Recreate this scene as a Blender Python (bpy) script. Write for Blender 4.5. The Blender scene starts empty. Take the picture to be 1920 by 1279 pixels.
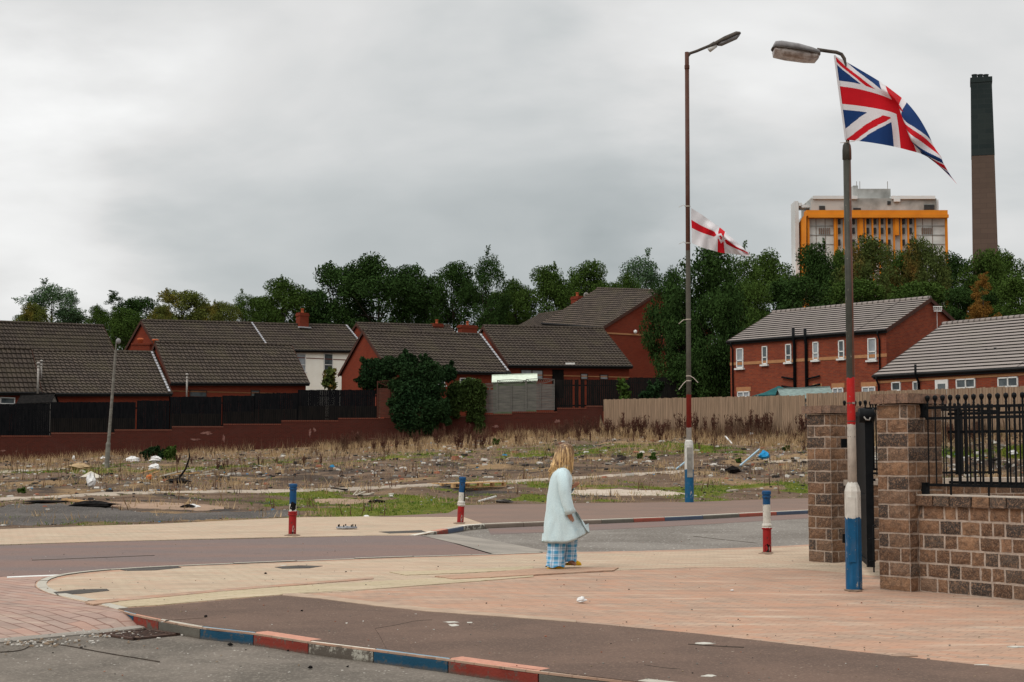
import bpy, math, random
import numpy as np
from mathutils import Vector, Matrix
PI = math.pi
S = bpy.context.scene
COL = S.collection
rnd = random.Random(7)

# ------------------------------------------------------------------ camera
F, CU, CV = 2800.0, 960.0, 639.5          # focal length in photo pixels (1920 wide)
PITCH = math.atan((848 - CV) / F)
CH = 1.5
cp, sp = math.cos(PITCH), math.sin(PITCH)
cd = bpy.data.cameras.new('camera'); cam = bpy.data.objects.new('camera', cd); COL.objects.link(cam)
cd.sensor_width = 36; cd.lens = 36 * F / 1920; cd.clip_start = .1; cd.clip_end = 6000
cam.location = (0, 0, CH); cam.rotation_euler = (PI / 2 + PITCH, 0, 0)
S.camera = cam

def ray(u, v):
    a, b = u - CU, -(v - CV)
    return Vector((a, F * cp - b * sp, F * sp + b * cp))
def P(u, v, Y):
    d = ray(u, v); return Vector((0, 0, CH)) + d * (Y / d.y)
def G(u, v, z=0.0):
    d = ray(u, v); return Vector((0, 0, CH)) + d * ((z - CH) / d.z)
def proj(p):
    x, y, z = p[0], p[1], p[2] - CH
    dd = y * cp + z * sp
    return CU + F * x / dd, CV - F * (-y * sp + z * cp) / dd

# ------------------------------------------------------------------ world, sun, exposure
def dirv(u, v): return ray(u, v).normalized()
W = bpy.data.worlds.new('World'); S.world = W; W.use_nodes = True
nt = W.node_tree; nt.nodes.clear()
def N(t, typ, **kw):
    n = t.nodes.new(typ)
    for k, val in kw.items():
        if k.startswith('i_'):
            key = k[2:]
            key = int(key) if key.isdigit() else key.replace('_', ' ')
            n.inputs[key].default_value = val
        else: setattr(n, k, val)
    return n
def L(t, a, b): t.links.new(a, b)
def MATH(t, op, a, b=None, clamp=False):
    n = t.nodes.new('ShaderNodeMath'); n.operation = op; n.use_clamp = clamp
    for i, x in enumerate((a, b)):
        if x is None: continue
        if hasattr(x, 'is_output'): L(t, x, n.inputs[i])
        else: n.inputs[i].default_value = x
    return n.outputs[0]
def MR(t, x, a, b, c=0, d=1, smooth=False):
    n = t.nodes.new('ShaderNodeMapRange'); n.inputs[1].default_value = a; n.inputs[2].default_value = b
    n.inputs[3].default_value = c; n.inputs[4].default_value = d
    if smooth: n.interpolation_type = 'SMOOTHSTEP'
    L(t, x, n.inputs[0]); return n.outputs[0]
def MIX(t, fac, a, b, mode='MIX'):
    n = t.nodes.new('ShaderNodeMix'); n.data_type = 'RGBA'; n.blend_type = mode
    for idx, x in ((0, fac), (6, a), (7, b)):
        if hasattr(x, 'is_output'): L(t, x, n.inputs[idx])
        elif idx == 0: n.inputs[0].default_value = x
        else: n.inputs[idx].default_value = (*x, 1) if len(x) == 3 else x
    return n.outputs[2]

SUN_EL, SUN_AZ = math.radians(48), math.radians(-130)   # azimuth from +Y, negative = left
sky = N(nt, 'ShaderNodeTexSky', sky_type='NISHITA', sun_disc=False, sun_elevation=SUN_EL, sun_rotation=SUN_AZ)
tc = N(nt, 'ShaderNodeTexCoord')
mp = N(nt, 'ShaderNodeMapping'); mp.inputs['Scale'].default_value = (1.0, 1.0, 2.6); mp.inputs['Rotation'].default_value = (0, .22, 0)
L(nt, tc.outputs['Generated'], mp.inputs[0])
n1 = N(nt, 'ShaderNodeTexNoise', i_Scale=4.2, i_Detail=5.0, i_Roughness=.48, i_Distortion=.35); L(nt, mp.outputs[0], n1.inputs['Vector'])
n2 = N(nt, 'ShaderNodeTexNoise', i_Scale=11.0, i_Detail=6.0, i_Roughness=.5); L(nt, mp.outputs[0], n2.inputs['Vector'])
sep = N(nt, 'ShaderNodeSeparateXYZ'); L(nt, tc.outputs['Generated'], sep.inputs[0])
def blob(u, v, rad, amp):
    d = dirv(u, v)
    vm = N(nt, 'ShaderNodeVectorMath', operation='DISTANCE'); L(nt, wv, vm.inputs[0]); vm.inputs[1].default_value = d
    return MATH(nt, 'MULTIPLY', MR(nt, vm.outputs['Value'], rad, 0, 0, 1, True), amp)
# cloud vector, warped by noise so that the soft masses have ragged outlines
wsub = N(nt, 'ShaderNodeVectorMath', operation='SUBTRACT'); L(nt, n2.outputs['Color'], wsub.inputs[0]); wsub.inputs[1].default_value = (.5, .5, .5)
wsc = N(nt, 'ShaderNodeVectorMath', operation='SCALE'); L(nt, wsub.outputs[0], wsc.inputs[0]); wsc.inputs['Scale'].default_value = .16
wad = N(nt, 'ShaderNodeVectorMath', operation='ADD'); L(nt, tc.outputs['Generated'], wad.inputs[0]); L(nt, wsc.outputs[0], wad.inputs[1])
wv = wad.outputs[0]
lum = MATH(nt, 'ADD', .58, MATH(nt, 'MULTIPLY', MATH(nt, 'SUBTRACT', n1.outputs['Fac'], .5), .58))
lum = MATH(nt, 'ADD', lum, MATH(nt, 'MULTIPLY', MATH(nt, 'SUBTRACT', n2.outputs['Fac'], .5), .10))
lum = MATH(nt, 'ADD', lum, MR(nt, sep.outputs[2], .10, .31, 0, .20, True))
for b in ((-60, 400, .20, .20), (100, 560, .12, .10), (200, 440, .14, .07), (-60, 250, .16, .12), (60, 40, .14, -.06), (560, 120, .16, .05), (850, 330, .22, -.08), (450, 400, .16, .03),
          (1080, 430, .20, -.08), (1130, 300, .12, -.03), (1500, 20, .2, .07), (1850, 320, .14, .08), (620, 300, .14, -.03), (330, 545, .1, -.03)):
    lum = MATH(nt, 'ADD', lum, blob(*b))
lum = MATH(nt, 'ADD', lum, MR(nt, sep.outputs[2], .33, 1.0, 0, 1.1))
tint = MIX(nt, MR(nt, lum, .36, .78), (.90, 1.0, 1.02), (1.0, 1.0, .99))
cl = N(nt, 'ShaderNodeVectorMath', operation='SCALE'); L(nt, tint, cl.inputs[0]); L(nt, lum, cl.inputs['Scale'])
skm = N(nt, 'ShaderNodeVectorMath', operation='SCALE'); L(nt, sky.outputs[0], skm.inputs[0]); skm.inputs['Scale'].default_value = .06
skc = MIX(nt, .93, skm.outputs[0], cl.outputs[0])
bg = N(nt, 'ShaderNodeBackground'); L(nt, skc, bg.inputs[0]); bg.inputs[1].default_value = 1.0
wo = N(nt, 'ShaderNodeOutputWorld'); L(nt, bg.outputs[0], wo.inputs[0])

sd = bpy.data.lights.new('sun', 'SUN'); sd.energy = 1.4; sd.angle = math.radians(30); sd.color = (1, .96, .9)
so = bpy.data.objects.new('sun', sd); COL.objects.link(so)
sdir = Vector((math.sin(SUN_AZ) * math.cos(SUN_EL), math.cos(SUN_AZ) * math.cos(SUN_EL), math.sin(SUN_EL)))
so.rotation_euler = sdir.to_track_quat('Z', 'Y').to_euler(); so.location = (0, 0, 60)
S.view_settings.view_transform = 'Standard'; S.view_settings.look = 'None'
S.view_settings.exposure = 0.0; S.view_settings.gamma = 1.0; S.view_settings.use_curve_mapping = False
S.cycles.max_bounces = 5; S.cycles.transparent_max_bounces = 6

# ------------------------------------------------------------------ mesh builder and object helpers
class MB:
    def __init__(s): s.v = []; s.f = []; s.m = []; s.uv = []; s.smooth = False
    def face(s, pts, mi=0, uv=None):
        b = len(s.v); s.v.extend([tuple(p) for p in pts]); s.f.append(tuple(range(b, b + len(pts)))); s.m.append(mi)
        if uv is None:
            p0 = Vector(pts[0]); e = (Vector(pts[1]) - p0)
            n = e.cross(Vector(pts[2]) - p0)
            if n.length < 1e-12: uv = [(0, 0)] * len(pts)
            elif abs(n.normalized().z) > .98: uv = [(p[0], p[1]) for p in pts]
            else:
                n.normalize(); h = Vector((n.y, -n.x, 0)).normalized(); w = n.cross(h)
                if w.z < 0: w = -w
                uv = [(Vector(p).dot(h), Vector(p).dot(w)) for p in pts]
        s.uv.extend(uv)
        return s
    def box(s, c, size, rz=0, mi=0, ax=None, taper=1.0):
        """c = centre; ax = optional 3x3 axes (columns); taper scales the top"""
        hx, hy, hz = size[0] / 2, size[1] / 2, size[2] / 2
        R = ax if ax is not None else Matrix.Rotation(rz, 3, 'Z')
        c = Vector(c)
        q = {}
        for i in (-1, 1):
            for j in (-1, 1):
                for k in (-1, 1):
                    t = taper if k > 0 else 1
                    q[i, j, k] = c + R @ Vector((i * hx * t, j * hy * t, k * hz))
        for fs in (((-1,-1,-1),(1,-1,-1),(1,-1,1),(-1,-1,1)), ((1,1,-1),(-1,1,-1),(-1,1,1),(1,1,1)),
                   ((1,-1,-1),(1,1,-1),(1,1,1),(1,-1,1)), ((-1,1,-1),(-1,-1,-1),(-1,-1,1),(-1,1,1)),
                   ((-1,-1,1),(1,-1,1),(1,1,1),(-1,1,1)), ((-1,1,-1),(1,1,-1),(1,-1,-1),(-1,-1,-1))):
            s.face([q[k] for k in fs], mi)
        return s
    def beam(s, a, b, w, h, mi=0):
        a, b = Vector(a), Vector(b); x = (b - a); ln = x.length; x.normalize()
        up = Vector((0, 0, 1)) if abs(x.z) < .95 else Vector((0, 1, 0))
        y = up.cross(x).normalized(); z = x.cross(y)
        return s.box((a + b) / 2, (ln, w, h), ax=Matrix((x, y, z)).transposed(), mi=mi)
    def tube(s, pts, rad, n=10, mi=0, cap=True, flat=1.0):
        pts = [Vector(p) for p in pts]
        if not hasattr(rad, '__len__'): rad = [rad] * len(pts)
        base = len(s.v); prev = None; al = 0
        for i, p in enumerate(pts):
            t = (pts[min(i + 1, len(pts) - 1)] - pts[max(i - 1, 0)]).normalized()
            if prev is None:
                ref = Vector((0, 1, 0)) if abs(t.y) < .9 else Vector((1, 0, 0))
            else: ref = prev
            x = (ref - t * ref.dot(t)).normalized(); prev = x; y = t.cross(x)
            for k in range(n):
                a = 2 * PI * k / n
                s.v.append(tuple(p + x * (math.cos(a) * rad[i]) + y * (math.sin(a) * rad[i] * flat)))
        for i in range(len(pts) - 1):
            l0 = (pts[i] - pts[0]).length; l1 = (pts[i + 1] - pts[0]).length
            for k in range(n):
                k2 = (k + 1) % n
                s.f.append((base + i * n + k, base + i * n + k2, base + (i + 1) * n + k2, base + (i + 1) * n + k)); s.m.append(mi)
                s.uv.extend([(k / n, l0), ((k + 1) / n, l0), ((k + 1) / n, l1), (k / n, l1)])
        if cap:
            s.f.append(tuple(base + k for k in reversed(range(n)))); s.m.append(mi); s.uv.extend([(0, 0)] * n)
            o = base + (len(pts) - 1) * n
            s.f.append(tuple(o + k for k in range(n))); s.m.append(mi); s.uv.extend([(0, 0)] * n)
        return s
    def lathe(s, prof, c=(0, 0, 0), n=20, mi=0):
        """prof = [(r, z)]"""
        return s.tube([(c[0], c[1], c[2] + z) for r, z in prof], [r for r, z in prof], n, mi)
    def loft(s, rings, mi=0, cap=True, closed=True):
        base = len(s.v); n = len(rings[0])
        for r in rings: s.v.extend([tuple(p) for p in r])
        for i in range(len(rings) - 1):
            for k in range(n if closed else n - 1):
                k2 = (k + 1) % n
                s.f.append((base + i * n + k, base + i * n + k2, base + (i + 1) * n + k2, base + (i + 1) * n + k)); s.m.append(mi)
                s.uv.extend([(k / n, i / 10), ((k + 1) / n, i / 10), ((k + 1) / n, (i + 1) / 10), (k / n, (i + 1) / 10)])
        if cap and closed:
            s.f.append(tuple(base + k for k in reversed(range(n)))); s.m.append(mi); s.uv.extend([(0, 0)] * n)
            o = base + (len(rings) - 1) * n
            s.f.append(tuple(o + k for k in range(n))); s.m.append(mi); s.uv.extend([(0, 0)] * n)
        return s
    def ell(s, c, r, n=14, m=9, mi=0):
        rings = []
        for i in range(m):
            th = PI * (i + .02 * (i == 0) - .02 * (i == m - 1)) / (m - 1)
            rings.append([(c[0] + r[0] * math.sin(th) * math.cos(2 * PI * k / n), c[1] + r[1] * math.sin(th) * math.sin(2 * PI * k / n),
                           c[2] - r[2] * math.cos(th)) for k in range(n)])
        return s.loft(rings, mi)
    def build(s, name, mats, parent=None, off=None, smooth=False):
        me = bpy.data.meshes.new(name)
        v = s.v
        if off is not None: v = [(p[0] - off[0], p[1] - off[1], p[2] - off[2]) for p in v]
        me.from_pydata(v, [], s.f)
        if not isinstance(mats, (list, tuple)): mats = [mats]
        for m in mats: me.materials.append(m)
        me.polygons.foreach_set('material_index', s.m)
        ul = me.uv_layers.new(name='UVMap'); ul.data.foreach_set('uv', np.array(s.uv, dtype=np.float32).ravel())
        if smooth: me.polygons.foreach_set('use_smooth', [True] * len(s.f))
        me.update()
        o = bpy.data.objects.new(name, me); COL.objects.link(o)
        if parent is not None: o.parent = parent
        return o
def tag(o, label=None, cat=None, group=None, kind=None):
    if label: o['label'] = label
    if cat: o['category'] = cat
    if group: o['group'] = group
    if kind: o['kind'] = kind
    return o
def thing(name, label, cat, loc=(0, 0, 0), rz=0, group=None):
    o = bpy.data.objects.new(name, None); COL.objects.link(o); o.empty_display_size = .2
    o.location = loc; o.rotation_euler = (0, 0, rz); return tag(o, label, cat, group)
def dup(root, loc, rz=0, sc=None, label=None, group=None):
    c = root.copy(); COL.objects.link(c); c.location = loc; c.rotation_euler = (0, 0, rz)
    if sc is not None: c.scale = sc if hasattr(sc, '__len__') else (sc, sc, sc)
    if label: c['label'] = label
    if group: c['group'] = group
    for ch in list(root.children):
        d = ch.copy(); COL.objects.link(d); d.parent = c
        for g in list(ch.children):
            e = g.copy(); COL.objects.link(e); e.parent = d
    return c

# ------------------------------------------------------------------ materials
def base_mat(name, rough=.85, spec=.3):
    m = bpy.data.materials.new(name); m.use_nodes = True
    t = m.node_tree; b = t.nodes['Principled BSDF']; b.inputs['Roughness'].default_value = rough
    b.inputs['Specular IOR Level'].default_value = spec
    return m, t, b
def coords(t, mode='Object', scale=(1, 1, 1), rot=(0, 0, 0)):
    c = N(t, 'ShaderNodeTexCoord'); mp = N(t, 'ShaderNodeMapping'); mp.inputs['Scale'].default_value = scale; mp.inputs['Rotation'].default_value = rot
    L(t, c.outputs[mode], mp.inputs[0]); return mp.outputs[0]
def noise(t, vec, scale, detail=3, rough=.55, dist=0):
    n = N(t, 'ShaderNodeTexNoise', i_Scale=scale, i_Detail=float(detail), i_Roughness=rough, i_Distortion=dist); L(t, vec, n.inputs['Vector']); return n.outputs['Fac']
def bump(t, b, h, strength=.3, dist=.02, prev=None):
    n = N(t, 'ShaderNodeBump', i_Strength=strength, i_Distance=dist); L(t, h, n.inputs['Height'])
    if prev is not None: L(t, prev, n.inputs['Normal'])
    L(t, n.outputs[0], b.inputs['Normal']); return n.outputs[0]
def simple(name, c1, c2=None, scale=6, rough=.8, lo=.35, hi=.65, bmp=0, bscale=None, spec=.07, metal=0, coord='Object', cs=(1, 1, 1), detail=4):
    m, t, b = base_mat(name, rough, spec); b.inputs['Metallic'].default_value = metal
    v = coords(t, coord, cs)
    c2 = c2 or tuple(x * .8 for x in c1)
    f = noise(t, v, scale, detail)
    L(t, MIX(t, MR(t, f, lo, hi), c1, c2), b.inputs['Base Color'])
    if bmp: bump(t, b, noise(t, v, bscale or scale * 4, 3), bmp)
    return m
def ground_mat(name, c1, c2, c3, big=.7, fine=60, fleck=None, fleckth=.66, bstr=.35, streak=(1, 1, 1), rot=0):
    """blotchy ground: large patches c1/c2, fine grain c3, optional pale flecks"""
    m, t, b = base_mat(name, 1.0, .04)
    v = coords(t, 'Object', streak, (0, 0, rot))
    v2 = coords(t, 'Object')
    c = MIX(t, MR(t, noise(t, v, big, 5, .6, .3), .36, .64, 0, 1, True), c1, c2)
    g = noise(t, v2, fine, 3, .6)
    c = MIX(t, MR(t, g, .52, .72, 0, .75), c, c3)
    m2 = noise(t, v2, big * 6, 4, .6)
    c = MIX(t, MR(t, m2, .55, .75, 0, .3), c, tuple(x * .62 for x in c1))
    if fleck:
        vo = N(t, 'ShaderNodeTexVoronoi', i_Scale=fine * .35); L(t, v2, vo.inputs['Vector'])
        c = MIX(t, MATH(t, 'MULTIPLY', MR(t, vo.outputs['Distance'], .16, .08), MR(t, noise(t, v2, 2.2, 2), fleckth - .12, fleckth)), c, fleck)
    L(t, c, b.inputs['Base Color'])
    bump(t, b, g, bstr, .01)
    return m
def brick_mat(name, c1, c2, mortar, w=.225, h=.075, ms=.010, rough=.9, big=(.6, .3), jit=.5, rot=0, coord='UV', bstr=.3, dark=None, off=.5):
    m, t, b = base_mat(name, rough, .04)
    v = coords(t, coord, (1, 1, 1), (0, 0, rot))
    br = N(t, 'ShaderNodeTexBrick', offset=off, squash=1.0)
    br.inputs['Scale'].default_value = 1.0; br.inputs['Brick Width'].default_value = w; br.inputs['Row Height'].default_value = h
    br.inputs['Mortar Size'].default_value = ms; br.inputs['Mortar Smooth'].default_value = .1; br.inputs['Bias'].default_value = 0.0
    br.inputs['Color1'].default_value = (*c1, 1); br.inputs['Color2'].default_value = (*c2, 1); br.inputs['Mortar'].default_value = (*mortar, 1)
    L(t, v, br.inputs['Vector'])
    f = noise(t, v, big[0], 4, .6)
    dk = dark or tuple(x * .55 for x in c1)
    c = MIX(t, MR(t, f, .5, .75, 0, big[1]), br.outputs['Color'], dk)
    c = MIX(t, MR(t, noise(t, v, 25, 2), .4, .7, 0, .22), c, tuple(x * .6 for x in c1))
    L(t, c, b.inputs['Base Color'])
    inv = MATH(t, 'SUBTRACT', 1, br.outputs['Fac'])
    bump(t, b, inv, bstr, .008)
    return m
def bands_mat(name, stops, patch=None, pz=(0, 0), wob=.03, rough=.5, chips=(.08, .07, .06), chipth=.68, rust=None):
    """paint bands by height (object z); stops=[(z, colour)] from the bottom up"""
    m, t, b = base_mat(name, rough, .18)
    c = N(t, 'ShaderNodeTexCoord'); sp_ = N(t, 'ShaderNodeSeparateXYZ'); L(t, c.outputs['Object'], sp_.inputs[0])
    nz = noise(t, c.outputs['Object'], 22, 3)
    z = MATH(t, 'ADD', sp_.outputs[2], MATH(t, 'MULTIPLY', MATH(t, 'SUBTRACT', nz, .5), wob * 2))
    col = None
    for zz, cc in stops:
        var = MIX(t, MR(t, noise(t, c.outputs['Object'], 9, 4), .35, .7), cc, tuple(x * .75 for x in cc))
        col = var if col is None else MIX(t, MATH(t, 'GREATER_THAN', z, zz), col, var)
    if rust:
        vv = coords(t, 'Object', (30, 30, .8))
        sn_ = N(t, 'ShaderNodeSeparateXYZ'); L(t, c.outputs['Normal'], sn_.inputs[0]); col = MIX(t, MATH(t, 'MULTIPLY', MR(t, MATH(t, 'ADD', sn_.outputs[0], MATH(t, 'MULTIPLY', MATH(t, 'SUBTRACT', noise(t, vv, 1.0, 4), .5), 1.6)), .25, .55), MATH(t, 'GREATER_THAN', z, rust[0])), col, rust[1])
    ch = noise(t, coords(t, 'Object', (1, 1, .5)), 38, 4, .65)
    col = MIX(t, MR(t, ch, chipth, chipth + .03), col, chips); col = MIX(t, MATH(t, 'MULTIPLY', MR(t, noise(t, coords(t, 'Object', (1, 1, .35)), 9, 5, .7), .60, .63), MR(t, sp_.outputs[2], .62, .30)), col, (.34, .31, .27)); col = MIX(t, MR(t, noise(t, coords(t, 'Object', (1, 1, .3)), 14, 5, .7), .50, .75, 0, .25), col, (.13, .11, .085))
    L(t, col, b.inputs['Base Color'])
    bump(t, b, ch, .15, .004)
    return m

M = {}
M['road'] = ground_mat('asphalt_dark', (.165, .142, .12), (.105, .092, .078), (.27, .24, .20), big=.9, fine=45, fleck=(.5, .47, .42), fleckth=.6)
M['side_road'] = ground_mat('asphalt_grey', (.135, .120, .105), (.19, .172, .152), (.36, .33, .29), big=.45, fine=20, fleck=(.55, .54, .5), fleckth=.5)
M['red_road'] = ground_mat('asphalt_red', (.18, .125, .108), (.15, .122, .115), (.30, .20, .16), big=.5, fine=60, streak=(.35, 1.4, 1), rot=-.45)
M['brown_path'] = ground_mat('asphalt_brown', (.138, .094, .074), (.105, .074, .060), (.21, .145, .11), big=.8, fine=50, fleck=(.35, .3, .24), fleckth=.66, bstr=.25)
M['far_path'] = ground_mat('asphalt_far', (.19, .13, .105), (.165, .12, .10), (.27, .20, .16), big=.5, fine=50)
M['strip'] = ground_mat('concrete_strip', (.28, .25, .215), (.21, .19, .165), (.36, .33, .29), big=1.2, fine=60)
M['kerb_plain'] = simple('kerb_concrete', (.30, .28, .24), (.12, .11, .09), 5, .9, .4, .65, .3, 60)
M['tar'] = ground_mat('tar_patch', (.06, .055, .05), (.085, .078, .07), (.14, .13, .12), big=2, fine=50)
M['iron'] = simple('cast_iron', (.05, .045, .04), (.10, .08, .065), 20, .6, bmp=.3)

def pavers(name, c1, c2, c3, mortar, w=.2, h=.1, rot=0, patch=.5, ms=.006):
    m, t, b = base_mat(name, 1.0, .06)
    v = coords(t, 'Object', (1, 1, 1), (0, 0, rot))
    outs = []
    br = N(t, 'ShaderNodeTexBrick', offset=.5)
    br.inputs['Scale'].default_value = 1.0; br.inputs['Brick Width'].default_value = w; br.inputs['Row Height'].default_value = h
    br.inputs['Mortar Size'].default_value = ms; br.inputs['Mortar Smooth'].default_value = .2; br.inputs['Bias'].default_value = 0
    br.inputs['Color1'].default_value = (*c1, 1); br.inputs['Color2'].default_value = (*c2, 1); br.inputs['Mortar'].default_value = (*mortar, 1)
    L(t, v, br.inputs['Vector'])
    # per-brick tone from a cell-sized white noise
    sn = N(t, 'ShaderNodeVectorMath', operation='SNAP'); L(t, v, sn.inputs[0]); sn.inputs[1].default_value = (w * 1.0, h, 1)
    wn = N(t, 'ShaderNodeTexWhiteNoise', noise_dimensions='3D'); L(t, sn.outputs[0], wn.inputs['Vector'])
    c = MIX(t, MR(t, wn.outputs['Value'], .45, 1, 0, .75), br.outputs['Color'], c3); c = MIX(t, MR(t, wn.outputs['Value'], .25, 0, 0, .4), c, tuple(x * .66 for x in c2))
    big = noise(t, coords(t, 'Object', (.35, 1.3, 1), (0, 0, .25)), 1.1, 5, .6, .5)
    c = MIX(t, MR(t, big, .42, .66, 0, patch), c, c3); c = MIX(t, MR(t, noise(t, coords(t, 'Object', (.5, 2.2, 1), (0, 0, .1)), 1.6, 5, .65, .3), .50, .68, 0, .55), c, tuple(x * .70 for x in c2)); c = MIX(t, MR(t, noise(t, coords(t, 'Object', (.4, 1.8, 1), (0, 0, -.15)), 1.9, 5, .65, .3), .54, .70, 0, .45), c, (.55, .46, .36))
    c = MIX(t, MR(t, noise(t, coords(t, 'Object'), .8, 6, .62), .52, .74, 0, .42), c, tuple(x * .62 for x in c2))
    c = MIX(t, MR(t, noise(t, coords(t, 'Object'), 90, 2), .5, .8, 0, .3), c, tuple(x * .55 for x in c1))
    L(t, c, b.inputs['Base Color'])
    bump(t, b, MATH(t, 'SUBTRACT', 1, br.outputs['Fac']), .25, .005)
    return m
M['pav_pink'] = pavers('block_paving_pink', (.40, .280, .205), (.34, .245, .185), (.40, .225, .150), (.19, .14, .105), rot=.62, patch=.6, ms=.006)
M['pav_buff'] = pavers('block_paving_buff', (.45, .365, .265), (.40, .325, .24), (.41, .285, .205), (.23, .175, .125), rot=.45, patch=.6, ms=.006)
M['pav_yellow'] = pavers('tactile_yellow', (.46, .385, .265), (.43, .355, .245), (.42, .33, .23), (.30, .25, .15), w=.4, h=.07, rot=-.95, patch=.2, ms=.012)
M['pav_red'] = pavers('tactile_red', (.43, .29, .20), (.41, .27, .19), (.38, .23, .16), (.28, .18, .13), w=.4, h=.07, rot=-.95, patch=.2, ms=.012)
M['ramp'] = pavers('ramp_blocks', (.34, .24, .20), (.30, .225, .19), (.36, .22, .17), (.15, .085, .065), w=.42, h=.14, rot=PI / 4, patch=.3, ms=.011)

M['brick_red'] = brick_mat('brick_red', (.205, .036, .018), (.155, .029, .017), (.13, .05, .032), big=(.5, .6))
M['brick_orange'] = brick_mat('brick_orange', (.27, .054, .024), (.17, .036, .021), (.16, .08, .055), big=(1.5, .6), dark=(.12, .03, .022))
M['brick_wall'] = brick_mat('brick_wall_old', (.075, .018, .013), (.055, .016, .012), (.065, .03, .022), big=(.9, .75), dark=(.07, .028, .022))
M['stringcourse'] = simple('buff_brick', (.40, .20, .09), (.34, .16, .08), 8)
M['tile'] = None
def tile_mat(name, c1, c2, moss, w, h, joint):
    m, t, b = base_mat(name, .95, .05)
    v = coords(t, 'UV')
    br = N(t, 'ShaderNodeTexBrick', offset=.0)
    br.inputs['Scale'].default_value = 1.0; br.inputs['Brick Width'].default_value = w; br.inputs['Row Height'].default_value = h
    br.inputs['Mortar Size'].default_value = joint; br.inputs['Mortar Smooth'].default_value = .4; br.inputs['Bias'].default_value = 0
    br.inputs['Color1'].default_value = (*c1, 1); br.inputs['Color2'].default_value = (*c2, 1); br.inputs['Mortar'].default_value = (*(x * .33 for x in c1), 1)  # joint lines darkened to paint in the shade under each tile lap
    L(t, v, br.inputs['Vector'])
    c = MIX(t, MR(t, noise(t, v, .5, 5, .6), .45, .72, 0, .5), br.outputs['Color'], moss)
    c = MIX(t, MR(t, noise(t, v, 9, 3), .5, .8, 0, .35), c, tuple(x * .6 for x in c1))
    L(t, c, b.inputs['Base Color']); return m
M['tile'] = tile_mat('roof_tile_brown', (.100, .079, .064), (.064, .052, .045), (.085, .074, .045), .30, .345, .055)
M['tile_under'] = simple('tile_edge', (.012, .011, .010), (.008, .008, .008), 8)  # near-black risers: shade below the tile courses put into the colour
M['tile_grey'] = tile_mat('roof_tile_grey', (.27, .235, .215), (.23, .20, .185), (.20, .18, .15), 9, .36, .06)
M['gutter'] = simple('black_gutter', (.008, .008, .008), (.014, .013, .013), 8, .6, spec=.15)
M['barge'] = simple('brown_bargeboard', (.075, .035, .025), (.05, .025, .02), 6, .7)
M['lead'] = simple('lead_flashing', (.44, .44, .45), (.26, .26, .28), 14, .5)
M['upvc'] = simple('white_frame', (.70, .69, .66), (.6, .59, .56), 5, .4)
M['glass'] = simple('window_glass', (.035, .045, .05), (.10, .115, .12), 1.6, .08, spec=.6)
M['curtain'] = simple('curtained_pane', (.32, .34, .36), (.22, .24, .25), 2.5, .25, spec=.5)
M['render_white'] = simple('cream_render', (.92, .89, .79), (.86, .82, .71), 1.2, .9)
M['pot'] = simple('terracotta', (.42, .11, .045), (.32, .08, .035), 12, .8)
M['steel'] = simple('galvanised_flue', (.35, .33, .30), (.22, .2, .18), 10, .5, metal=.3)
M['wood_black'] = simple('black_stained_wood', (.0035, .004, .005), (.008, .008, .009), 1.5, 1, coord='Object', cs=(6, 6, 1), spec=.04)
M['wood_black2'] = simple('dark_board', (.007, .007, .007), (.014, .012, .011), 1.5, 1, coord='Object', cs=(8, 8, 1), spec=.04)
M['wood_tan'] = simple('tan_fence_boards', (.31, .215, .145), (.20, .14, .095), 1.3, .9, .38, .62, coord='Object', cs=(9, 9, .5))
M['wood_grey'] = simple('grey_weathered_wood', (.15, .14, .125), (.09, .085, .08), 1.3, .9, coord='Object', cs=(1, 1, 12))
M['wood_pallet'] = simple('pallet_wood', (.52, .33, .16), (.38, .22, .10), 6, .85)
M['char'] = simple('burnt_timber', (.006, .006, .006), (.018, .016, .015), 8, 1, spec=.05)
M['black_paint'] = simple('black_metal_paint', (.003, .004, .005), (.006, .007, .008), 8, .6, spec=.10)
M['bark'] = simple('bark', (.05, .038, .028), (.03, .024, .018), 8, .95)
M['green_felt'] = simple('green_felt', (.02, .10, .10), (.015, .07, .075), 3)
M['roof_felt'] = simple('shed_felt', (.20, .26, .24), (.14, .18, .17), 5)
M['shed_roof'] = simple('pale_green_sheet', (.60, .66, .55), (.5, .56, .46), 4)
M['shed_side'] = simple('shed_side_green', (.12, .15, .09), (.09, .11, .07), 4)

# stone block colour per block (colour attribute)
def stone_mat():
    m, t, b = base_mat('split_stone_block', .95, .06)
    at = N(t, 'ShaderNodeAttribute', attribute_name='tone')
    v = coords(t, 'Object')
    c = MIX(t, MR(t, noise(t, v, 14, 4, .65), .4, .65, 0, .65), at.outputs['Color'], (.045, .036, .032)); c = MIX(t, MR(t, noise(t, v, 30, 4, .7), .52, .68, 0, .7), c, (.33, .20, .125))
    c = MIX(t, MR(t, noise(t, v, 70, 4, .7), .50, .68, 0, .7), c, (.36, .21, .13))
    c = MIX(t, MR(t, noise(t, v, 110, 2, .7), .55, .75, 0, .5), c, (.03, .024, .022))
    L(t, c, b.inputs['Base Color']); 
    bump(t, b, noise(t, v, 24, 5, .7), .8, .03); return m
M['stone'] = stone_mat()
M['mortar'] = simple('mortar', (.42, .335, .27), (.30, .235, .19), 18, .95, bmp=.4)
M['cap_light'] = simple('coping_top', (.46, .40, .33), (.36, .3, .25), 10, .9, bmp=.3)

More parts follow.
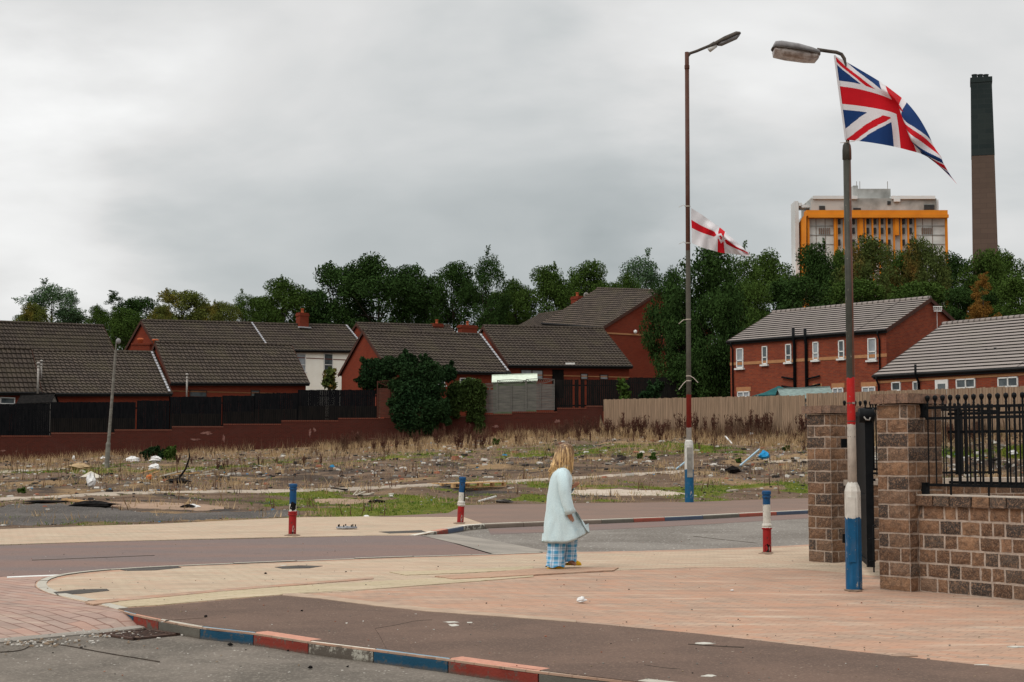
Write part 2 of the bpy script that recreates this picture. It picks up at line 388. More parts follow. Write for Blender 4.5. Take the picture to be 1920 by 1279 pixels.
# ------------------------------------------------------------------ ground: level street sheets
def sheet(name, pix, z, mat, top_down=True, kind='structure', depth=0.015, world=None):
    """flat polygon on the ground from photo corner points, with optional side walls going down"""
    pts = [G(u, v, z) for u, v in pix] if world is None else [Vector((*p, z)) for p in world]
    mb = MB(); 
    area = sum(pts[i].x * pts[(i + 1) % len(pts)].y - pts[(i + 1) % len(pts)].x * pts[i].y for i in range(len(pts)))
    if area < 0: pts.reverse()
    mb.face(pts)
    if depth:
        for i in range(len(pts)):
            a, b_ = pts[i], pts[(i + 1) % len(pts)]
            dz = Vector((0, 0, depth)); mb.face([a - dz, b_ - dz, b_, a])
    o = mb.build(name, mat)
    if kind: o['kind'] = kind
    return o
def smooth_line(pts, n=6):
    out = []
    P_ = [pts[0]] + list(pts) + [pts[-1]]
    for i in range(1, len(P_) - 2):
        p0, p1, p2, p3 = [np.array(p, float) for p in P_[i - 1:i + 3]]
        for k in range(n):
            t = k / n
            out.append(tuple(.5 * ((2 * p1) + (-p0 + p2) * t + (2 * p0 - 5 * p1 + 4 * p2 - p3) * t * t + (-p0 + 3 * p1 - 3 * p2 + p3) * t ** 3)))
    out.append(tuple(pts[-1])); return out

RZ = -.10
sheet('road', None, RZ, M['road'], world=[(-60, 1), (60, 1), (60, 60), (-60, 60)])
# near kerb line on footway level (outer edge), from the flush bend on the left to the bottom right
KERB = [(1190, 1279), (1000, 1258), (840, 1236), (700, 1218), (578, 1203), (475, 1187), (375, 1176), (297, 1162), (250, 1152), (218, 1143), (180, 1133), (140, 1124), (100, 1115), (78, 1107), (67, 1100), (68, 1092), (80, 1085), (105, 1079), (150, 1073), (220, 1067), (350, 1060), (480, 1055), (700, 1046), (900, 1040), (1010, 1036)]
# footway + far edge along the side road, to the right of the frame
NEAR = smooth_line(KERB, 3) + [(1200, 1033), (1420, 1026), (1520, 1021), (1700, 1012), (2300, 990), (3200, 1180), (2400, 1420), (1800, 1345)]
sheet('pavement', NEAR, 0.0, M['pav_pink'])
# brown asphalt footway along the kerb
BROWN = [(222, 1141), (300, 1136), (420, 1125), (530, 1116), (600, 1122), (700, 1135), (800, 1146), (900, 1153), (1100, 1168), (1300, 1187), (1600, 1221), (1920, 1256), (2200, 1290), (2400, 1420), (1800, 1345), (1190, 1277), (1000, 1255), (840, 1233), (700, 1215), (578, 1200), (475, 1184), (375, 1173), (297, 1159), (250, 1149)]
sheet('footpath', BROWN, .006, M['brown_path'])
EDGE = [(530, 1116), (600, 1122), (700, 1135), (800, 1146), (900, 1153), (1000, 1160), (1080, 1166), (1080, 1162), (1000, 1155), (900, 1147), (800, 1139), (700, 1128), (600, 1116), (560, 1112), (530, 1113)]
sheet('pavement_edging', EDGE, .0125, simple('edging_block', (.40, .30, .22), (.30, .22, .165), 4, 1))
# buff paving tongue, yellow tactile band with its red rows
BUFF = [(85, 1106), (82, 1098), (95, 1090), (125, 1082), (170, 1076), (240, 1070), (350, 1063), (480, 1058), (700, 1049), (900, 1043), (1010, 1039), (1200, 1036), (1420, 1029), (1520, 1024), (1700, 1016), (2250, 996), (2250, 1075), (1700, 1086), (1560, 1072), (1460, 1064), (1300, 1064), (1160, 1069), (1000, 1078), (860, 1090), (640, 1110), (530, 1114), (400, 1123), (200, 1138), (120, 1120)]
sheet('pavement_buff', BUFF, .004, M['pav_buff'])
sheet('tactile_paving', [(180, 1128), (300, 1117), (420, 1106), (560, 1098), (700, 1090), (850, 1082), (1000, 1071), (1000, 1081), (860, 1092), (700, 1104), (560, 1112), (420, 1123), (300, 1134), (215, 1139)], .008, M['pav_yellow'])
sheet('tactile_paving_far', [(730, 1072), (870, 1068), (1000, 1061), (1000, 1067), (870, 1074), (760, 1078)], .0125, M['pav_yellow'])
sheet('tactile_blister', [(160, 1129), (205, 1124), (222, 1127), (175, 1133)], .017, M['pav_red'])
sheet('tactile_blister_far', [(815, 1080), (900, 1074), (1000, 1066), (1100, 1063), (1160, 1064), (1150, 1069), (1040, 1075), (920, 1082), (850, 1085)], .017, M['pav_red'])
sheet('pavement_band', [(160, 1127), (420, 1104), (700, 1082), (700, 1085), (420, 1108), (180, 1131)], .0125, M['pav_pink'])
for nm, px in (('tar_patch', [(100, 1110), (150, 1105), (200, 1104), (205, 1107), (150, 1113), (108, 1115)]),
               ('tar_patch_far', [(225, 1067), (330, 1061), (340, 1064), (290, 1069), (240, 1070)]),
               ('tar_patch_mid', [(515, 1063), (560, 1060), (605, 1061), (580, 1065), (530, 1066)])):
    sheet(nm, px, .009, M['tar'])
# raised red side road (table), its ramps and the blocks on the left
sheet('side_street', [(-900, 1105), (0, 1081), (60, 1085), (66, 1096), (64, 1102), (78, 1110), (100, 1116), (140, 1125), (176, 1131), (300, 1128), (600, 1110), (1008, 1040), (930, 1042), (800, 1004), (720, 1004), (480, 1010), (200, 1016), (0, 1023), (-900, 1046)], -.006, M['red_road'], depth=.11)
# ramp of pink blocks in front of the table (slopes down to the main road)
def ramp(name, quad_hi, quad_lo, zlo, mat):
    mb = MB(); hi = [G(u, v, .0) for u, v in quad_hi]; lo = [G(u, v, zlo) for u, v in quad_lo]
    for i in range(len(hi) - 1): mb.face([lo[i], lo[i + 1], hi[i + 1], hi[i]])
    o = mb.build(name, mat); o['kind'] = 'structure'; return o
ramp('road_ramp', [(-500, 1160), (0, 1148), (120, 1143), (200, 1146), (232, 1149)], [(-500, 1245), (0, 1197), (120, 1186), (200, 1179), (262, 1172)], RZ + .008, M['ramp'])
sheet('road_table_blocks', [(-500, 1160), (0, 1148), (120, 1143), (200, 1146), (232, 1149), (218, 1143), (180, 1133), (140, 1125), (100, 1116), (76, 1108), (65, 1101), (66, 1091), (80, 1084), (110, 1077.5), (60, 1079), (0, 1082), (-500, 1100)], .0, M['ramp'])
sheet('ramp_edging', [(-500, 1245), (0, 1197), (120, 1186), (200, 1179), (262, 1172), (272, 1176), (200, 1185), (120, 1192), (0, 1204), (-500, 1254)], RZ + .012, M['strip'])
sheet('concrete_strip_white', [(13, 1083), (60, 1081), (115, 1079), (115, 1077), (60, 1079), (13, 1081)], .004, M['upvc'])
# grey side road beyond and the ramp strip between
ramp('ramp_strip', [(790, 1004), (860, 1020), (930, 1040), (1020, 1040)], [(850, 1001), (930, 1014), (1010, 1030), (1120, 1040)], RZ + .006, M['strip'])
sheet('road_side', [(790, 1002), (850, 1000), (910, 992), (1100, 984), (1510, 962), (2300, 930), (2300, 1000), (1510, 1035), (1000, 1050), (920, 1040)], RZ + .004, M['side_road'])
sheet('road_side_edge', [(915, 991), (1100, 983), (1510, 961), (2300, 929), (2300, 937), (1510, 972), (1200, 990), (1000, 999), (920, 1002)], RZ + .008, M['red_road'])
# far pavement (buff) and far brown footway behind the far kerb
sheet('pavement_far', [(-900, 1044), (0, 1021), (200, 1015), (480, 1008), (700, 1004), (778, 1004), (800, 1000), (850, 989), (905, 981), (868, 969), (800, 967), (560, 970), (300, 982), (0, 992), (-900, 1010)], .0, M['pav_buff'])
sheet('footpath_far', [(700, 969), (870, 969), (905, 981), (1100, 974), (1300, 966), (1510, 956), (2300, 924), (2300, 905), (1510, 934), (1300, 941), (1060, 944), (870, 947), (840, 962)], .004, M['far_path'])
sheet('tar_patch_far_pavement', [(710, 997), (790, 994), (800, 998), (730, 1000)], .005, M['tar'])

# kerbs with painted stones
PAINT = {'r': (.22, .042, .030), 'b': (.018, .070, .120), 'w': (.40, .38, .32), 'g': (.13, .12, .10), 'bb': (.075, .095, .135), 'd': (.20, .16, .13), 'rr': (.30, .085, .06)}
def kerb_paint(k):
    m, t, b = base_mat('kerb_' + {'r': 'red', 'b': 'blue', 'w': 'white', 'g': 'grey', 'bb': 'faded_blue', 'd': 'brown', 'rr': 'faded_red'}[k], .9, .08)
    v = coords(t); base = PAINT[k]
    c = MIX(t, MR(t, noise(t, v, 4, 4), .3, .7), base, tuple(x * .8 for x in base))
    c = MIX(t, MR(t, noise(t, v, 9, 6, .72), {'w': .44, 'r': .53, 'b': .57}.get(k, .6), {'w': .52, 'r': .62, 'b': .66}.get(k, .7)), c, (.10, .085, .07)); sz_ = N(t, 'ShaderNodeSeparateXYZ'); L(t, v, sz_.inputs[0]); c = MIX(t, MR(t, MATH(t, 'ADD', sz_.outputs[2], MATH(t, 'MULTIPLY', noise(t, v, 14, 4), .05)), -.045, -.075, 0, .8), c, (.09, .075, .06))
    # upward faces of the kerb take a paler colour
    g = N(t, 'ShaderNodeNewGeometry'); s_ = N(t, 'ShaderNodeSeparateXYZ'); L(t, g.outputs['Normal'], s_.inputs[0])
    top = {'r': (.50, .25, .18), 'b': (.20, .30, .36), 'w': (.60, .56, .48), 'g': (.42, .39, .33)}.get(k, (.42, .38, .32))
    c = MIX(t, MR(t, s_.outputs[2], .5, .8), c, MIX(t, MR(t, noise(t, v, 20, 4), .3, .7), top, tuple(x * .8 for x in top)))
    L(t, c, b.inputs['Base Color']); bump(t, b, noise(t, v, 50, 4), .4, .01); return m
KM = {k: kerb_paint(k) for k in PAINT}
KL = list(PAINT)
def kerb(name, line, breaks, cols, width=.14, zt=.006, zb=-.12, side=1):
    """line: world 2D polyline (outer edge); stones cut at arc positions 'breaks'"""
    line = [Vector((p[0], p[1])) for p in line]
    L_ = [0]
    for a, b in zip(line, line[1:]): L_.append(L_[-1] + (b - a).length)
    def at(s):
        s = max(0, min(L_[-1] - 1e-6, s))
        for i in range(len(L_) - 1):
            if L_[i + 1] >= s:
                t = (s - L_[i]) / max(1e-9, L_[i + 1] - L_[i]); d = (line[i + 1] - line[i]).normalized()
                return line[i].lerp(line[i + 1], t), d
    mb = MB()
    for (s0, s1), k in zip(zip(breaks, breaks[1:]), cols):
        n = max(1, int((s1 - s0) / .3)); ss = [s0 + .006 + (s1 - s0 - .012) * j / n for j in range(n + 1)]
        rings = []
        ht = rnd.uniform(-.004, .004)
        for s_ in ss:
            p, d = at(s_); nrm = Vector((-d.y, d.x)) * side
            pr = [(0.0, zb), (0.0, zt - .03), (.012, zt - .008), (.03, zt), (width, zt), (width, zb)]
            rings.append([Vector((p.x + nrm.x * a, p.y + nrm.y * a, z_ + (ht if z_ > 0 else 0))) for a, z_ in pr])
        mb.loft(rings, KL.index(k))
    o = mb.build(name, [KM[k] for k in KL]); o['kind'] = 'structure'; return o
def arcs(line, marks):
    """arc positions of the points of 'line' nearest to the marks"""
    line = [Vector((p[0], p[1])) for p in line]; out = []
    L_ = [0]
    for a, b in zip(line, line[1:]): L_.append(L_[-1] + (b - a).length)
    for m_ in marks:
        m_ = Vector((m_[0], m_[1])); best = (9e9, 0)
        for i in range(len(line) - 1):
            d = line[i + 1] - line[i]; t = max(0, min(1, (m_ - line[i]).dot(d) / d.length_squared)); q = line[i] + d * t
            best = min(best, ((q - m_).length, L_[i] + d.length * t))
        out.append(best[1])
    return out
kl = smooth_line([tuple(G(u, v, 0))[:2] for u, v in [(1900, 1362), (1500, 1316)] + KERB[:10]], 5)
marks = [(1190, 1279), (1010, 1259), (840, 1236), (700, 1218), (578, 1203), (475, 1187), (375, 1176), (297, 1162), (250, 1152), (228, 1146)]
br = arcs(kl, [tuple(G(u, v, 0))[:2] for u, v in marks])
kerb('kerb', kl, [0, .9, 1.8] + br, ['w', 'b'] + (['g', 'd'] if False else ['g']) + ['g', 'r', 'b', 'w', 'r', 'b', 'g', 'r', 'b'], side=-1)
kf = smooth_line([tuple(G(u, v, 0))[:2] for u, v in KERB[9:]], 4)
kerb('kerb_flush', kf, list(np.arange(0, 40, .9)), ['g'] * 60, width=.12, zt=.010, side=-1)
fk = smooth_line([tuple(G(u, v, 0))[:2] for u, v in [(779, 1004), (820, 996), (858, 989), (905, 983), (1100, 975.5), (1300, 967.5), (1510, 957), (1900, 941), (2300, 925)]], 4)
br = arcs(fk, [tuple(G(u, v, 0))[:2] for u, v in [(779, 1004), (817, 996), (842, 992), (878, 986.5), (914, 983), (985, 980), (1060, 977), (1130, 974.5), (1186, 972), (1240, 969.5), (1316, 966.5), (1386, 963), (1457, 959.5), (1520, 957)]])
e = br[-1]
kerb('kerb_far', fk, br + [e + 1.2, e + 2.4, e + 4, e + 8], ['w', 'r', 'bb', 'w', 'd', 'd', 'd', 'g', 'rr', 'bb', 'g', 'rr', 'bb'] + ['g', 'rr', 'bb', 'g'], width=.13, side=1)

# ------------------------------------------------------------------ waste ground (rises towards the walls at the back)
FB = [(-700, 1012), (0, 992), (300, 982), (560, 970.5), (700, 968), (800, 966), (850, 960), (875, 948), (1060, 944.5), (1300, 941), (1510, 934), (1920, 919), (2600, 895)]
BB = [(-700, 890, 90), (0, 862, 88), (240, 852, 88), (480, 842, 88), (640, 834, 88), (850, 822, 88), (1000, 813, 88), (1128, 806, 88), (1135, 806, 87), (1510, 812, 72), (1700, 806, 68), (1920, 800, 63), (2600, 790, 52)]
_fb = sorted([(p.x / p.y, p.y) for p in (G(u, v, 0) for u, v in FB)])
_bb = sorted([(p.x / p.y, p.y, p.z) for p in (P(u, v, Y) for u, v, Y in BB)])
def yf(r): return np.interp(r, [a for a, b in _fb], [b for a, b in _fb])
def yb(r): return np.interp(r, [a[0] for a in _bb], [a[1] for a in _bb])
def zb(r): return np.interp(r, [a[0] for a in _bb], [a[2] for a in _bb])
def hump(x, y):
    return .10 * math.sin(x * .55 + 1.3 * math.sin(y * .21)) * math.sin(y * .33 + .7) + .05 * math.sin(x * 1.7 + y * .9) * math.sin(y * 1.3 - x * .4)
def zt(x, y):
    r = x / y; a, b = yf(r), yb(r); t = (y - a) / (b - a)
    if t <= 0: return -.03
    if t > 1: return zb(r)
    return zb(r) * t ** 1.05 - .03 + hump(x, y) * min(1, t * 5) * min(1, (1 - t) * 12)
rs = np.linspace(-.5, .5, 241)
ts = list(np.linspace(-.03, 1, 170))
vs, fs = [], []
for t in ts:
    for r in rs:
        a, b = yf(r), yb(r); y = a + (b - a) * t; x = r * y
        vs.append((x, y, zt(x, y) if t > 0 else -.03))
for extra in range(5):
    for r in rs:
        b = yb(r); z = zb(r)
        left = r < (1130 - CU) / F
        y, zz = [(b + .15, z + (1.1 if left else 0)), (b + 25, z + (1.2 if left else .2)), (160, max(3.2, z + .5)), (600, 6), (4000, 8)][extra]
        vs.append((r * y, y, zz))
nr = len(rs)
for i in range(len(ts) + 4):
    for j in range(nr - 1): fs.append((i * nr + j, i * nr + j + 1, (i + 1) * nr + j + 1, (i + 1) * nr + j))
me = bpy.data.meshes.new('terrain'); me.from_pydata(vs, [], fs); me.polygons.foreach_set('use_smooth', [True] * len(fs)); me.update()
def terrain_mat():
    m, t, b = base_mat('waste_ground', 1.0, .02)
    v = coords(t); vs_ = coords(t, 'Object', (.45, 1, 1))
    soil = MIX(t, MR(t, noise(t, vs_, 1.1, 6, .65), .38, .62), (.105, .070, .050), (.20, .14, .098))
    dry = MIX(t, MR(t, noise(t, v, 9, 4, .6), .4, .65), (.30, .205, .115), (.20, .13, .075))
    at = N(t, 'ShaderNodeAttribute', attribute_name='veg'); sv = N(t, 'ShaderNodeSeparateXYZ'); L(t, at.outputs['Vector'], sv.inputs[0])
    nz_ = noise(t, v, 2.6, 5, .65); nz2 = noise(t, vs_, 1.2, 5, .65)
    c = MIX(t, MR(t, MATH(t, 'ADD', sv.outputs[2], MATH(t, 'SUBTRACT', nz_, .5)), .35, .60, 0, .85), soil, (.060, .048, .040))
    c = MIX(t, MR(t, MATH(t, 'ADD', sv.outputs[1], MATH(t, 'SUBTRACT', nz2, .5)), .35, .60), c, dry)
    green = MIX(t, MR(t, noise(t, v, 7, 4), .4, .65), (.085, .125, .014), (.17, .17, .03))
    c = MIX(t, MR(t, MATH(t, 'ADD', sv.outputs[0], MATH(t, 'MULTIPLY', MATH(t, 'SUBTRACT', nz_, .5), 1.4)), .38, .62, 0, .9), c, green)
    ash = noise(t, coords(t, 'Object', (.5, 1, 1)), .33, 5, .6, .2)
    c = MIX(t, MR(t, ash, .60, .66), c, (.065, .058, .054))
    c = MIX(t, MR(t, noise(t, v, 17, 4, .7), .60, .70, 0, .8), c, (.055, .045, .038))
    c = MIX(t, MR(t, noise(t, v, 26, 3, .7), .66, .70, 0, .85), c, (.42, .37, .31))
    L(t, c, b.inputs['Base Color'])
    bump(t, b, noise(t, v, 8, 6, .75), .9, .12)
    return m
from mathutils import noise as mn
def fbm(x, y, s, o=3): return sum(mn.noise(Vector((x / s * 2 ** k, y / s * 2 ** k, 3.1 * k))) / 2 ** k for k in range(o))
def veg(x, y):
    r = x / y; a, b = yf(r), yb(r); t = (y - a) / (b - a); u = 960 + r * F
    if t < 0 or t > 1: return (.3, .3, 0, 1)
    m = fbm(x, y, 5) + .5 * fbm(x + 30, y, 1.2); q = fbm(x - 50, y, 4)
    near = max(0, 1 - abs(t - .10) / .16) * (1 if u > 500 else .25); mid = max(0, 1 - abs(t - .62) / .12) * (.9 if u > 850 else .5)
    g = min(1, max(0, max(near, mid) * 1.5 * (.45 + m * 2.2)))
    d = min(1, max(0, (t - .66) / .3) * (1.2 if u > 600 else .5) + max(0, q * 1.1))
    k = min(1, max(0, (1 - abs(t - .42) / .26)) * (.55 + q * 1.6))
    return (g, d, k, 1)
ca_ = me.color_attributes.new('veg', 'FLOAT_COLOR', 'POINT'); ca_.data.foreach_set('color', np.array([veg(p[0], p[1]) if i < len(ts) * nr else (.3, .3, 0, 1) for i, p in enumerate(vs)], dtype=np.float32).ravel())
me.materials.append(terrain_mat())
ter = bpy.data.objects.new('terrain', me); COL.objects.link(ter); ter['kind'] = 'structure'
# flat land to the horizon
mb = MB(); mb.face([(-4000, -500, -.6), (4000, -500, -.6), (4000, 4500, -.6), (-4000, 4500, -.6)])
mb.build('ground', M['brown_path'])['kind'] = 'structure'

def T(u, v):
    """point of the waste ground seen at a photo pixel (it lies on the terrain itself)"""
    d = ray(u, v); o = Vector((0, 0, CH)); y = 20.0
    while y < 95:
        p = o + d * (y / d.y)
        if p.y > yf(p.x / p.y) and p.z <= zt(p.x, p.y): return Vector((p.x, p.y, zt(p.x, p.y)))
        y += .1
    p = o + d * (60 / d.y); return Vector((p.x, p.y, zt(p.x, p.y)))
def drape(name, top, bot, mat, lift=.03, n=24, kind='structure', rough=.0, bury=.0):
    """strip lying on the terrain between two photo polylines (top = farther edge)"""
    def rs_(l):
        us = np.linspace(0, 1, n); a = np.array(l, float); k = np.linspace(0, 1, len(l))
        return [(np.interp(x, k, a[:, 0]), np.interp(x, k, a[:, 1])) for x in us]
    A, B = rs_(top), rs_(bot); mb = MB()
    rows = []
    for w in np.linspace(0, 1, 5):
        row = []
        for (u0, v0), (u1, v1) in zip(A, B):
            j = rough * rnd.uniform(-1, 1) if 0 < w < 1 else rough * 3 * rnd.uniform(-1, 1)
            p = T(u1 * (1 - w) + u0 * w, v1 * (1 - w) + v0 * w + j * .5); p.z += lift if 0 < w < 1 else -.03
            row.append(p)
        rows.append(row)
    mb.loft(rows, closed=False)
    o = mb.build(name, mat, smooth=True)
    if kind: o['kind'] = kind
    return o
M['pathpale'] = ground_mat('old_kerb_path', (.36, .30, .24), (.27, .225, .18), (.45, .39, .32), big=1, fine=30)
M['gravel_dark'] = ground_mat('old_tarmac', (.062, .056, .052), (.095, .085, .078), (.22, .195, .17), big=.5, fine=28, fleck=(.38, .34, .3), fleckth=.5)
M['gravel_pale'] = ground_mat('pale_gravel', (.44, .37, .30), (.36, .30, .24), (.52, .45, .37), big=1, fine=24)
M['earth'] = ground_mat('bare_earth', (.30, .205, .145), (.23, .16, .115), (.38, .28, .2), big=.8, fine=30)
drape('path_old_kerb', [(-60, 936), (100, 930), (190, 924), (300, 922), (480, 919), (640, 915), (800, 907), (960, 900), (1100, 893), (1200, 887), (1283, 882)], [(-60, 942), (100, 936), (190, 929), (300, 926), (480, 925), (640, 921), (800, 914), (960, 906), (1100, 898), (1200, 892), (1283, 886)], M['pathpale'], n=90, rough=1.2)
drape('old_tarmac_area', [(-60, 944), (100, 941), (180, 943), (240, 955), (330, 962), (430, 958), (560, 955)], [(-60, 993), (100, 988), (180, 985), (240, 983), (330, 979), (430, 975), (560, 969.5)], M['gravel_dark'], n=60, rough=1.5)
drape('gravel_patch', [(1040, 921), (1100, 917), (1170, 916), (1240, 919), (1285, 926)], [(1040, 925), (1100, 930), (1170, 932), (1240, 931), (1285, 928)], M['gravel_pale'], n=30, rough=1)
drape('gravel_patch_back', [(-40, 884), (60, 880), (140, 877)], [(-40, 889), (60, 885), (140, 880)], M['pathpale'], n=24, rough=1)
drape('gravel_patch_right', [(1440, 864), (1480, 862), (1520, 861)], [(1440, 869), (1480, 868), (1520, 867)], M['pathpale'], n=20, rough=1)
drape('earth_patch', [(590, 936), (640, 933), (700, 938)], [(590, 943), (640, 948), (700, 944)], M['earth'], n=24, rough=1)
drape('earth_patch_left', [(190, 942), (300, 940), (380, 944), (420, 950)], [(190, 950), (300, 957), (380, 960), (420, 955)], M['earth'], n=24, rough=1)

# ------------------------------------------------------------------ boundary walls and fences
def sub_pts(a, b, step):
    n = max(1, round((b - a).length / step)); return [a.lerp(b, i / n) for i in range(n + 1)]
def wall_strip(name, pts, thick, mat, copmat, label, cat='wall'):
    """pts: [(base point, top z)] pairs along a stepped wall; each step a panel"""
    root = thing(name, label, cat, pts[0][0]); o0 = Vector(pts[0][0])
    mb = MB(); cb = MB()
    for (a, b, zt_) in [(pts[i][0], pts[i + 1][0], pts[i][1]) for i in range(len(pts) - 1)]:
        a, b = Vector(a), Vector(b); d = (b - a); d.z = 0; ln = d.length; d.normalize(); n = Vector((-d.y, d.x, 0))
        if n.y < 0: n = -n
        zlo = min(a.z, b.z) - .5
        c = (a + b) / 2 + n * thick / 2; ang = math.atan2(d.y, d.x)
        mb.box((c.x, c.y, (zlo + zt_) / 2), (ln, thick, zt_ - zlo), ang)
        cb.box((c.x, c.y, zt_ + .037), (ln + .01, thick + .04, .075), ang)
    mb.build('brickwork', mat, root, o0); cb.build('coping', copmat, root, o0)
    return root
WY = 88.0
def wz(u, v, Y=WY): return P(u, v, Y)
wsteps = [(-220, 826, 873), (-95, 822, 868), (0, 819, 863), (95, 813.5, 859), (214, 807.5, 854), (322, 801.5, 850), (418, 797, 846), (527, 790.5, 840), (634, 786, 835), (720, 784, 831), (800, 782, 827), (890, 778, 822), (960, 774, 818), (1045, 767, 812), (1100, 763, 808), (1130, 763, 806)]
pts = []
for i, (u, v, b) in enumerate(wsteps): pts.append((P(u, b, WY), P(u, v, WY).z))
M['coping_red'] = brick_mat('coping_brick', (.13, .036, .022), (.10, .03, .02), (.15, .08, .06), w=.11, h=.2)
wall_strip('boundary_wall', pts, .22, M['brick_wall'], M['coping_red'], 'long stepped red brick wall at the back of the waste ground')

def board_fence(name, label, a, b, z0, z1, mat, bw=.11, gap=.035, th=.02, top='flat', group=None, miss=(), post_every=2.4, rails=True, jit=.015, slope=True, lean=0.01, post_mat=None, cat='fence', z1b=None, z0b=None):
    """vertical board fence from a to b (xy); z0/z1 bottom/top at a, z0b/z1b at b"""
    a = Vector((a[0], a[1], 0)); b = Vector((b[0], b[1], 0)); z0b = z0 if z0b is None else z0b; z1b = z1 if z1b is None else z1b
    root = thing(name, label, cat, (a.x, a.y, z0), group=group); o0 = Vector((a.x, a.y, z0))
    d = (b - a); ln = d.length; d.normalize(); n = Vector((-d.y, d.x, 0)); n = n if n.y > 0 else -n; ang = math.atan2(d.y, d.x)
    mb = MB(); k = int(ln / (bw + gap))
    for i in range(k):
        if i in miss: continue
        s = (i + .5) * (bw + gap); w = s / ln; zz0 = z0 + (z0b - z0) * w + rnd.uniform(-jit, jit); zz1 = z1 + (z1b - z1) * w + rnd.uniform(-jit, jit)
        c = a + d * s + n * rnd.uniform(-.004, .004)
        mb.box((c.x, c.y, (zz0 + zz1) / 2), (bw * rnd.uniform(.99, 1.05), th, zz1 - zz0), ang + rnd.uniform(-.02, .02))
    mb.build('boards', mat, root, o0)
    if rails:
        for f in (.18, .82):
            p0 = a + n * .05; p1 = b + n * .05
            MB().beam((p0.x, p0.y, z0 + (z1 - z0) * f), (p1.x, p1.y, z0b + (z1b - z0b) * f), .04, .08).build('rail', post_mat or mat, root, o0)
        m = max(1, round(ln / post_every))
        for i in range(m + 1):
            c = a + d * (ln * i / m) + n * .09; w = i / m; q0 = z0 + (z0b - z0) * w; q1 = z1 + (z1b - z1) * w
            MB().box((c.x, c.y, (q0 + q1) / 2 - .05), (.09, .09, q1 - q0 + .1), ang).build('post', post_mat or mat, root, o0)
    return root
# black-stained fence behind and above the wall, two overlapping tiers per plot
FY = WY + .15
sections = [(-220, 0, 763, 819, 0), (0, 96, 757, 818.5, 0), (96, 258, 754, 813, 1), (258, 320, 751, 812, 0), (320, 418, 744, 806, 1), (418, 478, 742, 800, 1), (478, 560, 737, 796, 1), (560, 707, 731, 790, 1)]
for i, (u0, u1, vt, vb, tier) in enumerate(sections):
    a, b = P(u0, vt, FY), P(u1, vt, FY); lo = P((u0 + u1) / 2, vb + 4, FY).z
    lab = ['black stained board fence above the brick wall, leftmost stretch running out of the photo',
           'black board fence with open slits beside the black shed roof',
           'black board fence below the left bungalow, with a row of small light gaps',
           'short black board fence behind the leaning lamp post',
           'black two tier board fence above the wall where white paint is smeared',
           'black two tier board fence in front of the bungalow with a steel flue',
           'black two tier board fence before the bungalow end beside the cream walled house',
           'black two tier board fence under the cream walled house, ending at the big bush'][i]
    z1 = (a.z + b.z) / 2; mid = lo + (z1 - lo) * .52
    miss = set()
    nb = int((b.x - a.x) / .118)
    if not tier: miss = set(j for j in range(4, nb, 1) if rnd.random() < .06)
    r = board_fence('board_fence', lab, (a.x, a.y), (b.x, b.y), lo, z1, M['wood_black'], miss=miss, gap=.006 if tier else .008, group='black board fences on top of the brick wall')
    if tier:
        mb = MB(); s = a.x
        while s < b.x - .1:
            mb.box((s + .06, a.y - .05, (lo + mid) / 2), (.105, .02, mid - lo + rnd.uniform(-.02, .02))); s += .125
        mb.build('lower_boards', M['wood_black2'], r, (a.x, a.y, lo))
SMR = simple('old_paint_smear', (.22, .12, .10), (.12, .05, .04), 9, 1)
BW = bpy.data.objects['boundary_wall']
for (u, v, w_, h_, sd2) in ((388, 812, 13, 4, 1), (366, 824, 10, 2.5, 2), (420, 822, 3, 8, 3), (581, 812, 3, 9, 4), (671, 811, 1.2, 4, 5), (6, 845, 6, 2, 6), (700, 822, 14, .8, 7), (1045, 790, 10, 4, 8), (930, 800, 8, 3, 9), (31, 846, 2, 1.5, 10), (590, 806, 3, 5, 11)):
    r_ = random.Random(sd2); rg = [P(u + w_ * math.cos(a) * r_.uniform(.4, 1.2), v + h_ * math.sin(a) * r_.uniform(.4, 1.2), WY - .012) for a in np.linspace(0, 2 * PI, 14)[:-1]]
    MB().face(rg[::-1]).build('paint_smear', SMR, BW, Vector(BW.location))
# pieces of dark board fence right of the grey panels
for (u0, u1, vt, vb, Y, lab) in ((1040, 1180, 712, 771, 88.3, 'dark brown board fence with small slits, right of the grey woven panels'), (1180, 1300, 708, 760, 90, 'dark board fence standing in the shade under the big tree')):
    a, b = P(u0, vt, Y), P(u1, vt, Y); lo = P(u0, vb, Y).z
    board_fence('board_fence', lab, (a.x, a.y), (b.x, b.y), lo, a.z, M['wood_black2'], gap=.008, group='dark board fences near the big tree', miss=(9, 12, 15) if u0 == 1040 else (), z1b=b.z)
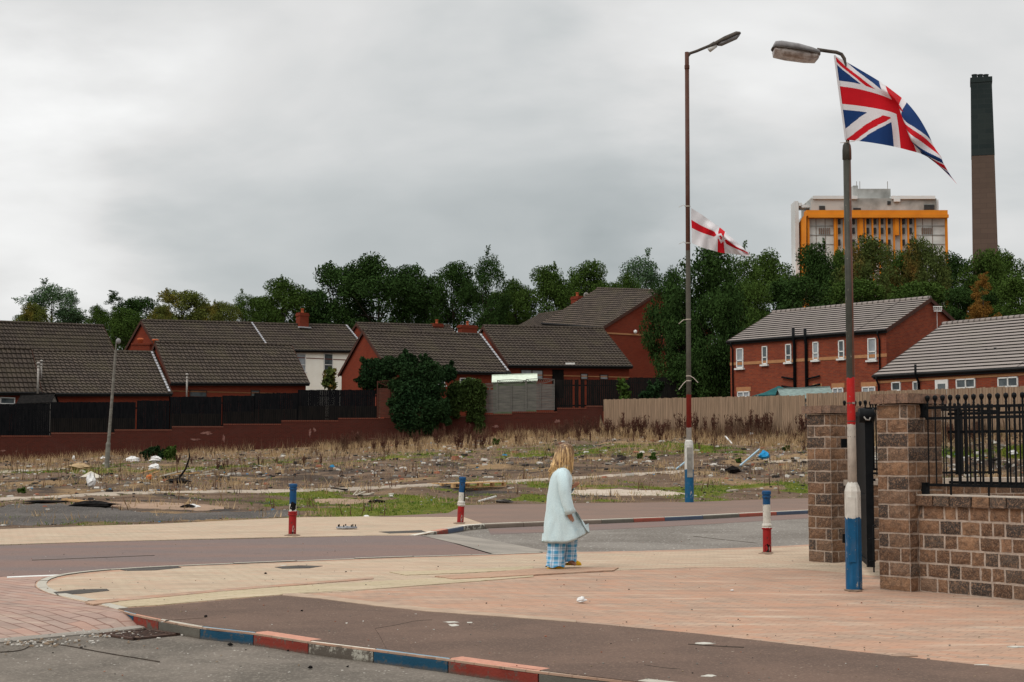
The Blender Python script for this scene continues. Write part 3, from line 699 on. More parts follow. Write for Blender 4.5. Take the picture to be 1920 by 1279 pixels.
# grey woven panels with curved trellis tops
def woven_panel(u0, u1, vt, vb, Y, label, mat):
    a, b = P(u0, vt, Y), P(u1, vt, Y); lo = P((u0 + u1) / 2, vb, Y).z; top = (a.z + b.z) / 2; H = top - lo
    root = thing('woven_panel', label, 'fence panel', (a.x, a.y, lo), group='woven fence panels with trellis tops'); o0 = Vector((a.x, a.y, lo))
    w = b.x - a.x; mb = MB(); k = int(H * .84 / .085)
    for i in range(k): mb.box((a.x + w / 2, a.y + .012 * (i % 2), lo + .05 + i * .085), (w - .06, .018, .076))
    mb.build('slats', mat, root, o0)
    fr = MB()
    for x in (a.x + .03, a.x + w / 2, b.x - .03): fr.box((x, a.y - .02, lo + H * .5 if x != a.x + w / 2 else lo + H * .43), (.05, .05, H if x != a.x + w / 2 else H * .86))
    fr.box((a.x + w / 2, a.y - .02, lo + .03), (w, .045, .06)); fr.build('frame', mat, root, o0)
    tr = MB(); n = 14
    cu = [(a.x + w * i / n, a.y - .02, top - H * .14 * math.sin(PI * i / n)) for i in range(n + 1)]; cu2 = [(x, y, top - .02 + H * .03 * math.sin(PI * i / n)) for i, (x, y, z) in enumerate(cu)]
    for i in range(n):
        tr.beam(cu[i], cu[i + 1], .03, .03); tr.beam(cu2[i], cu2[i + 1], .03, .03); tr.beam(cu[i], cu2[min(n, i + 1)], .012, .012); tr.beam(cu[i + 1], cu2[i], .012, .012)
    tr.build('trellis', mat, root, o0)
M['wood_brown'] = simple('brown_woven', (.10, .04, .028), (.07, .03, .022), 2, .9, cs=(1, 1, 10))
woven_panel(707, 755, 715, 782, 88.1, 'reddish brown woven panel left of the dark bush', M['wood_brown'])
woven_panel(905, 932, 720, 774, 88.1, 'narrow grey woven panel with red daubs right of the ivy', M['wood_grey'])
woven_panel(932, 986, 713, 772, 88.1, 'grey woven panel in front of the pale green shed roof', M['wood_grey'])
woven_panel(986, 1040, 711, 769, 88.1, 'grey woven panel beside the dark board fence', M['wood_grey'])
# tan close board fence
tf = [(1132, 749, 806, 87.2), (1320, 745, 810, 80), (1512, 741, 815, 72)]
tf2 = [(1512, 738, 812, 72), (1790, 729, 810, 66), (2100, 718, 806, 59)]
for lst, lab in ((tf, 'tan close board fence behind dead weeds, from brick wall to stone gate pillar'), (tf2, 'tan close board fence seen between the gate pillars and through the black railings')):
    a, b = P(lst[0][0], lst[0][1], lst[0][3]), P(lst[-1][0], lst[-1][1], lst[-1][3])
    a0, b0 = P(lst[0][0], lst[0][2], lst[0][3]), P(lst[-1][0], lst[-1][2], lst[-1][3])
    board_fence('close_board_fence', lab, (a.x, a.y), (b.x, b.y), a0.z - .25, a.z, M['wood_tan'], bw=.12, gap=.022, jit=.02, z0b=b0.z - .25, z1b=b.z, post_every=3, cat='fence')

# ------------------------------------------------------------------ houses
def solve_pitch(E, n, u, v, it=20):
    """D and rise so that E + n*D + z*rise projects on (u, v)"""
    D, R_ = 4.0, 2.5
    for _ in range(it):
        f = lambda D, R_: np.array(proj((E.x + n.x * D, E.y + n.y * D, E.z + R_))) - np.array((u, v))
        f0 = f(D, R_); J = np.column_stack([(f(D + .01, R_) - f0) / .01, (f(D, R_ + .01) - f0) / .01])
        D, R_ = np.array((D, R_)) - np.linalg.solve(J, f0)
    return float(D), float(R_)
def roof_mesh(E0, E1, R0, R1, gauge=.345, tile=.30, amp=.028, lift=.05, riser=True):
    """stepped courses from eave E0-E1 to ridge R0-R1, with tile waves"""
    mb = MB(); sl = ((R0 - E0).length + (R1 - E1).length) / 2; n = max(2, round(sl / gauge)); W_ = (E1 - E0).length
    nx = max(2, int(W_ / tile * 4)) if amp else 1
    nrm = (E1 - E0).cross(R0 - E0).normalized(); nrm = nrm if nrm.z > 0 else -nrm
    for i in range(n):
        t0, t1 = i / n, (i + 1) / n
        rows = []
        for t, up in ((t0, 0.0), (t0, lift), (t1 + .0, .004)):
            row = []
            for k in range(nx + 1):
                w = k / nx; p = E0.lerp(E1, w).lerp(R0.lerp(R1, w), t)
                wave = amp * math.sin(2 * PI * w * W_ / tile) if amp else 0
                row.append(p + nrm * (up + (wave if up > 0 else 0) + .02))
            rows.append(row)
        for k in range(nx):
            x0, x1 = W_ * k / nx, W_ * (k + 1) / nx
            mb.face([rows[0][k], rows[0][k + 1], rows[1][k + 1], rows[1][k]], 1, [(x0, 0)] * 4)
            y0, y1 = i * gauge + .015, (i + 1) * gauge + .0
            mb.face([rows[1][k], rows[1][k + 1], rows[2][k + 1], rows[2][k]], 0, [(x0, y0), (x1, y0), (x1, y1), (x0, y1)])
    return mb
def window(root, o0, O, d, n, s, z, w, h, style='casement', pane='glass', sill=True, off=.0):
    """window on a facade: O origin at the eave corner, d along, n outward normal, s position, z height"""
    c = O + d * s; c = Vector((c.x, c.y, z)) + n * (.02 + off)
    ax = Matrix((d, n, Vector((0, 0, 1)))).transposed()
    fr = MB(); t = .06
    parts = [((-w / 2 + t / 2, 0), (t, h)), ((w / 2 - t / 2, 0), (t, h)), ((0, h / 2 - t / 2), (w, t)), ((0, -h / 2 + t / 2), (w, t))]
    if style == 'sash': parts.append(((0, -h * .12), (w, t)))
    if style == 'double': parts.append(((0, 0), (t, h)))
    if style == 'cross': parts += [((0, h * .2), (w, t))]
    for (x, zz), (a, b) in parts:
        q = c + d * x + Vector((0, 0, zz)); fr.box(q, (a, .07, b), ax=ax)
    f = fr.build('window', M['upvc'], root, o0)
    MB().box(c - n * .02, (w - .05, .02, h - .05), ax=ax).build('pane', M[pane], f)
    bpy.context.view_layer.update() if False else None
    f.children[0].data.transform(Matrix.Translation(-Vector(o0)))
    if sill:
        q = c + Vector((0, 0, -h / 2 - .06)) + n * .05
        sm = MB().box(q, (w + .16, .16, .09), ax=ax).build('sill', M['upvc'], f); sm.data.transform(Matrix.Translation(-Vector(o0)))
    return f
def house(name, label, EL, ER, YL, YR, ridge, gz, wall='brick_red', tile='tile', rise=None, depth=None, rside='R', over=.25, tiles=(.345, .30, .028), flash=None, barge=True, group=None, gut=True, cat='house', back=True):
    """EL/ER photo points of the front eave ends, ridge = photo point of the ridge above rside"""
    A, B = P(*EL, YL), P(*ER, YR)
    d = (B - A); d.z = 0; ln = d.length; d.normalize(); n = Vector((-d.y, d.x, 0))
    if n.y < 0: n = -n
    if depth is None:
        D, Rr = solve_pitch(B if rside == 'R' else A, n, *ridge)
    else: D, Rr = depth, rise
    R0, R1 = A + n * D + Vector((0, 0, Rr)), B + n * D + Vector((0, 0, Rr)); B0, B1 = A + n * 2 * D, B + n * 2 * D
    print('HOUSE', name, 'len %.1f D %.2f rise %.2f eaveZ %.2f yaw %.0f' % (ln, D, Rr, A.z, math.degrees(math.atan2(d.y, d.x))))
    root = thing(name, label, cat, (A.x, A.y, gz), group=group); o0 = Vector((A.x, A.y, gz))
    rf = roof_mesh(A, B, R0, R1, *tiles[:3])
    r2 = roof_mesh(B1, B0, R1, R0, *tiles[:3]); k = len(rf.v); rf.v += r2.v; rf.f += [tuple(i + k for i in f) for f in r2.f]; rf.m += r2.m; rf.uv += r2.uv
    up = Vector((0, 0, 1))
    # soffit closes the roof from below
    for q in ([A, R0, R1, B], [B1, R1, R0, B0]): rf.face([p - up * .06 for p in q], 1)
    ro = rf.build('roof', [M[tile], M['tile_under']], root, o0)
    rt = MB(); rt.tube([R0 + up * .05, R1 + up * .05], .11, 8); r_ = rt.build('ridge_tiles', M[tile], ro); r_.data.transform(Matrix.Translation(-o0))
    # walls
    i_ = .04 + over; wa, wb = A + n * i_ + d * .12, B + n * i_ - d * .12; wc, we = B1 - n * i_ - d * .12, B0 - n * i_ + d * .12
    slope = Rr / D; ztop = A.z + i_ * slope - .08; ztb = B.z + i_ * slope - .08
    def wp(p, z): return Vector((p.x, p.y, z))
    mb = MB(); ra = R0 + d * .12 - up * .10; rb = R1 - d * .12 - up * .10
    mb.face([wp(wa, gz - 1.5), wp(wb, gz - 1.5), wp(wb, ztb), wp(wa, ztop)])
    mb.face([wp(wc, gz - 1.5), wp(we, gz - 1.5), wp(we, ztop), wp(wc, ztb)])
    mb.face([wp(we, gz - 1.5), wp(wa, gz - 1.5), wp(wa, ztop), ra, wp(we, ztop)])
    mb.face([wp(wb, gz - 1.5), wp(wc, gz - 1.5), wp(wc, ztb), rb, wp(wb, ztb)])
    mb.build('wall', M[wall], root, o0)
    if gut:
        g = MB(); g.tube([A - n * .05 - up * .03, B - n * .05 - up * .03], .065, 8); g.build('gutter', M['gutter'], root, o0)
        MB().beam(A + n * .02 - up * .1, B + n * .02 - up * .1, .03, .16).build('fascia', M['gutter'], root, o0)
    if barge:
        for (e, r, b2, sg) in ((A, R0, B0, -1), (B, R1, B1, 1)):
            m2 = MB()
            for x, y in ((e, r), (r, b2)): m2.beam(x + d * sg * .015 - up * .06, y + d * sg * .015 - up * .06, .035, .20)
            m2.build('bargeboard', M['barge'], root, o0)
    H = dict(root=root, o0=o0, A=A, B=B, d=d, n=n, D=D, rise=Rr, R0=R0, R1=R1, ln=ln, i=i_, gz=gz, wa=wa, ro=ro)
    return H
def facade_pos(H, u):
    """distance along the front wall seen at photo column u"""
    lo, hi = -5, H['ln'] + 5
    for _ in range(40):
        mid = (lo + hi) / 2; p = H['A'] + H['n'] * H['i'] + H['d'] * mid
        if proj(p)[0] < u: lo = mid
        else: hi = mid
    return lo
def win_px(H, u0, u1, v0, v1, style='casement', pane='glass', sill=True):
    s0, s1 = facade_pos(H, u0), facade_pos(H, u1); s = (s0 + s1) / 2
    p = H['A'] + H['n'] * H['i'] + H['d'] * s; Y = p.y
    z1, z0 = P((u0 + u1) / 2, v0, Y).z, P((u0 + u1) / 2, v1, Y).z
    return window(H['root'], H['o0'], H['A'] + H['n'] * H['i'], H['d'], -H['n'], s, (z0 + z1) / 2, abs(s1 - s0), z1 - z0, style, pane, sill)
def flashing(H, side='R'):
    """stepped lead along the verge on the roof face, plus the brown board of the higher neighbour"""
    e, r = (H['B'], H['R1']) if side == 'R' else (H['A'], H['R0'])
    m2 = MB(); k = 15; nn = (H['d']).cross((r - e).normalized()); nn = nn if nn.z > 0 else -nn
    for i in range(k):
        p = e.lerp(r, (i + .2) / k) + nn * .13 - H['d'] * .20; q = e.lerp(r, (i + .95) / k) + nn * .13 - H['d'] * .20
        m2.beam(p, q, .14, .04)
    m2.build('flashing', M['lead'], H['root'], H['o0'])
def chimney(H, u0, u1, vt, vb, frac, pots=1, wide=.5, pot=.35, brick='brick_red', skirt=True, pw=None):
    """chimney stack on a house; frac = where between front eave and rear eave (1 = ridge)"""
    n, D = H['n'], H['D']; Y = (H['R0'].y + H['R1'].y) / 2 - (1 - frac) * D * n.y
    for _ in range(6):
        a, b = P(u0, vt, Y), P(u1, vt, Y); c = (a + b) / 2
        s = (Vector((c.x, c.y, 0)) - Vector((H['A'].x, H['A'].y, 0))).dot(H['d']); p = H['A'] + H['d'] * s + n * D * frac; Y = p.y
    zb_ = P((u0 + u1) / 2, vb, Y).z; zt_ = a.z; w = (b.x - a.x)
    ang = math.atan2(H['d'].y, H['d'].x)
    root = H['root']; o0 = H['o0']
    mb = MB(); mb.box((p.x, p.y, (zb_ - 1.2 + zt_) / 2), (w * .95, wide, zt_ - zb_ + 1.2), ang)
    mb.box((p.x, p.y, zt_ - .10), (w * 1.06, wide * 1.12, .14), ang); mb.box((p.x, p.y, zt_ + .04), (w * .96, wide * 1.02, .10), ang)
    st = mb.build('chimney', M[brick], H['ro'], o0)
    for i in range(pots):
        q = p + H['d'] * ((i - (pots - 1) / 2) * w * .45)
        m_ = MB(); m_.lathe([(.13, 0), (.12, .05), (.11, pot * .8), (.14, pot * .85), (.14, pot), (.09, pot)], (q.x, q.y, zt_ + .08), 12)
        po = m_.build('pot', M['pot'], H['root'], o0, smooth=True)
    if skirt:
        mb = MB(); mb.box((p.x, p.y, zb_ + .02), (w * 1.25, wide * 1.6, .10), ang); mb.build('chimney_flashing', M['lead'], H['root'], o0)
    return p, zt_
def flue(H, u, vt, vb, frac, r=.055, mat='steel', cowl=True, lab=None, base_drop=.6):
    n, D = H['n'], H['D']; Y = H['A'].y
    for _ in range(6):
        c = P(u, vb, Y); s = (Vector((c.x, c.y, 0)) - Vector((H['A'].x, H['A'].y, 0))).dot(H['d']); p = H['A'] + H['d'] * s + n * D * frac; Y = p.y
    z1, z0 = P(u, vt, Y).z, P(u, vb, Y).z
    mb = MB(); mb.tube([(p.x, p.y, z0 - base_drop), (p.x, p.y, z1)], r, 8)
    if cowl: mb.lathe([(r * 1.9, 0), (r * 2.1, .05), (r * .6, .13)], (p.x, p.y, z1 - .02), 10); mb.lathe([(r * 1.3, 0), (r * 1.3, .05)], (p.x, p.y, z1 - .25), 10)
    return mb.build('flue', M[mat], H['root'], H['o0'], smooth=True)
def course(H, v, u, mat='stringcourse', h=.16):
    p = H['A'] + H['n'] * H['i']; z = P(u, v, p.y).z
    a = H['A'] + H['n'] * (H['i'] - .015) + H['d'] * .1; b = H['B'] + H['n'] * (H['i'] - .015) - H['d'] * .1
    a.z = b.z = z; MB().beam(a, b, .02, h).build('brick_course', M[mat], H['root'], H['o0'])
def downpipe(H, s, z1=None, z0=None, front=True, r=.045, up=0):
    p = H['A'] + H['n'] * (H['i'] - .07) + H['d'] * s; zt_ = z1 or H['A'].z
    mb = MB(); q = p - H['n'] * .15
    mb.tube([(p.x, p.y, z0 or H['gz'] - .5), (p.x, p.y, zt_ - .45), (q.x, q.y, zt_ - .2), (q.x, q.y, zt_ + up)], r, 8); mb.build('downpipe', M['black_paint'], H['root'], H['o0'], smooth=True)

# -- left terraces (bungalows in front, two-storey row behind)
Gd = 2.6
H1 = house('terrace_house', 'brown tiled house roof behind the leftmost bungalow, ending left of the leaning lamp post', (-330, 700), (236, 703), 94, 113, (193, 612), Gd, group='terraced houses with brown tiles')
H2a = house('bungalow', 'brown tiled bungalow at the left edge, small white window beside the black shed', (-230, 736), (78, 736), 86.0, 93.0, (58, 655), Gd, group='brown tiled bungalows')
H2 = house('bungalow', 'bungalow behind the leaning lamp post, pale stepped flashing down its right edge', (79, 738), (323, 738), 93.5, 98, (289, 662), Gd, group='brown tiled bungalows'); flashing(H2)
flue(H2a, 71, 692 - 10, 735, -.08, .07); flue(H2, 77, 678, 707, .35, .06)
win_px(H2a, 0, 28, 745, 758, 'casement')
H3 = house('bungalow', 'brown tiled bungalow left of the cream walled house, orange chimney pots at its end', (320, 718), (580, 719), 98.6, 104.4, (546, 648), Gd + .3, group='brown tiled bungalows')
flue(H3, 350, 703, 742, -.1, .06); 
for w_ in (win_px(H3, 355, 388, 731, 745, 'casement', 'glass', False), win_px(H3, 470, 487, 731, 745, 'casement', 'glass', False)): w_.data.materials[0] = M['barge']; course(H3, 733, 400, h=.08)
_a, _b, _c = P(251, 646, 103.5), P(283, 646, 103.5), P(267, 672, 103.5)
_m = MB().box(((_a.x + _b.x) / 2, 103.5, (_a.z + _c.z) / 2), (_b.x - _a.x, .9, _a.z - _c.z)); _m.box(((_a.x + _b.x) / 2, 103.5, _a.z), (_b.x - _a.x + .12, 1.0, .12))
_m.build('chimney', M['brick_red'], H3['root'], H3['o0'])
H4 = house('terrace_house', 'two storey brown tiled house with a narrow red gable on its left side', (296, 655), (509, 657), 108, 114.5, (475, 607), Gd + .5, group='terraced houses with brown tiles', barge=True); flashing(H4)
H5 = house('terrace_house', 'two storey house with cream rendered wall and white sash windows', (510, 656), (690, 658), 114.5, 120.5, (652, 612), Gd + .5, wall='render_white', group='terraced houses with brown tiles'); flashing(H5)
chimney(H5, 557, 577, 589, 615, .95, 1, .6)
win_px(H5, 554, 573, 663, 697, 'sash', 'curtain'); win_px(H5, 607, 624, 663, 697, 'sash'); course(H5, 668, 600, 'brick_red', .06)
# loose pots standing on the stack left of the cream house row
p = P(263, 646, 103.5)
for u_, (vt_, vb_) in ((263, (634, 647)), (291, (636, 646))):
    q = P(u_, vb_, 103.5); h_ = P(u_, vt_, 103.5).z - q.z
    MB().lathe([(.17, -.1), (.17, h_ * .6), (.24, h_ * .7), (.24, h_ * .9), (.14, h_)], q, 12).build('pot', M['pot'], H3['root'], H3['o0'], smooth=True)
# -- centre
H6 = house('bungalow', 'brown tiled bungalow behind the big dark bush, its red gable facing left', (728, 694), (957, 699), 98, 103, (904, 629), Gd + .6, group='brown tiled bungalows'); flashing(H6)
win_px(H6, 862, 890, 709, 722, 'casement'); win_px(H6, 816, 834, 708, 722, 'casement')
H7 = house('bungalow', 'brown tiled bungalow in front of the tall house, small windows under its eave', (953, 685), (1186, 687), 103.8, 108, (1131, 617), Gd + .8, group='brown tiled bungalows')
for (a_, b_, c_, d_, st) in ((976, 1018, 693, 712, 'double'), (1088, 1102, 700, 712, 'casement'), (1124, 1140, 702, 712, 'casement')): win_px(H7, a_, b_, c_, d_, st, 'curtain', False).data.materials[0] = M['barge']
s_ = facade_pos(H7, 1046); q = H7['A'] + H7['n'] * (H7['i'] - .01) + H7['d'] * s_
MB().box((q.x, q.y, H7['A'].z - 1.2), (.9, .05, 2.0), math.atan2(H7['d'].y, H7['d'].x)).build('door', M['wood_black2'], H7['root'], H7['o0'])
course(H7, 702, 1060, h=.07)
q = P(1069, 682, 103); MB().box((q.x, q.y, q.z), (.65, .25, .12)).build('meter_box', M['upvc'], H7['root'], H7['o0'])
H6b = house('terrace_house', 'strip of brown roof behind the central bungalow, with a red chimney and a white flashing', (703, 652), (880, 655), 121, 127, (668, 607), Gd + .8, group='terraced houses with brown tiles', rside='L'); 
chimney(H6b, 808, 830, 609, 628, 1.0, 1, .6, skirt=False); chimney(H6b, 858, 896, 612, 632, .9, 1, .6, skirt=False)
H8 = house('terrace_house', 'tall red brick house with a bare gable beside the big tree', (1016, 606), (1131, 614), 122, 115, (1238, 546), Gd + .9, tiles=(.345, .30, .02), group='tall houses behind the bungalows')
q = H8['B'] + H8['n'] * (H8['D'] * .55) + H8['d'] * .0
ch = P(1155, 623, q.y + .2); MB().ell((q.x, q.y - .2, ch.z), (.14, .14, .16)).build('alarm_box', M['upvc'], H8['root'], H8['o0'], smooth=True)
# buff brick line on the gable
wb0 = H8['B'] + H8['n'] * H8['i'] - H8['d'] * .1; wc0 = H8['B'] + H8['n'] * (2 * H8['D'] - H8['i']) - H8['d'] * .1
zc = P(1190, 630, (wb0.y + wc0.y) / 2).z; wb0.z = wc0.z = zc; MB().beam(wb0, wc0, .05, .12).build('brick_course', M['stringcourse'], H8['root'], H8['o0'])
H8b = house('terrace_house', 'lower roof with a tall brick chimney and dish, left of the tall gabled house', (940, 628), (1058, 612), 131, 123, (1130, 573), Gd + .9, tiles=(.345, .30, .02), group='tall houses behind the bungalows')
cpnt, cz = chimney(H8b, 1072, 1096, 558, 586, 1.0, 1, .6)
q = Vector((cpnt.x + .75, cpnt.y - .3, cz + .1))
mb = MB(); mb.loft([[(q.x + r * math.cos(a) * .8, q.y - .25 + dd + r * .2 * math.cos(a), q.z + r * math.sin(a)) for a in np.linspace(0, 2 * PI, 15)[:-1]] for r, dd in ((.02, .10), (.16, .07), (.30, 0), (.29, .02), (.02, .13))])
mb.tube([(q.x, q.y - .15, q.z), (q.x - .2, q.y, q.z - .3), (cpnt.x + .3, cpnt.y, cz - .4)], .02, 6)
tag(mb.build('satellite_dish', M['steel'], smooth=True), 'round grey satellite dish beside the tallest chimney', 'satellite dish')
# -- right: two storey block and bungalow with pale grey striped tiles
R1h = house('terrace_house', 'two storey orange brick house with six narrow upstairs windows and black soil pipes', (1363, 641), (1662, 618), 86, 77.8, (1745, 560), 2.4, wall='brick_orange', tile='tile_grey', tiles=(.36, 9, 0), group='houses with pale grey tiles', over=.1)
for (u0, u1, v0, v1, pn) in ((1381, 1394, 653, 690, 'curtain'), (1429, 1439, 649, 683, 'glass'), (1473, 1484, 645, 679, 'glass'), (1524, 1535, 641, 675, 'curtain'), (1572, 1583, 638, 672, 'glass'), (1627, 1643, 634, 675, 'curtain')):
    win_px(R1h, u0, u1, v0, v1, 'sash', pn)
course(R1h, 683, 1500, h=.17)
for (u0, u1, v0, v1) in ((1382, 1405, 734, 745), (1525, 1538, 728, 745), (1560, 1580, 727, 745), (1615, 1640, 725, 745)):
    win_px(R1h, u0, u1, v0, v1, 'double', 'curtain', False)
    s0, s1 = facade_pos(R1h, u0 - 2), facade_pos(R1h, u1 + 2); pm = R1h['A'] + R1h['n'] * (R1h['i'] - .012) + R1h['d'] * (s0 + s1) / 2
    z_ = P((u0 + u1) / 2, v0 - 4, pm.y).z; MB().box((pm.x, pm.y, z_), (s1 - s0, .03, .26), math.atan2(R1h['d'].y, R1h['d'].x)).build('lintel', M['stringcourse'], R1h['root'], R1h['o0'])
for u_ in (1487, 1509):
    s_ = facade_pos(R1h, u_ + 4); p = R1h['A'] + R1h['n'] * (R1h['i'] - .1) + R1h['d'] * s_; q = R1h['A'] + R1h['n'] * (R1h['i'] + .25) + R1h['d'] * (s_ - .12)
    zt_ = P(u_, 616, p.y).z; ze = R1h['A'].z
    MB().tube([(p.x, p.y, 1.5), (p.x, p.y, ze - .45), (q.x - .25, q.y - .45, ze - .1), (q.x - .25, q.y - .45, zt_)], .085, 8).build('soil_pipe', M['black_paint'], R1h['root'], R1h['o0'], smooth=True)
    sg = -1 if u_ == 1487 else 1
    for dz in (0, -.45 if sg > 0 else -.5):
        e = p + R1h['d'] * sg * .9; z_ = P(u_, 706, p.y).z + dz
        MB().tube([(p.x, p.y, z_ - .15), (e.x, e.y, z_)], .05, 8).build('waste_pipe', M['black_paint'], R1h['root'], R1h['o0'], smooth=True)
downpipe(R1h, .35); downpipe(R1h, R1h['ln'] - .5)
# dish and cable on the gable
q = R1h['B'] + R1h['n'] * (R1h['D'] * 1.12) + R1h['d'] * .05; z_ = P(1755, 580, q.y).z
mb = MB(); mb.tube([(q.x, q.y, z_), (q.x, q.y, z_ - 1.4)], .015, 6)
for k in range(5): mb.tube([(q.x - .2 + k * .1, q.y - .15, z_ - .12), (q.x - .2 + k * .1, q.y - .15, z_ + .12)], .012, 5)
mb.box((q.x, q.y - .15, z_), (.5, .03, .03)); mb.box((q.x, q.y - .15, z_ + .13), (.5, .02, .05)); mb.box((q.x, q.y - .15, z_ - .11), (.4, .02, .05))
tag(mb.build('television_aerial', M['upvc']), 'small white aerial fixed high on the orange brick gable', 'aerial')
R2h = house('bungalow', 'long orange brick bungalow with pale grey striped roof behind the railings', (1637, 705), (2150, 677), 74, 60.5, None, 2.4, wall='brick_orange', tile='tile_grey', depth=4.9, rise=2.75, tiles=(.36, 9, 0), group='houses with pale grey tiles', over=.1)
for (u0, u1, v0, v1, st, pn) in ((1672, 1689, 716, 733, 'casement', 'glass'), (1712, 1722, 715, 733, 'casement', 'glass'), (1793, 1829, 710, 728, 'double', 'glass'), (1871, 1909, 707, 726, 'double', 'glass')): win_px(R2h, u0, u1, v0, v1, st, pn, False)
s0, s1 = facade_pos(R2h, 1754), facade_pos(R2h, 1778); q = R2h['A'] + R2h['n'] * (R2h['i'] - .02) + R2h['d'] * (s0 + s1) / 2; z_ = P(1766, 712, q.y).z
dr = MB().box((q.x, q.y, z_ - 1.0), (s1 - s0, .07, 2.0), math.atan2(R2h['d'].y, R2h['d'].x)).build('door', M['upvc'], R2h['root'], R2h['o0'])
g_ = MB().box((q.x - .03, q.y - .04, z_ - .42), ((s1 - s0) * .55, .05, .45), math.atan2(R2h['d'].y, R2h['d'].x)).build('pane', M['glass'], dr); g_.data.transform(Matrix.Translation(-R2h['o0']))
course(R2h, 717, 1700, h=.12); downpipe(R2h, .3)
s_ = facade_pos(R2h, 1724); p = R2h['A'] + R2h['n'] * (R2h['i'] - .08) + R2h['d'] * s_
MB().tube([(p.x, p.y, 1.5), (p.x, p.y, R2h['A'].z - .4), (p.x - .2, p.y - .25, R2h['A'].z - .1), (p.x - .2, p.y - .25, P(1721, 684, p.y).z)], .06, 8).build('soil_pipe', M['black_paint'], R2h['root'], R2h['o0'], smooth=True)
for u_, vt_, vb_ in ((1858, 654, 680), (1875, 652, 679)): flue(R2h, u_, vt_, vb_, .38, .075, 'black_paint', False)
for u_, v_ in ((1884, 655), (1908, 655)):
    q = P(u_, v_, R2h['A'].y - 3); 
# ------------------------------------------------------------------ sheds behind the fences
def shed(name, label, eaves, Y, dpt, rise, gz, roofm, sidem, cat='shed'):
    (u0, v0), (u1, v1) = eaves; a, b = P(u0, v0, Y), P(u1, v1, Y); root = thing(name, label, cat, (a.x, a.y, gz)); o0 = Vector((a.x, a.y, gz))
    w = b.x - a.x; up = Vector((0, 0, 1)); n = Vector((0, 1, 0))
    mb = MB(); r0, r1 = a + n * dpt / 2 + up * rise, b + n * dpt / 2 + up * rise; c0, c1 = a + n * dpt, b + n * dpt
    for q in ([a, b, r1, r0], [c1, c0, r0, r1]):
        mb.face(q); mb.face([p - up * .05 for p in reversed(q)])
    mb.face([a - up * .05, b - up * .05, b, a]); mb.beam(r0 + up * .02, r1 + up * .02, .1, .04)
    mb.build('roof', roofm, root, o0)
    mb = MB(); i_ = .08
    pa, pb, pc, pd = a + Vector((i_, i_, 0)), b + Vector((-i_, i_, 0)), c1 + Vector((-i_, -i_, 0)), c0 + Vector((i_, -i_, 0))
    g = lambda p: Vector((p.x, p.y, gz - .3)); dn = up * .03
    mb.face([g(pa), g(pb), pb - dn, pa - dn]); mb.face([g(pb), g(pc), pc - dn, r1 - Vector((i_, 0, .08)), pb - dn]); mb.face([g(pc), g(pd), pd - dn, pc - dn]); mb.face([g(pd), g(pa), pa - dn, r0 + Vector((i_, 0, -.08)), pd - dn])
    mb.build('wall', sidem, root, o0); return root
shed('garden_shed', 'black garden shed roof peeping over the black fence at the far left', ((30, 757), (96, 754)), 90, 1.6, .55, 2.4, M['char'], M['wood_grey'])
shed('garden_shed', 'garden shed with a pale green sheet roof behind the grey woven panels', ((922, 716), (1008, 713)), 91, 2.2, .45, 3.0, M['shed_roof'], M['shed_side'])
shed('garden_shed', 'garden shed with dull grey green felt roof behind the tan fence', ((1466, 748), (1566, 744)), 75.5, 2.4, .55, 2.4, M['roof_felt'], M['wood_grey'])
# teal gazebo canopy
a = P(1421, 741, 79); b = P(1516, 739, 79); c = (a + b) / 2 + Vector((0, 1.3, 0)); ap = Vector((c.x, c.y, P(1475, 723, 80).z))
g0 = thing('gazebo', 'teal fabric gazebo top behind the tan fence', 'gazebo', (c.x, c.y, 2.4)); o0 = Vector((c.x, c.y, 2.4)); hw = (b.x - a.x) / 2
mb = MB(); q = [Vector((c.x + sx * hw, c.y + sy * 1.3, a.z)) for sx, sy in ((-1, -1), (1, -1), (1, 1), (-1, 1))]
for i in range(4):
    p0, p1 = q[i], q[(i + 1) % 4]; m0 = (p0 + p1) / 2 + Vector((0, 0, .04)); k0 = p0.lerp(ap, .5) - Vector((0, 0, .06)); k1 = p1.lerp(ap, .5) - Vector((0, 0, .06))
    mb.face([p0, m0, p1, k1, ap, k0]); mb.face([p0 - Vector((0, 0, .2)), p1 - Vector((0, 0, .2)), p1, m0, p0])
mb.build('canopy', M['green_felt'], g0, o0)
for k in q: MB().tube([(k.x * 1.0, k.y, 2.2), (k.x, k.y, k.z)], .03, 6).build('leg', M['steel'], g0, o0)

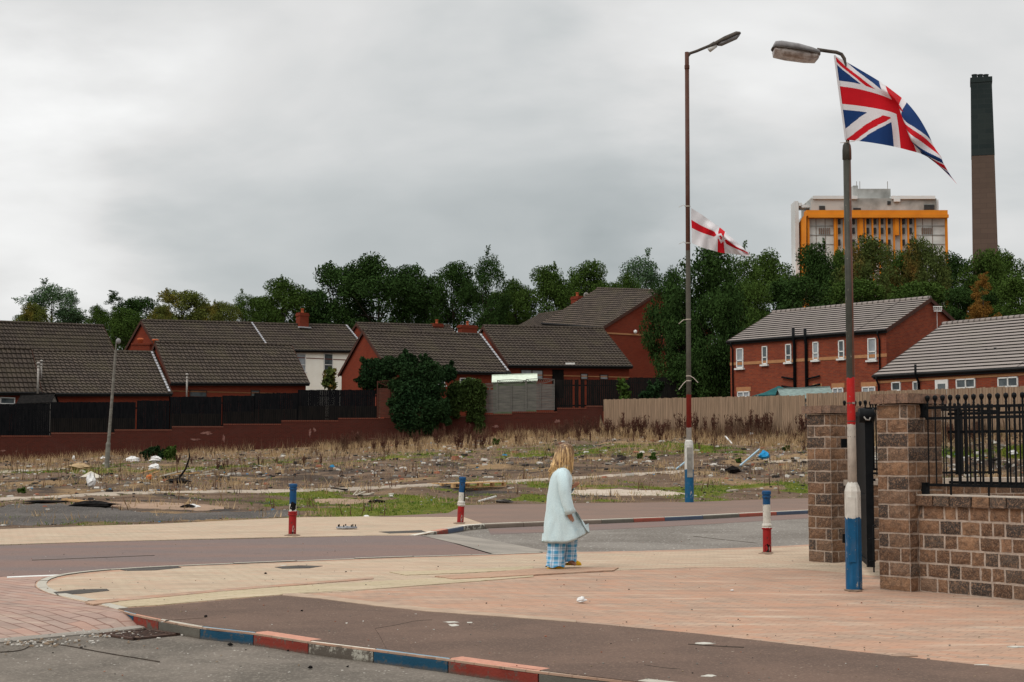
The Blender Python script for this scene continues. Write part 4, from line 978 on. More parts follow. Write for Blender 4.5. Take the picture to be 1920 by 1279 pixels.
# ------------------------------------------------------------------ trees
def leaf_mat(name, a, b_, c_=None):
    m, t, b = base_mat(name, .9, .03)
    v = coords(t)
    col = MIX(t, MR(t, noise(t, v, .55, 3), .38, .62), a, b_)
    gi = N(t, 'ShaderNodeNewGeometry')
    col = MIX(t, MR(t, gi.outputs['Random Per Island'], .0, 1, 0, .55), col, tuple(x * 1.45 for x in b_))
    if c_: col = MIX(t, MR(t, noise(t, v, .9, 3), .50, .60), col, c_)
    L(t, col, b.inputs['Base Color']); b.inputs['Transmission Weight'].default_value = 0
    return m
LEAF = {'dark': leaf_mat('foliage_dark', (.014, .031, .009), (.030, .058, .014)),
        'mid': leaf_mat('foliage_mid', (.024, .050, .010), (.052, .085, .017)),
        'yellow': leaf_mat('foliage_yellow_green', (.060, .085, .020), (.095, .100, .022), (.16, .12, .022)),
        'grey': leaf_mat('foliage_grey_green', (.040, .078, .036), (.065, .105, .048)),
        'autumn': leaf_mat('foliage_turning', (.040, .062, .018), (.065, .078, .020), (.15, .080, .020)),
        'rust': leaf_mat('foliage_rust', (.12, .07, .015), (.17, .08, .018)),
        'bush': leaf_mat('foliage_bush', (.008, .022, .009), (.018, .038, .013)),
        'ivy': leaf_mat('foliage_ivy', (.018, .034, .010), (.035, .055, .014))}
def leaves(center_list, n, size, rng, squash=.8, hollow=.55):
    """leaf sprays scattered near the surface of many small lobes; returns verts, faces"""
    cs = np.array([c[:3] for c in center_list]); rr = np.array([c[3] for c in center_list])
    w = rr ** 2; idx = rng.choice(len(cs), n, p=w / w.sum())
    d = rng.normal(size=(n, 3)); d /= np.linalg.norm(d, axis=1)[:, None]
    rad = rr[idx] * (hollow + (1.12 - hollow) * rng.random(n) ** .6)
    c = cs[idx] + d * rad[:, None] * np.array([1, 1, squash])
    a = rng.normal(size=(n, 3)) + d * .3; a /= np.linalg.norm(a, axis=1)[:, None]
    b = np.cross(a, rng.normal(size=(n, 3))); b /= np.linalg.norm(b, axis=1)[:, None]
    s = size * (.5 + rng.random(n))[:, None]
    v = np.stack([c - a * s, c + b * s * .45, c + a * s, c - b * s * .45], 1).reshape(-1, 3)
    return v
def crown_lobes(shape, rng, n=34):
    """lobes of a unit crown: width about 1 (radius .5), height 1, base at z = 0"""
    out = []
    for i in range(n):
        z = rng.random(); a = rng.random() * 2 * PI
        if shape == 'round': w = math.sin(PI * min(1, .12 + z * .86)) ** .5 * .50
        elif shape == 'broad': w = (.5 if z < .6 else .5 * math.sqrt(max(0, 1 - ((z - .6) / .42) ** 2))) * (.7 + .3 * min(1, z / .2))
        elif shape == 'tall': w = .40 * math.sin(PI * min(1, .15 + z * .83)) ** .5
        else: w = .48 * (1 - z) ** .7 + .04
        r = w * (.25 + .75 * math.sqrt(rng.random())); q = .11 + .10 * rng.random()
        if shape == 'cone': q *= (1.1 - .6 * z)
        out.append((r * math.cos(a), r * math.sin(a), .04 + z * .90, q))
    return out
def tree_template(shape, seed, n=7000, leaf=.020, nl=34, aspect=1.4, hollow=.35, sprigs=20):
    """unit tree: crown radius about .5, crown height = aspect; trunk below"""
    rng = np.random.default_rng(seed); lob = [(x, y, z * aspect, q) for x, y, z, q in crown_lobes(shape, rng, nl)]
    for k in range(sprigs):                         # thin tufts that break the outline
        b_ = lob[rng.integers(len(lob))]; d = rng.normal(size=3); d[2] = abs(d[2]); d /= np.linalg.norm(d)
        for j in range(3): lob.append((b_[0] + d[0] * (b_[3] + .03 * j), b_[1] + d[1] * (b_[3] + .03 * j), b_[2] + d[2] * (b_[3] + .04 * j), .038 - .008 * j))
    v = leaves(lob, n, leaf, rng, hollow=hollow)
    f = np.arange(len(v)).reshape(-1, 4)
    me = bpy.data.meshes.new('crown'); me.from_pydata(v.tolist(), [], f.tolist()); me.update()
    mb = MB(); mb.tube([(0, 0, -.7), (.01, 0, -.2), (0, .01, aspect * .25), (.02, 0, aspect * .6)], [.035, .028, .02, .008], 8)
    for k in range(9):
        l = lob[k]; z0 = aspect * (.02 + .05 * k); mb.tube([(0, 0, z0), (l[0] * .5, l[1] * .5, (z0 + l[2]) / 2 + .03), (l[0], l[1], l[2])], [.013, .008, .003], 5)
    tm = mb.build('trunk', M['bark'], smooth=True); tme = tm.data; bpy.data.objects.remove(tm)
    return me, tme
TT = {}
for i, (sh, asp, nn_, hl) in enumerate((('round', 1.25, 20000, .3), ('broad', 1.1, 22000, .3), ('tall', 2.0, 14000, .3), ('cone', 1.9, 14000, .3), ('round', 1.5, 15000, .15), ('broad', 1.35, 22000, .3))):
    TT[i] = tree_template(sh, 100 + i, nn_, .019, 52, asp, hl) + (asp,)
def tree(name, label, u, vtop, hw, Y, tmpl, mat, group='trees behind the houses', ztop_base=None, vbot=None, cat='tree'):
    """crown centred at photo column u, top at vtop, half width hw pixels"""
    p = P(u, vtop, Y); W_ = 2 * hw * Y / F * 1.12; me_, tme, asp = TT[tmpl]
    bot = P(u, vbot or 660, Y).z; H_ = p.z - bot
    root = thing(name, label, cat, (p.x, p.y, bot), rnd.uniform(0, 6.28), group)
    c = bpy.data.objects.new('crown', me_.copy() if False else me_); c.parent = root; COL.objects.link(c); c.scale = (W_, W_, H_ / asp * 1.02)
    if not me_.materials: me_.materials.append(LEAF['dark'])
    c.material_slots[0].link = 'OBJECT'; c.material_slots[0].material = LEAF[mat]
    t = bpy.data.objects.new('trunk', tme); t.parent = root; COL.objects.link(t); t.scale = (W_, W_, H_ / asp)
    return root
TREES = [
 ('pale_tree', 'pale grey green feathery tree above the leftmost roofs', 98, 536, 52, 140, 4, 'grey', 640),
 ('yellow_tree', 'small yellowish tree at the left foot of the pale feathery tree', 62, 573, 26, 134, 0, 'yellow', 640),
 ('pale_tree', 'thin pale tree, right shoulder of the leftmost clump', 132, 545, 20, 143, 2, 'grey', 640),
 ('dark_tree', 'dark tree with a pointed top right of the leftmost clump', 215, 545, 36, 142, 3, 'dark', 650),
 ('dark_tree', 'low rounded dark tree between the pointed dark tree and the yellow one', 262, 563, 36, 145, 1, 'dark', 650),
 ('green_tree', 'mid green bush-like tree just left of the red gable', 235, 583, 34, 126, 0, 'mid', 680),
 ('yellow_tree', 'yellow green tree with turning leaves above the left house ridge', 340, 549, 46, 140, 1, 'yellow', 640),
 ('yellow_tree', 'small golden tree beside the yellow green tree', 303, 575, 20, 134, 0, 'yellow', 640),
 ('yellow_tree', 'low yellow green tree above the middle of the left ridge', 420, 570, 28, 138, 0, 'yellow', 640),
 ('green_tree', 'mid green tree with a ragged top over the left ridge', 462, 552, 26, 140, 4, 'mid', 640),
 ('green_tree', 'dark green rounded tree above the small brick chimney', 530, 530, 44, 142, 0, 'mid', 640),
 ('green_tree', 'low green tree in the gap between the two leftmost clumps', 183, 578, 20, 138, 0, 'mid', 650),
 ('yellow_tree', 'olive green tree right of the golden tree over the left ridge', 385, 572, 28, 145, 1, 'yellow', 640),
 ('green_tree', 'low green tree left of the rounded tree by the small chimney', 492, 560, 32, 147, 5, 'mid', 640),
 ('green_tree', 'low green tree under the tall airy tree', 940, 550, 34, 147, 1, 'mid', 640),
 ('green_tree', 'low green tree between the dish and the pale loose tree', 1145, 535, 30, 148, 1, 'mid', 640),
 ('dark_tree', 'dark tree behind the rounded tree by the small brick chimney', 585, 548, 30, 146, 1, 'dark', 640),
 ('dark_tree', 'big dark tree, left part of the tallest central mass', 640, 503, 55, 143, 1, 'dark', 650),
 ('dark_tree', 'big dark tree at the centre of the tallest central mass', 712, 487, 62, 140, 5, 'dark', 650),
 ('dark_tree', 'dark tree behind the centre of the tallest mass', 765, 505, 40, 147, 0, 'dark', 650),
 ('dark_tree', 'dark tree filling the low gap between central crowns', 800, 525, 36, 142, 0, 'dark', 650),
 ('dark_tree', 'dark uneven tree right of the central mass', 850, 500, 44, 140, 5, 'dark', 650),
 ('airy_tree', 'tall airy tree with sky showing through its crown', 914, 482, 36, 136, 4, 'dark', 650),
 ('dark_tree', 'dark tree between the tall airy tree and the next crown', 965, 532, 30, 142, 0, 'mid', 640),
 ('dark_tree', 'rounded tree left of the tallest chimney', 1022, 508, 44, 140, 0, 'mid', 650),
 ('green_tree', 'rounded green tree behind the tallest chimney and dish', 1105, 497, 40, 144, 0, 'mid', 640),
 ('dark_tree', 'low dark tree between the two rounded trees by the chimney', 1062, 540, 28, 148, 1, 'dark', 640),
 ('pale_tree', 'pale green loose tree above the ridge of the tall house', 1200, 483, 46, 140, 4, 'grey', 640),
 ('green_tree', 'green tree behind the ridge of the tall house', 1175, 522, 26, 132, 0, 'mid', 640),
 ('dark_tree', 'dark tree touching the tall red gable', 1252, 515, 36, 100, 5, 'dark', 745),
 ('dark_tree', 'big near dark tree behind the brown lamp post', 1318, 470, 62, 92, 5, 'dark', 750),
 ('dark_tree', 'dark tree between the near big tree and the orange brick house', 1345, 560, 48, 90, 1, 'dark', 752),
 ('green_tree', 'green tree with a pointed top right of the brown lamp post', 1388, 480, 42, 108, 4, 'mid', 700),
 ('dark_tree', 'low dark tree at the left end of the orange brick house', 1290, 610, 48, 91, 1, 'dark', 752),
 ('green_tree', 'green tree over the left end of the orange brick house', 1450, 480, 46, 118, 5, 'mid', 660),
 ('green_tree', 'dark green tree in front of the hospital tower left corner', 1520, 470, 46, 122, 0, 'dark', 660),
 ('green_tree', 'green tree behind the blue pole, under the tower', 1565, 478, 34, 126, 5, 'mid', 660),
 ('autumn_tree', 'brownish autumn tree right of the near lamp post', 1635, 452, 50, 118, 5, 'autumn', 650),
 ('green_tree', 'green tree right of the brownish autumn tree', 1690, 480, 36, 124, 0, 'mid', 650),
 ('autumn_tree', 'turning tree under the right part of the tower', 1730, 460, 42, 120, 0, 'autumn', 650),
 ('green_tree', 'dark green tree left of the tall chimney foot', 1790, 482, 38, 124, 5, 'dark', 650),
 ('green_tree', 'green tree at the foot of the tall chimney', 1845, 478, 42, 122, 0, 'mid', 650),
 ('green_tree', 'green tree at the right edge behind the rust coloured tree', 1895, 480, 42, 126, 5, 'mid', 650),
 ('green_tree', 'broad green tree in front of the tower trees, centre of the band', 1600, 530, 60, 108, 1, 'mid', 650),
 ('green_tree', 'broad dark tree over the orange brick gable', 1720, 535, 60, 108, 1, 'mid', 650),
 ('green_tree', 'broad dark tree over the middle of the long grey roof', 1490, 530, 64, 106, 1, 'dark', 660),
 ('green_tree', 'dark tree below the tall chimney, behind the gable', 1815, 545, 50, 104, 1, 'dark', 650),
 ('rust_tree', 'slender rust coloured tree in front of the right hand trees', 1842, 512, 32, 99, 3, 'rust', 640),
 ('green_tree', 'green tree at the far right above the grey striped roof', 1915, 525, 46, 103, 1, 'mid', 650),
 ('green_tree', 'green tree in the gap left of the grey roofed house', 1400, 540, 44, 102, 1, 'mid', 680),
]
for nm, lab, u, vt, hw, Y, tm, mt, vb in TREES: tree(nm, lab, u, vt, hw, Y, tm, mt, vbot=vb)

# bushes and ivy on the back wall
def foliage(name, label, cat, lobes, n, size, mat, group=None, sprays=0, seed=5, hollow=.4, stems=None):
    """lobes: [(u, v, Y, radius px)]"""
    rng = np.random.default_rng(seed); L_ = []
    for u, v, Y, r in lobes:
        p = P(u, v, Y); L_.append((p.x, p.y, p.z, r * Y / F))
    for k in range(sprays):
        b_ = L_[rng.integers(len(lobes))]; d = rng.normal(size=3); d[2] = abs(d[2]) * 1.2; d /= np.linalg.norm(d)
        for j in range(3): L_.append((b_[0] + d[0] * b_[3] * (1 + .18 * j), b_[1] + d[1] * b_[3] * .6, b_[2] + d[2] * b_[3] * (1 + .2 * j), b_[3] * .2))
    v = leaves(L_, n, size, rng, squash=.95, hollow=hollow); f = np.arange(len(v)).reshape(-1, 4)
    o0 = Vector((L_[0][0], L_[0][1], min(q[2] - q[3] for q in L_)))
    v = v - np.array(o0)
    root = thing(name, label, cat, o0, group=group)
    me = bpy.data.meshes.new('foliage'); me.from_pydata(v.tolist(), [], f.tolist()); me.materials.append(LEAF[mat]); me.update()
    o = bpy.data.objects.new('foliage', me); COL.objects.link(o); o.parent = root
    mb = MB()
    for k in range(stems if stems is not None else 5):
        l = L_[k % len(L_)]; mb.tube([(0, 0, -.3), ((l[0] - o0[0]) * .5, (l[1] - o0[1]) * .5, (l[2] - o0[2]) * .4), (l[0] - o0[0], l[1] - o0[1], l[2] - o0[2])], [.05, .03, .01], 6)
    mb.build('stem', M['bark'], root); return root
rb = random.Random(3)
lob = [(778, 738, 87.0, 32), (770, 700, 87.2, 20), (805, 700, 87.2, 24), (792, 770, 86.8, 34), (752, 775, 86.8, 20), (820, 768, 86.8, 24), (742, 722, 87.4, 14), (798, 682, 87.3, 14), (814, 730, 87, 20), (755, 796, 86.7, 14), (803, 797, 86.7, 18), (778, 806, 86.7, 14), (760, 745, 87, 24), (735, 755, 87.1, 10), (838, 790, 86.7, 8), (775, 675, 87.3, 9), (750, 690, 87.3, 12)]
foliage('dark_bush', 'big dark green bush growing against the brick wall below the central bungalow', 'bush', lob, 36000, .085, 'bush', sprays=70)
lob = [(700, 697, 89.5, 24), (730, 688, 89.5, 20), (760, 683, 89.5, 20), (690, 715, 89.4, 18), (715, 712, 89.4, 18), (840, 700, 89.4, 16)]
foliage('climber', 'dark climber sprawling over the brown pergola left of the big bush', 'climber', lob, 12000, .09, 'bush', sprays=10, seed=8)
lob = []
for u0, vt, vb, r in ((858, 726, 778, 12), (846, 730, 775, 9), (880, 720, 785, 12), (895, 722, 805, 12), (902, 728, 812, 9), (870, 722, 765, 10)):
    for v in np.linspace(vt, vb, 7): lob.append((u0 + rb.uniform(-3, 3), v, 87.9, r * (1 - .5 * (v - vt) / (vb - vt) * .8)))
foliage('ivy', 'dark ivy hanging in long tongues over the brick wall', 'ivy', lob, 14000, .08, 'ivy', seed=9, stems=0, hollow=.2)
foliage('sapling', 'thin green sapling in front of the dark fence, left of the big tree', 'sapling', [(1168, 728, 87.4, 10), (1172, 742, 87.4, 9), (1163, 716, 87.4, 6), (1170, 752, 87.4, 8)], 500, .13, 'mid', sprays=8, hollow=.1, seed=12)
foliage('sapling', 'leafy sapling in front of the dark fence, under the big tree', 'sapling', [(1225, 735, 87.4, 14), (1235, 725, 87.4, 9), (1212, 742, 87.4, 9)], 700, .13, 'bush', sprays=8, hollow=.1, seed=13)
foliage('small_tree', 'small brownish leafed tree in front of the cream wall', 'tree', [(618, 708, 95, 10), (624, 698, 95, 7), (612, 718, 95, 9), (622, 722, 95, 10)], 500, .16, 'autumn', sprays=10, hollow=.1, seed=14)
M['timber_brown'] = simple('brown_timber', (.13, .045, .03), (.09, .035, .025), 4)
pg = P(690, 700, 90); r_ = thing('pergola', 'brown timber pergola beam on a pale post left of the dark bush', 'pergola', (pg.x, pg.y, 2.6)); o0 = Vector((pg.x, pg.y, 2.6))
MB().beam(P(686, 696, 90), P(713, 693, 90), .12, .12).build('beam', M['timber_brown'], r_, o0); MB().beam(P(735, 694, 90), P(748, 692, 90), .12, .12).build('beam', M['timber_brown'], r_, o0)
q = P(712, 695, 90.1); MB().box((q.x, q.y, (q.z + 2.2) / 2), (.1, .1, q.z - 2.2)).build('post', M['wood_tan'], r_, o0)

# ------------------------------------------------------------------ far tower block and industrial chimney
M['orange'] = simple('orange_cladding', (.66, .23, .022), (.56, .18, .018), .25, .7)
M['conc'] = simple('tower_concrete', (.40, .40, .38), (.20, .20, .185), .12, .95, .42, .62, detail=6)
M['conc_white'] = simple('tower_white', (.66, .67, .66), (.5, .51, .5), .1, .9)
M['panel'] = simple('tower_panels', (.66, .66, .62), (.48, .48, .45), .3, .8)
M['panel_dk'] = simple('tower_dark_glass', (.028, .03, .032), (.05, .052, .05), .5, .3)
M['rustslat'] = simple('tower_slats', (.24, .16, .12), (.18, .12, .09), .5, .8)
TY = 400.0
def pxbox(mb, u0, u1, v0, v1, Y, dpt, mi=0):
    vm = (v0 + min(v1, 480)) / 2; x0, x1 = P(u0, vm, Y).x, P(u1, vm, Y).x; za, zb_ = P(u0, v1, Y).z, P(u1, v0, Y).z
    mb.box(((x0 + x1) / 2, Y + dpt / 2, (za + zb_) / 2), (abs(x1 - x0), dpt, abs(zb_ - za)), mi=mi); return mb
tw = thing('tower_block', 'orange framed concrete hospital tower rising behind the trees', 'tower block', (95, TY, 0)); o0 = Vector((95, TY, 0))
pxbox(MB(), 1516, 1776, 398, 640, TY + 2, 18).build('wall', M['panel'], tw, o0)
pxbox(pxbox(pxbox(MB(), 1491, 1498, 377, 640, TY + 6, 6), 1498, 1504, 380, 386, TY + 6, 5), 1503, 1536, 384, 389, TY + 6, 5).build('stair_tower', M['conc_white'], tw, o0)
pxbox(pxbox(MB(), 1521, 1590, 372, 398, TY + 4, 14), 1588, 1756, 372, 398, TY + 4, 14).build('plant_storey', M['conc'], tw, o0)
pxbox(pxbox(MB(), 1525, 1608, 367, 373, TY + 3.5, 15), 1672, 1754, 367, 373, TY + 3.5, 15).build('parapet', M['conc_white'], tw, o0)
pxbox(pxbox(MB(), 1608, 1670, 354, 376, TY + 6, 12), 1600, 1609, 348, 372, TY + 7, 6).build('roof_hut', M['conc'], tw, o0)
pxbox(pxbox(MB(), 1676, 1688, 372, 378, TY + 3.4, 1), 1756, 1760, 374, 396, TY + 5, 10).build('roof_hut', M['conc_white'], tw, o0)
for (a, b, c, d) in ((1536, 1547, 386, 395), (1600, 1614, 390, 395), (1664, 1670, 377, 384), (1733, 1752, 384, 393)): pxbox(MB(), a, b, c, d, TY + 3.8, .5).build('opening', M['panel_dk'], tw, o0)
for u_ in (1606, 1612, 1664): pxbox(MB(), u_, u_ + .8, 340, 356, TY + 8, .3).build('mast', M['steel'], tw, o0)
# orange frame: top band (sloped top edge), uprights, side chamfer
mb = MB(); pxbox(mb, 1512, 1777, 394, 405, TY, 3.5); pxbox(mb, 1516, 1779, 402, 408, TY - .4, 2); mb.build('top_band', M['orange'], tw, o0)
mb = MB(); a, b = P(1512, 396, TY), P(1512, 640, TY); c, d = P(1498, 418, TY + 9), P(1498, 640, TY + 9)
mb.face([d, b, a, c]); mb.face([c, a, P(1516, 396, TY + 3), P(1500, 417, TY + 12)]); mb.build('side_cladding', M['orange'], tw, o0)
ups = [1514, 1564, 1773] + [1568 + 13.4 * k for k in range(12)]
for k, u_ in enumerate(ups):
    w = 4.2 if k < 3 else 3.0
    f = pxbox(MB(), u_, u_ + w, 405, 640, TY + .9 - (.3 if k < 3 else 0), .6).build('fin', M['orange'], tw, o0)
for k in range(11):
    u_ = 1571.5 + 13.4 * k
    if k in (3, 8): pxbox(MB(), u_ - .5, u_ + 7, 405, 441, TY + .6, 1.2).build('spandrel', M['orange'], tw, o0); continue
    for v0, v1 in ((408, 420), (427, 438), (449, 460), (470, 481)): pxbox(MB(), u_ + .6, u_ + 4.6, v0, v1, TY + 1.4, .8).build('window', M['panel_dk'], tw, o0)
for u0, u1 in ((1536, 1558), (1729, 1751)):
    for k in range(6): pxbox(MB(), u0 + k * (u1 - u0) / 6, u0 + k * (u1 - u0) / 6 + 1.4, 427, 439, TY + 1.6, .5).build('slat', M['rustslat'], tw, o0)
for v_ in (423, 440, 457): pxbox(pxbox(MB(), 1519, 1563, v_, v_ + 1.2, TY + 1.8, .4), 1716, 1772, v_, v_ + 1.2, TY + 1.8, .4).build('joint', M['conc'], tw, o0)
for u_ in (1530, 1547, 1730, 1748): pxbox(MB(), u_, u_ + 1, 408, 640, TY + 1.9, .3).build('joint', M['rustslat'], tw, o0)
chm = thing('factory_chimney', 'tall square chimney, dark upper half and brown lower half', 'chimney', (P(1845, 480, 350).x, 350, 0)); o0 = Vector((P(1845, 480, 350).x, 350, 0))
M['chim_dark'] = brick_mat('chimney_dark', (.022, .030, .030), (.030, .038, .036), (.035, .04, .04), w=3, h=1.2, ms=.05, big=(.05, .4))
M['chim_brown'] = brick_mat('chimney_brown', (.115, .080, .062), (.10, .070, .055), (.085, .06, .05), w=3, h=1.2, ms=.05, big=(.05, .5))
cx = P(1843, 300, 350).x; a = P(1824, 149, 350); b = P(1861.5, 149, 350); zt_, zm, zl = a.z, P(1843, 295, 350).z, -1
wt, wb_ = (b.x - a.x), (P(1867, 478, 350).x - P(1822, 478, 350).x)
wm = wt + (wb_ - wt) * (295 - 149) / (478 - 149); wl = wb_ + (wb_ - wt) * 1.1
def sqring(z, w, r=-.29): return [(cx + w * .5 * 1.25 * math.cos(PI / 4 + r + k * PI / 2) * 1.13, 350 + w * .5 * 1.25 * math.sin(PI / 4 + r + k * PI / 2) * 1.13, z) for k in range(4)]
mb = MB(); rg = [sqring(z_, w_) for z_, w_ in ((zl, wl), (zm, wm))]
for r0, r1 in zip(rg, rg[1:]):
    for k in range(4): mb.face([r0[k], r0[(k + 1) % 4], r1[(k + 1) % 4], r1[k]])
mb.build('lower_stack', M['chim_brown'], chm, o0)
mb = MB(); rg = [sqring(z_, w_) for z_, w_ in ((zm, wm * 1.02), (zt_ - 1.2, wt), (zt_ - 1.2, wt * 1.05), (zt_, wt * 1.05))]
for r0, r1 in zip(rg, rg[1:]):
    for k in range(4): mb.face([r0[k], r0[(k + 1) % 4], r1[(k + 1) % 4], r1[k]])
mb.face(rg[-1]); mb.build('upper_stack', M['chim_dark'], chm, o0)
for k in (-1, 0, 1): MB().lathe([(.65, -.2), (.6, .9), (.7, 1.0), (.7, 1.15), (.4, 1.2)], (cx + k * 1.35 - .2, 350, zt_), 10).build('flue', M['chim_dark'], chm, o0)

# ------------------------------------------------------------------ stone pillars, low walls, railings, gate
YW = math.atan2(-.79, .61)                       # direction of the front wall on the right
dW = Vector((math.cos(YW), math.sin(YW), 0)); nW = Vector((-dW.y, dW.x, 0))   # nW points away from the camera
TONES = [(.20, .112, .066), (.155, .088, .055), (.23, .130, .078), (.27, .155, .090), (.095, .076, .062), (.052, .046, .042), (.135, .080, .052), (.185, .118, .080)]
def stone_run(mb, tones, O, d, n, ln, z0, z1, course_h=.153, bl=.33, joint=.020, seed=1, thick=.06, offs=0):
    """face of split stone blocks: O start, d along, n outward; blocks stand proud of the mortar core"""
    r = random.Random(seed); k = max(1, round((z1 - z0) / course_h)); ch = (z1 - z0) / k
    for i in range(k):
        s = 0.0; first = True
        while s < ln - .02:
            w = bl * r.uniform(.85, 1.14)
            if first and (i + offs) % 2: w = bl * .42
            if bl < .3 and r.random() < .35: w *= .62
            if ln - s - w < bl * .3: w = ln - s
            w = min(w, ln - s); first = False
            a, b_ = s + joint / 2, s + w - joint / 2; za, zb__ = z0 + i * ch + joint / 2, z0 + (i + 1) * ch - joint / 2
            m_, q = 5, .006
            # pillowed split face
            nx, nz = max(2, int(w / .07)), 3
            grid = []
            for gz in range(nz + 1):
                row = []
                for gx in range(nx + 1):
                    edge = gx in (0, nx) or gz in (0, nz)
                    o_ = r.uniform(-.003, .002) if edge else r.uniform(.003, .012)
                    jj = r.uniform(-.004, .004) if edge else 0
                    p = O + d * (a + (b_ - a) * gx / nx + (jj if gx in (0, nx) else 0)) + n * o_; p.z = za + (zb__ - za) * gz / nz + (jj if gz in (0, nz) else 0); row.append(p)
                grid.append(row)
            t = list(r.choice(TONES)); f = r.uniform(.8, 1.15); t = [x * f for x in t]
            nf0 = len(mb.f)
            for gz in range(nz):
                for gx in range(nx): mb.face([grid[gz][gx], grid[gz][gx + 1], grid[gz + 1][gx + 1], grid[gz + 1][gx]])
            # thin returns into the joint
            ring = grid[0] + [row[-1] for row in grid[1:]] + grid[-1][-2::-1] + [row[0] for row in grid[-2:0:-1]]
            for j in range(len(ring)):
                p, q_ = ring[j], ring[(j + 1) % len(ring)]; mb.face([q_, p, p - n * thick * .4, q_ - n * thick * .4])
            tones.extend([t] * (len(mb.f) - nf0)); s += w
def stone_build(mb, tones, name, root, o0, mats=None):
    o = mb.build(name, mats or M['stone'], root, o0); ca = o.data.color_attributes.new('tone', 'FLOAT_COLOR', 'CORNER')
    buf = []
    for f, t in zip(mb.f, tones): buf.extend((t[0], t[1], t[2], 1.0) * len(f))
    ca.data.foreach_set('color', np.array(buf, dtype=np.float32)); return o
def pillar(label, C, front, side, ztop, seed, z0=0.0):
    """C = near corner (between the front face and the right-hand side face)"""
    root = thing('gate_pillar', label, 'gate pillar', (C.x, C.y, 0), group='stone gate pillars'); o0 = Vector((C.x, C.y, 0))
    fl = C - dW * front                                # left end of the front face
    ang = math.atan2(dW.y, dW.x); cen = C - dW * front / 2 + nW * side / 2
    MB().box((cen.x, cen.y, (z0 + ztop) / 2), (front - .010, side - .010, ztop - z0), ang).build('mortar', M['mortar'], root, o0)
    mb, tn = MB(), []
    stone_run(mb, tn, fl, dW, -nW, front, z0, ztop, seed=seed, bl=.33)
    stone_run(mb, tn, C.copy(), nW, dW, side, z0, ztop, seed=seed + 1, bl=.33, offs=1)
    stone_run(mb, tn, fl + nW * side, -dW * -1, nW, front, z0, ztop, seed=seed + 2, bl=.33)
    stone_run(mb, tn, fl.copy(), nW, -dW, side, z0, ztop, seed=seed + 3, bl=.33, offs=1)
    stone_build(mb, tn, 'stone_blocks', root, o0)
    mb, tn = MB(), []; ov = .05; h = .105; r = random.Random(seed)
    # coping stones side by side
    parts = [(-.5, -.13), (-.13, .2), (.2, .5)]
    W2, D2 = front + 2 * ov, side + 2 * ov
    for a, b_ in parts:
        c = cen + dW * ((a + b_) / 2 * W2); t = r.choice([(.22, .145, .11), (.17, .12, .10), (.13, .115, .11), (.24, .15, .11)])
        n0 = len(mb.f); hh = h
        for part in ((-.25, .5), (.25, .5)):
            cc = c + nW * (part[0] * D2)
            mb.box((cc.x, cc.y, ztop + .012 + hh / 2), ((b_ - a) * W2 - .008, D2 * part[1] - .008, hh), ang, taper=.985)
        tn.extend([t] * (len(mb.f) - n0))
    stone_build(mb, tn, 'coping', root, o0)
    return root
C1 = G(1708, 1110.5, 0)
FR, SD = .42, .60
p = P(1772, 760, 16.2)
pillar('stone block gate pillar with wide coping, joined to the low wall with black railings', C1, FR, SD, 2.02, 11)
q0 = G(1516, 1053, 0); C2 = q0 + dW * FR
pillar('stone block gate pillar standing behind the red white and blue lamp post', C2, FR, SD, 2.02, 31)
# front low wall from the side face of the right pillar towards the camera
W0 = C1 + nW * .15; WL = 3.2
lw = thing('low_wall', 'low split stone wall with pale coping, running from the right gate pillar out of the photo', 'wall', (W0.x, W0.y, 0)); o0 = Vector((W0.x, W0.y, 0))
WT = .93; cen = W0 + dW * WL / 2 + nW * .14
MB().box((cen.x, cen.y, WT / 2), (WL, .272, WT), YW).build('mortar', M['mortar'], lw, o0)
mb, tn = MB(), []; stone_run(mb, tn, W0.copy(), dW, -nW, WL, 0, WT, seed=51, bl=.25, joint=.024, course_h=.155); stone_run(mb, tn, W0 + nW * .28, dW, nW, WL, 0, WT, seed=53, bl=.25, joint=.024, course_h=.155)
stone_build(mb, tn, 'stone_blocks', lw, o0)
mb, tn = MB(), []; s = 0; r = random.Random(4)
while s < WL:
    w = r.uniform(.20, .30); ff = r.uniform(.75, 1.2); t = [x * ff for x in r.choice(TONES)]; c = W0 + dW * (s + w / 2) + nW * .135; n0 = len(mb.f)
    mb.box((c.x, c.y, WT + .05), (w - .012, .36, .105 * r.uniform(.96, 1.02)), YW, taper=.97); tn.extend([t] * (len(mb.f) - n0)); s += w
stone_build(mb, tn, 'coping', lw, o0)
c = W0 + dW * WL / 2 + nW * .135; MB().box((c.x, c.y, WT + .108), (WL, .32, .012), YW).build('coping_top', M['cap_light'], lw, o0)
# far low wall between the left pillar and off to the right
A2 = C2 + nW * .25; D2 = (P(1990, 900, 22.8) - A2); D2.z = 0; L2 = D2.length; D2.normalize(); N2 = Vector((-D2.y, D2.x, 0))
lw2 = thing('low_wall', 'low stone wall with white coping seen through the railings, beyond the gateway', 'wall', (A2.x, A2.y, 0)); o0 = Vector((A2.x, A2.y, 0))
cen = A2 + D2 * L2 / 2 + N2 * .13; MB().box((cen.x, cen.y, .52), (L2, .252, 1.04), math.atan2(D2.y, D2.x)).build('mortar', M['mortar'], lw2, o0)
mb, tn = MB(), []; stone_run(mb, tn, A2.copy(), D2, -N2, L2, 0, 1.04, seed=61, bl=.33); stone_build(mb, tn, 'stone_blocks', lw2, o0)
MB().box((cen.x, cen.y, 1.085), (L2, .34, .08), math.atan2(D2.y, D2.x)).build('coping', M['cap_light'], lw2, o0)

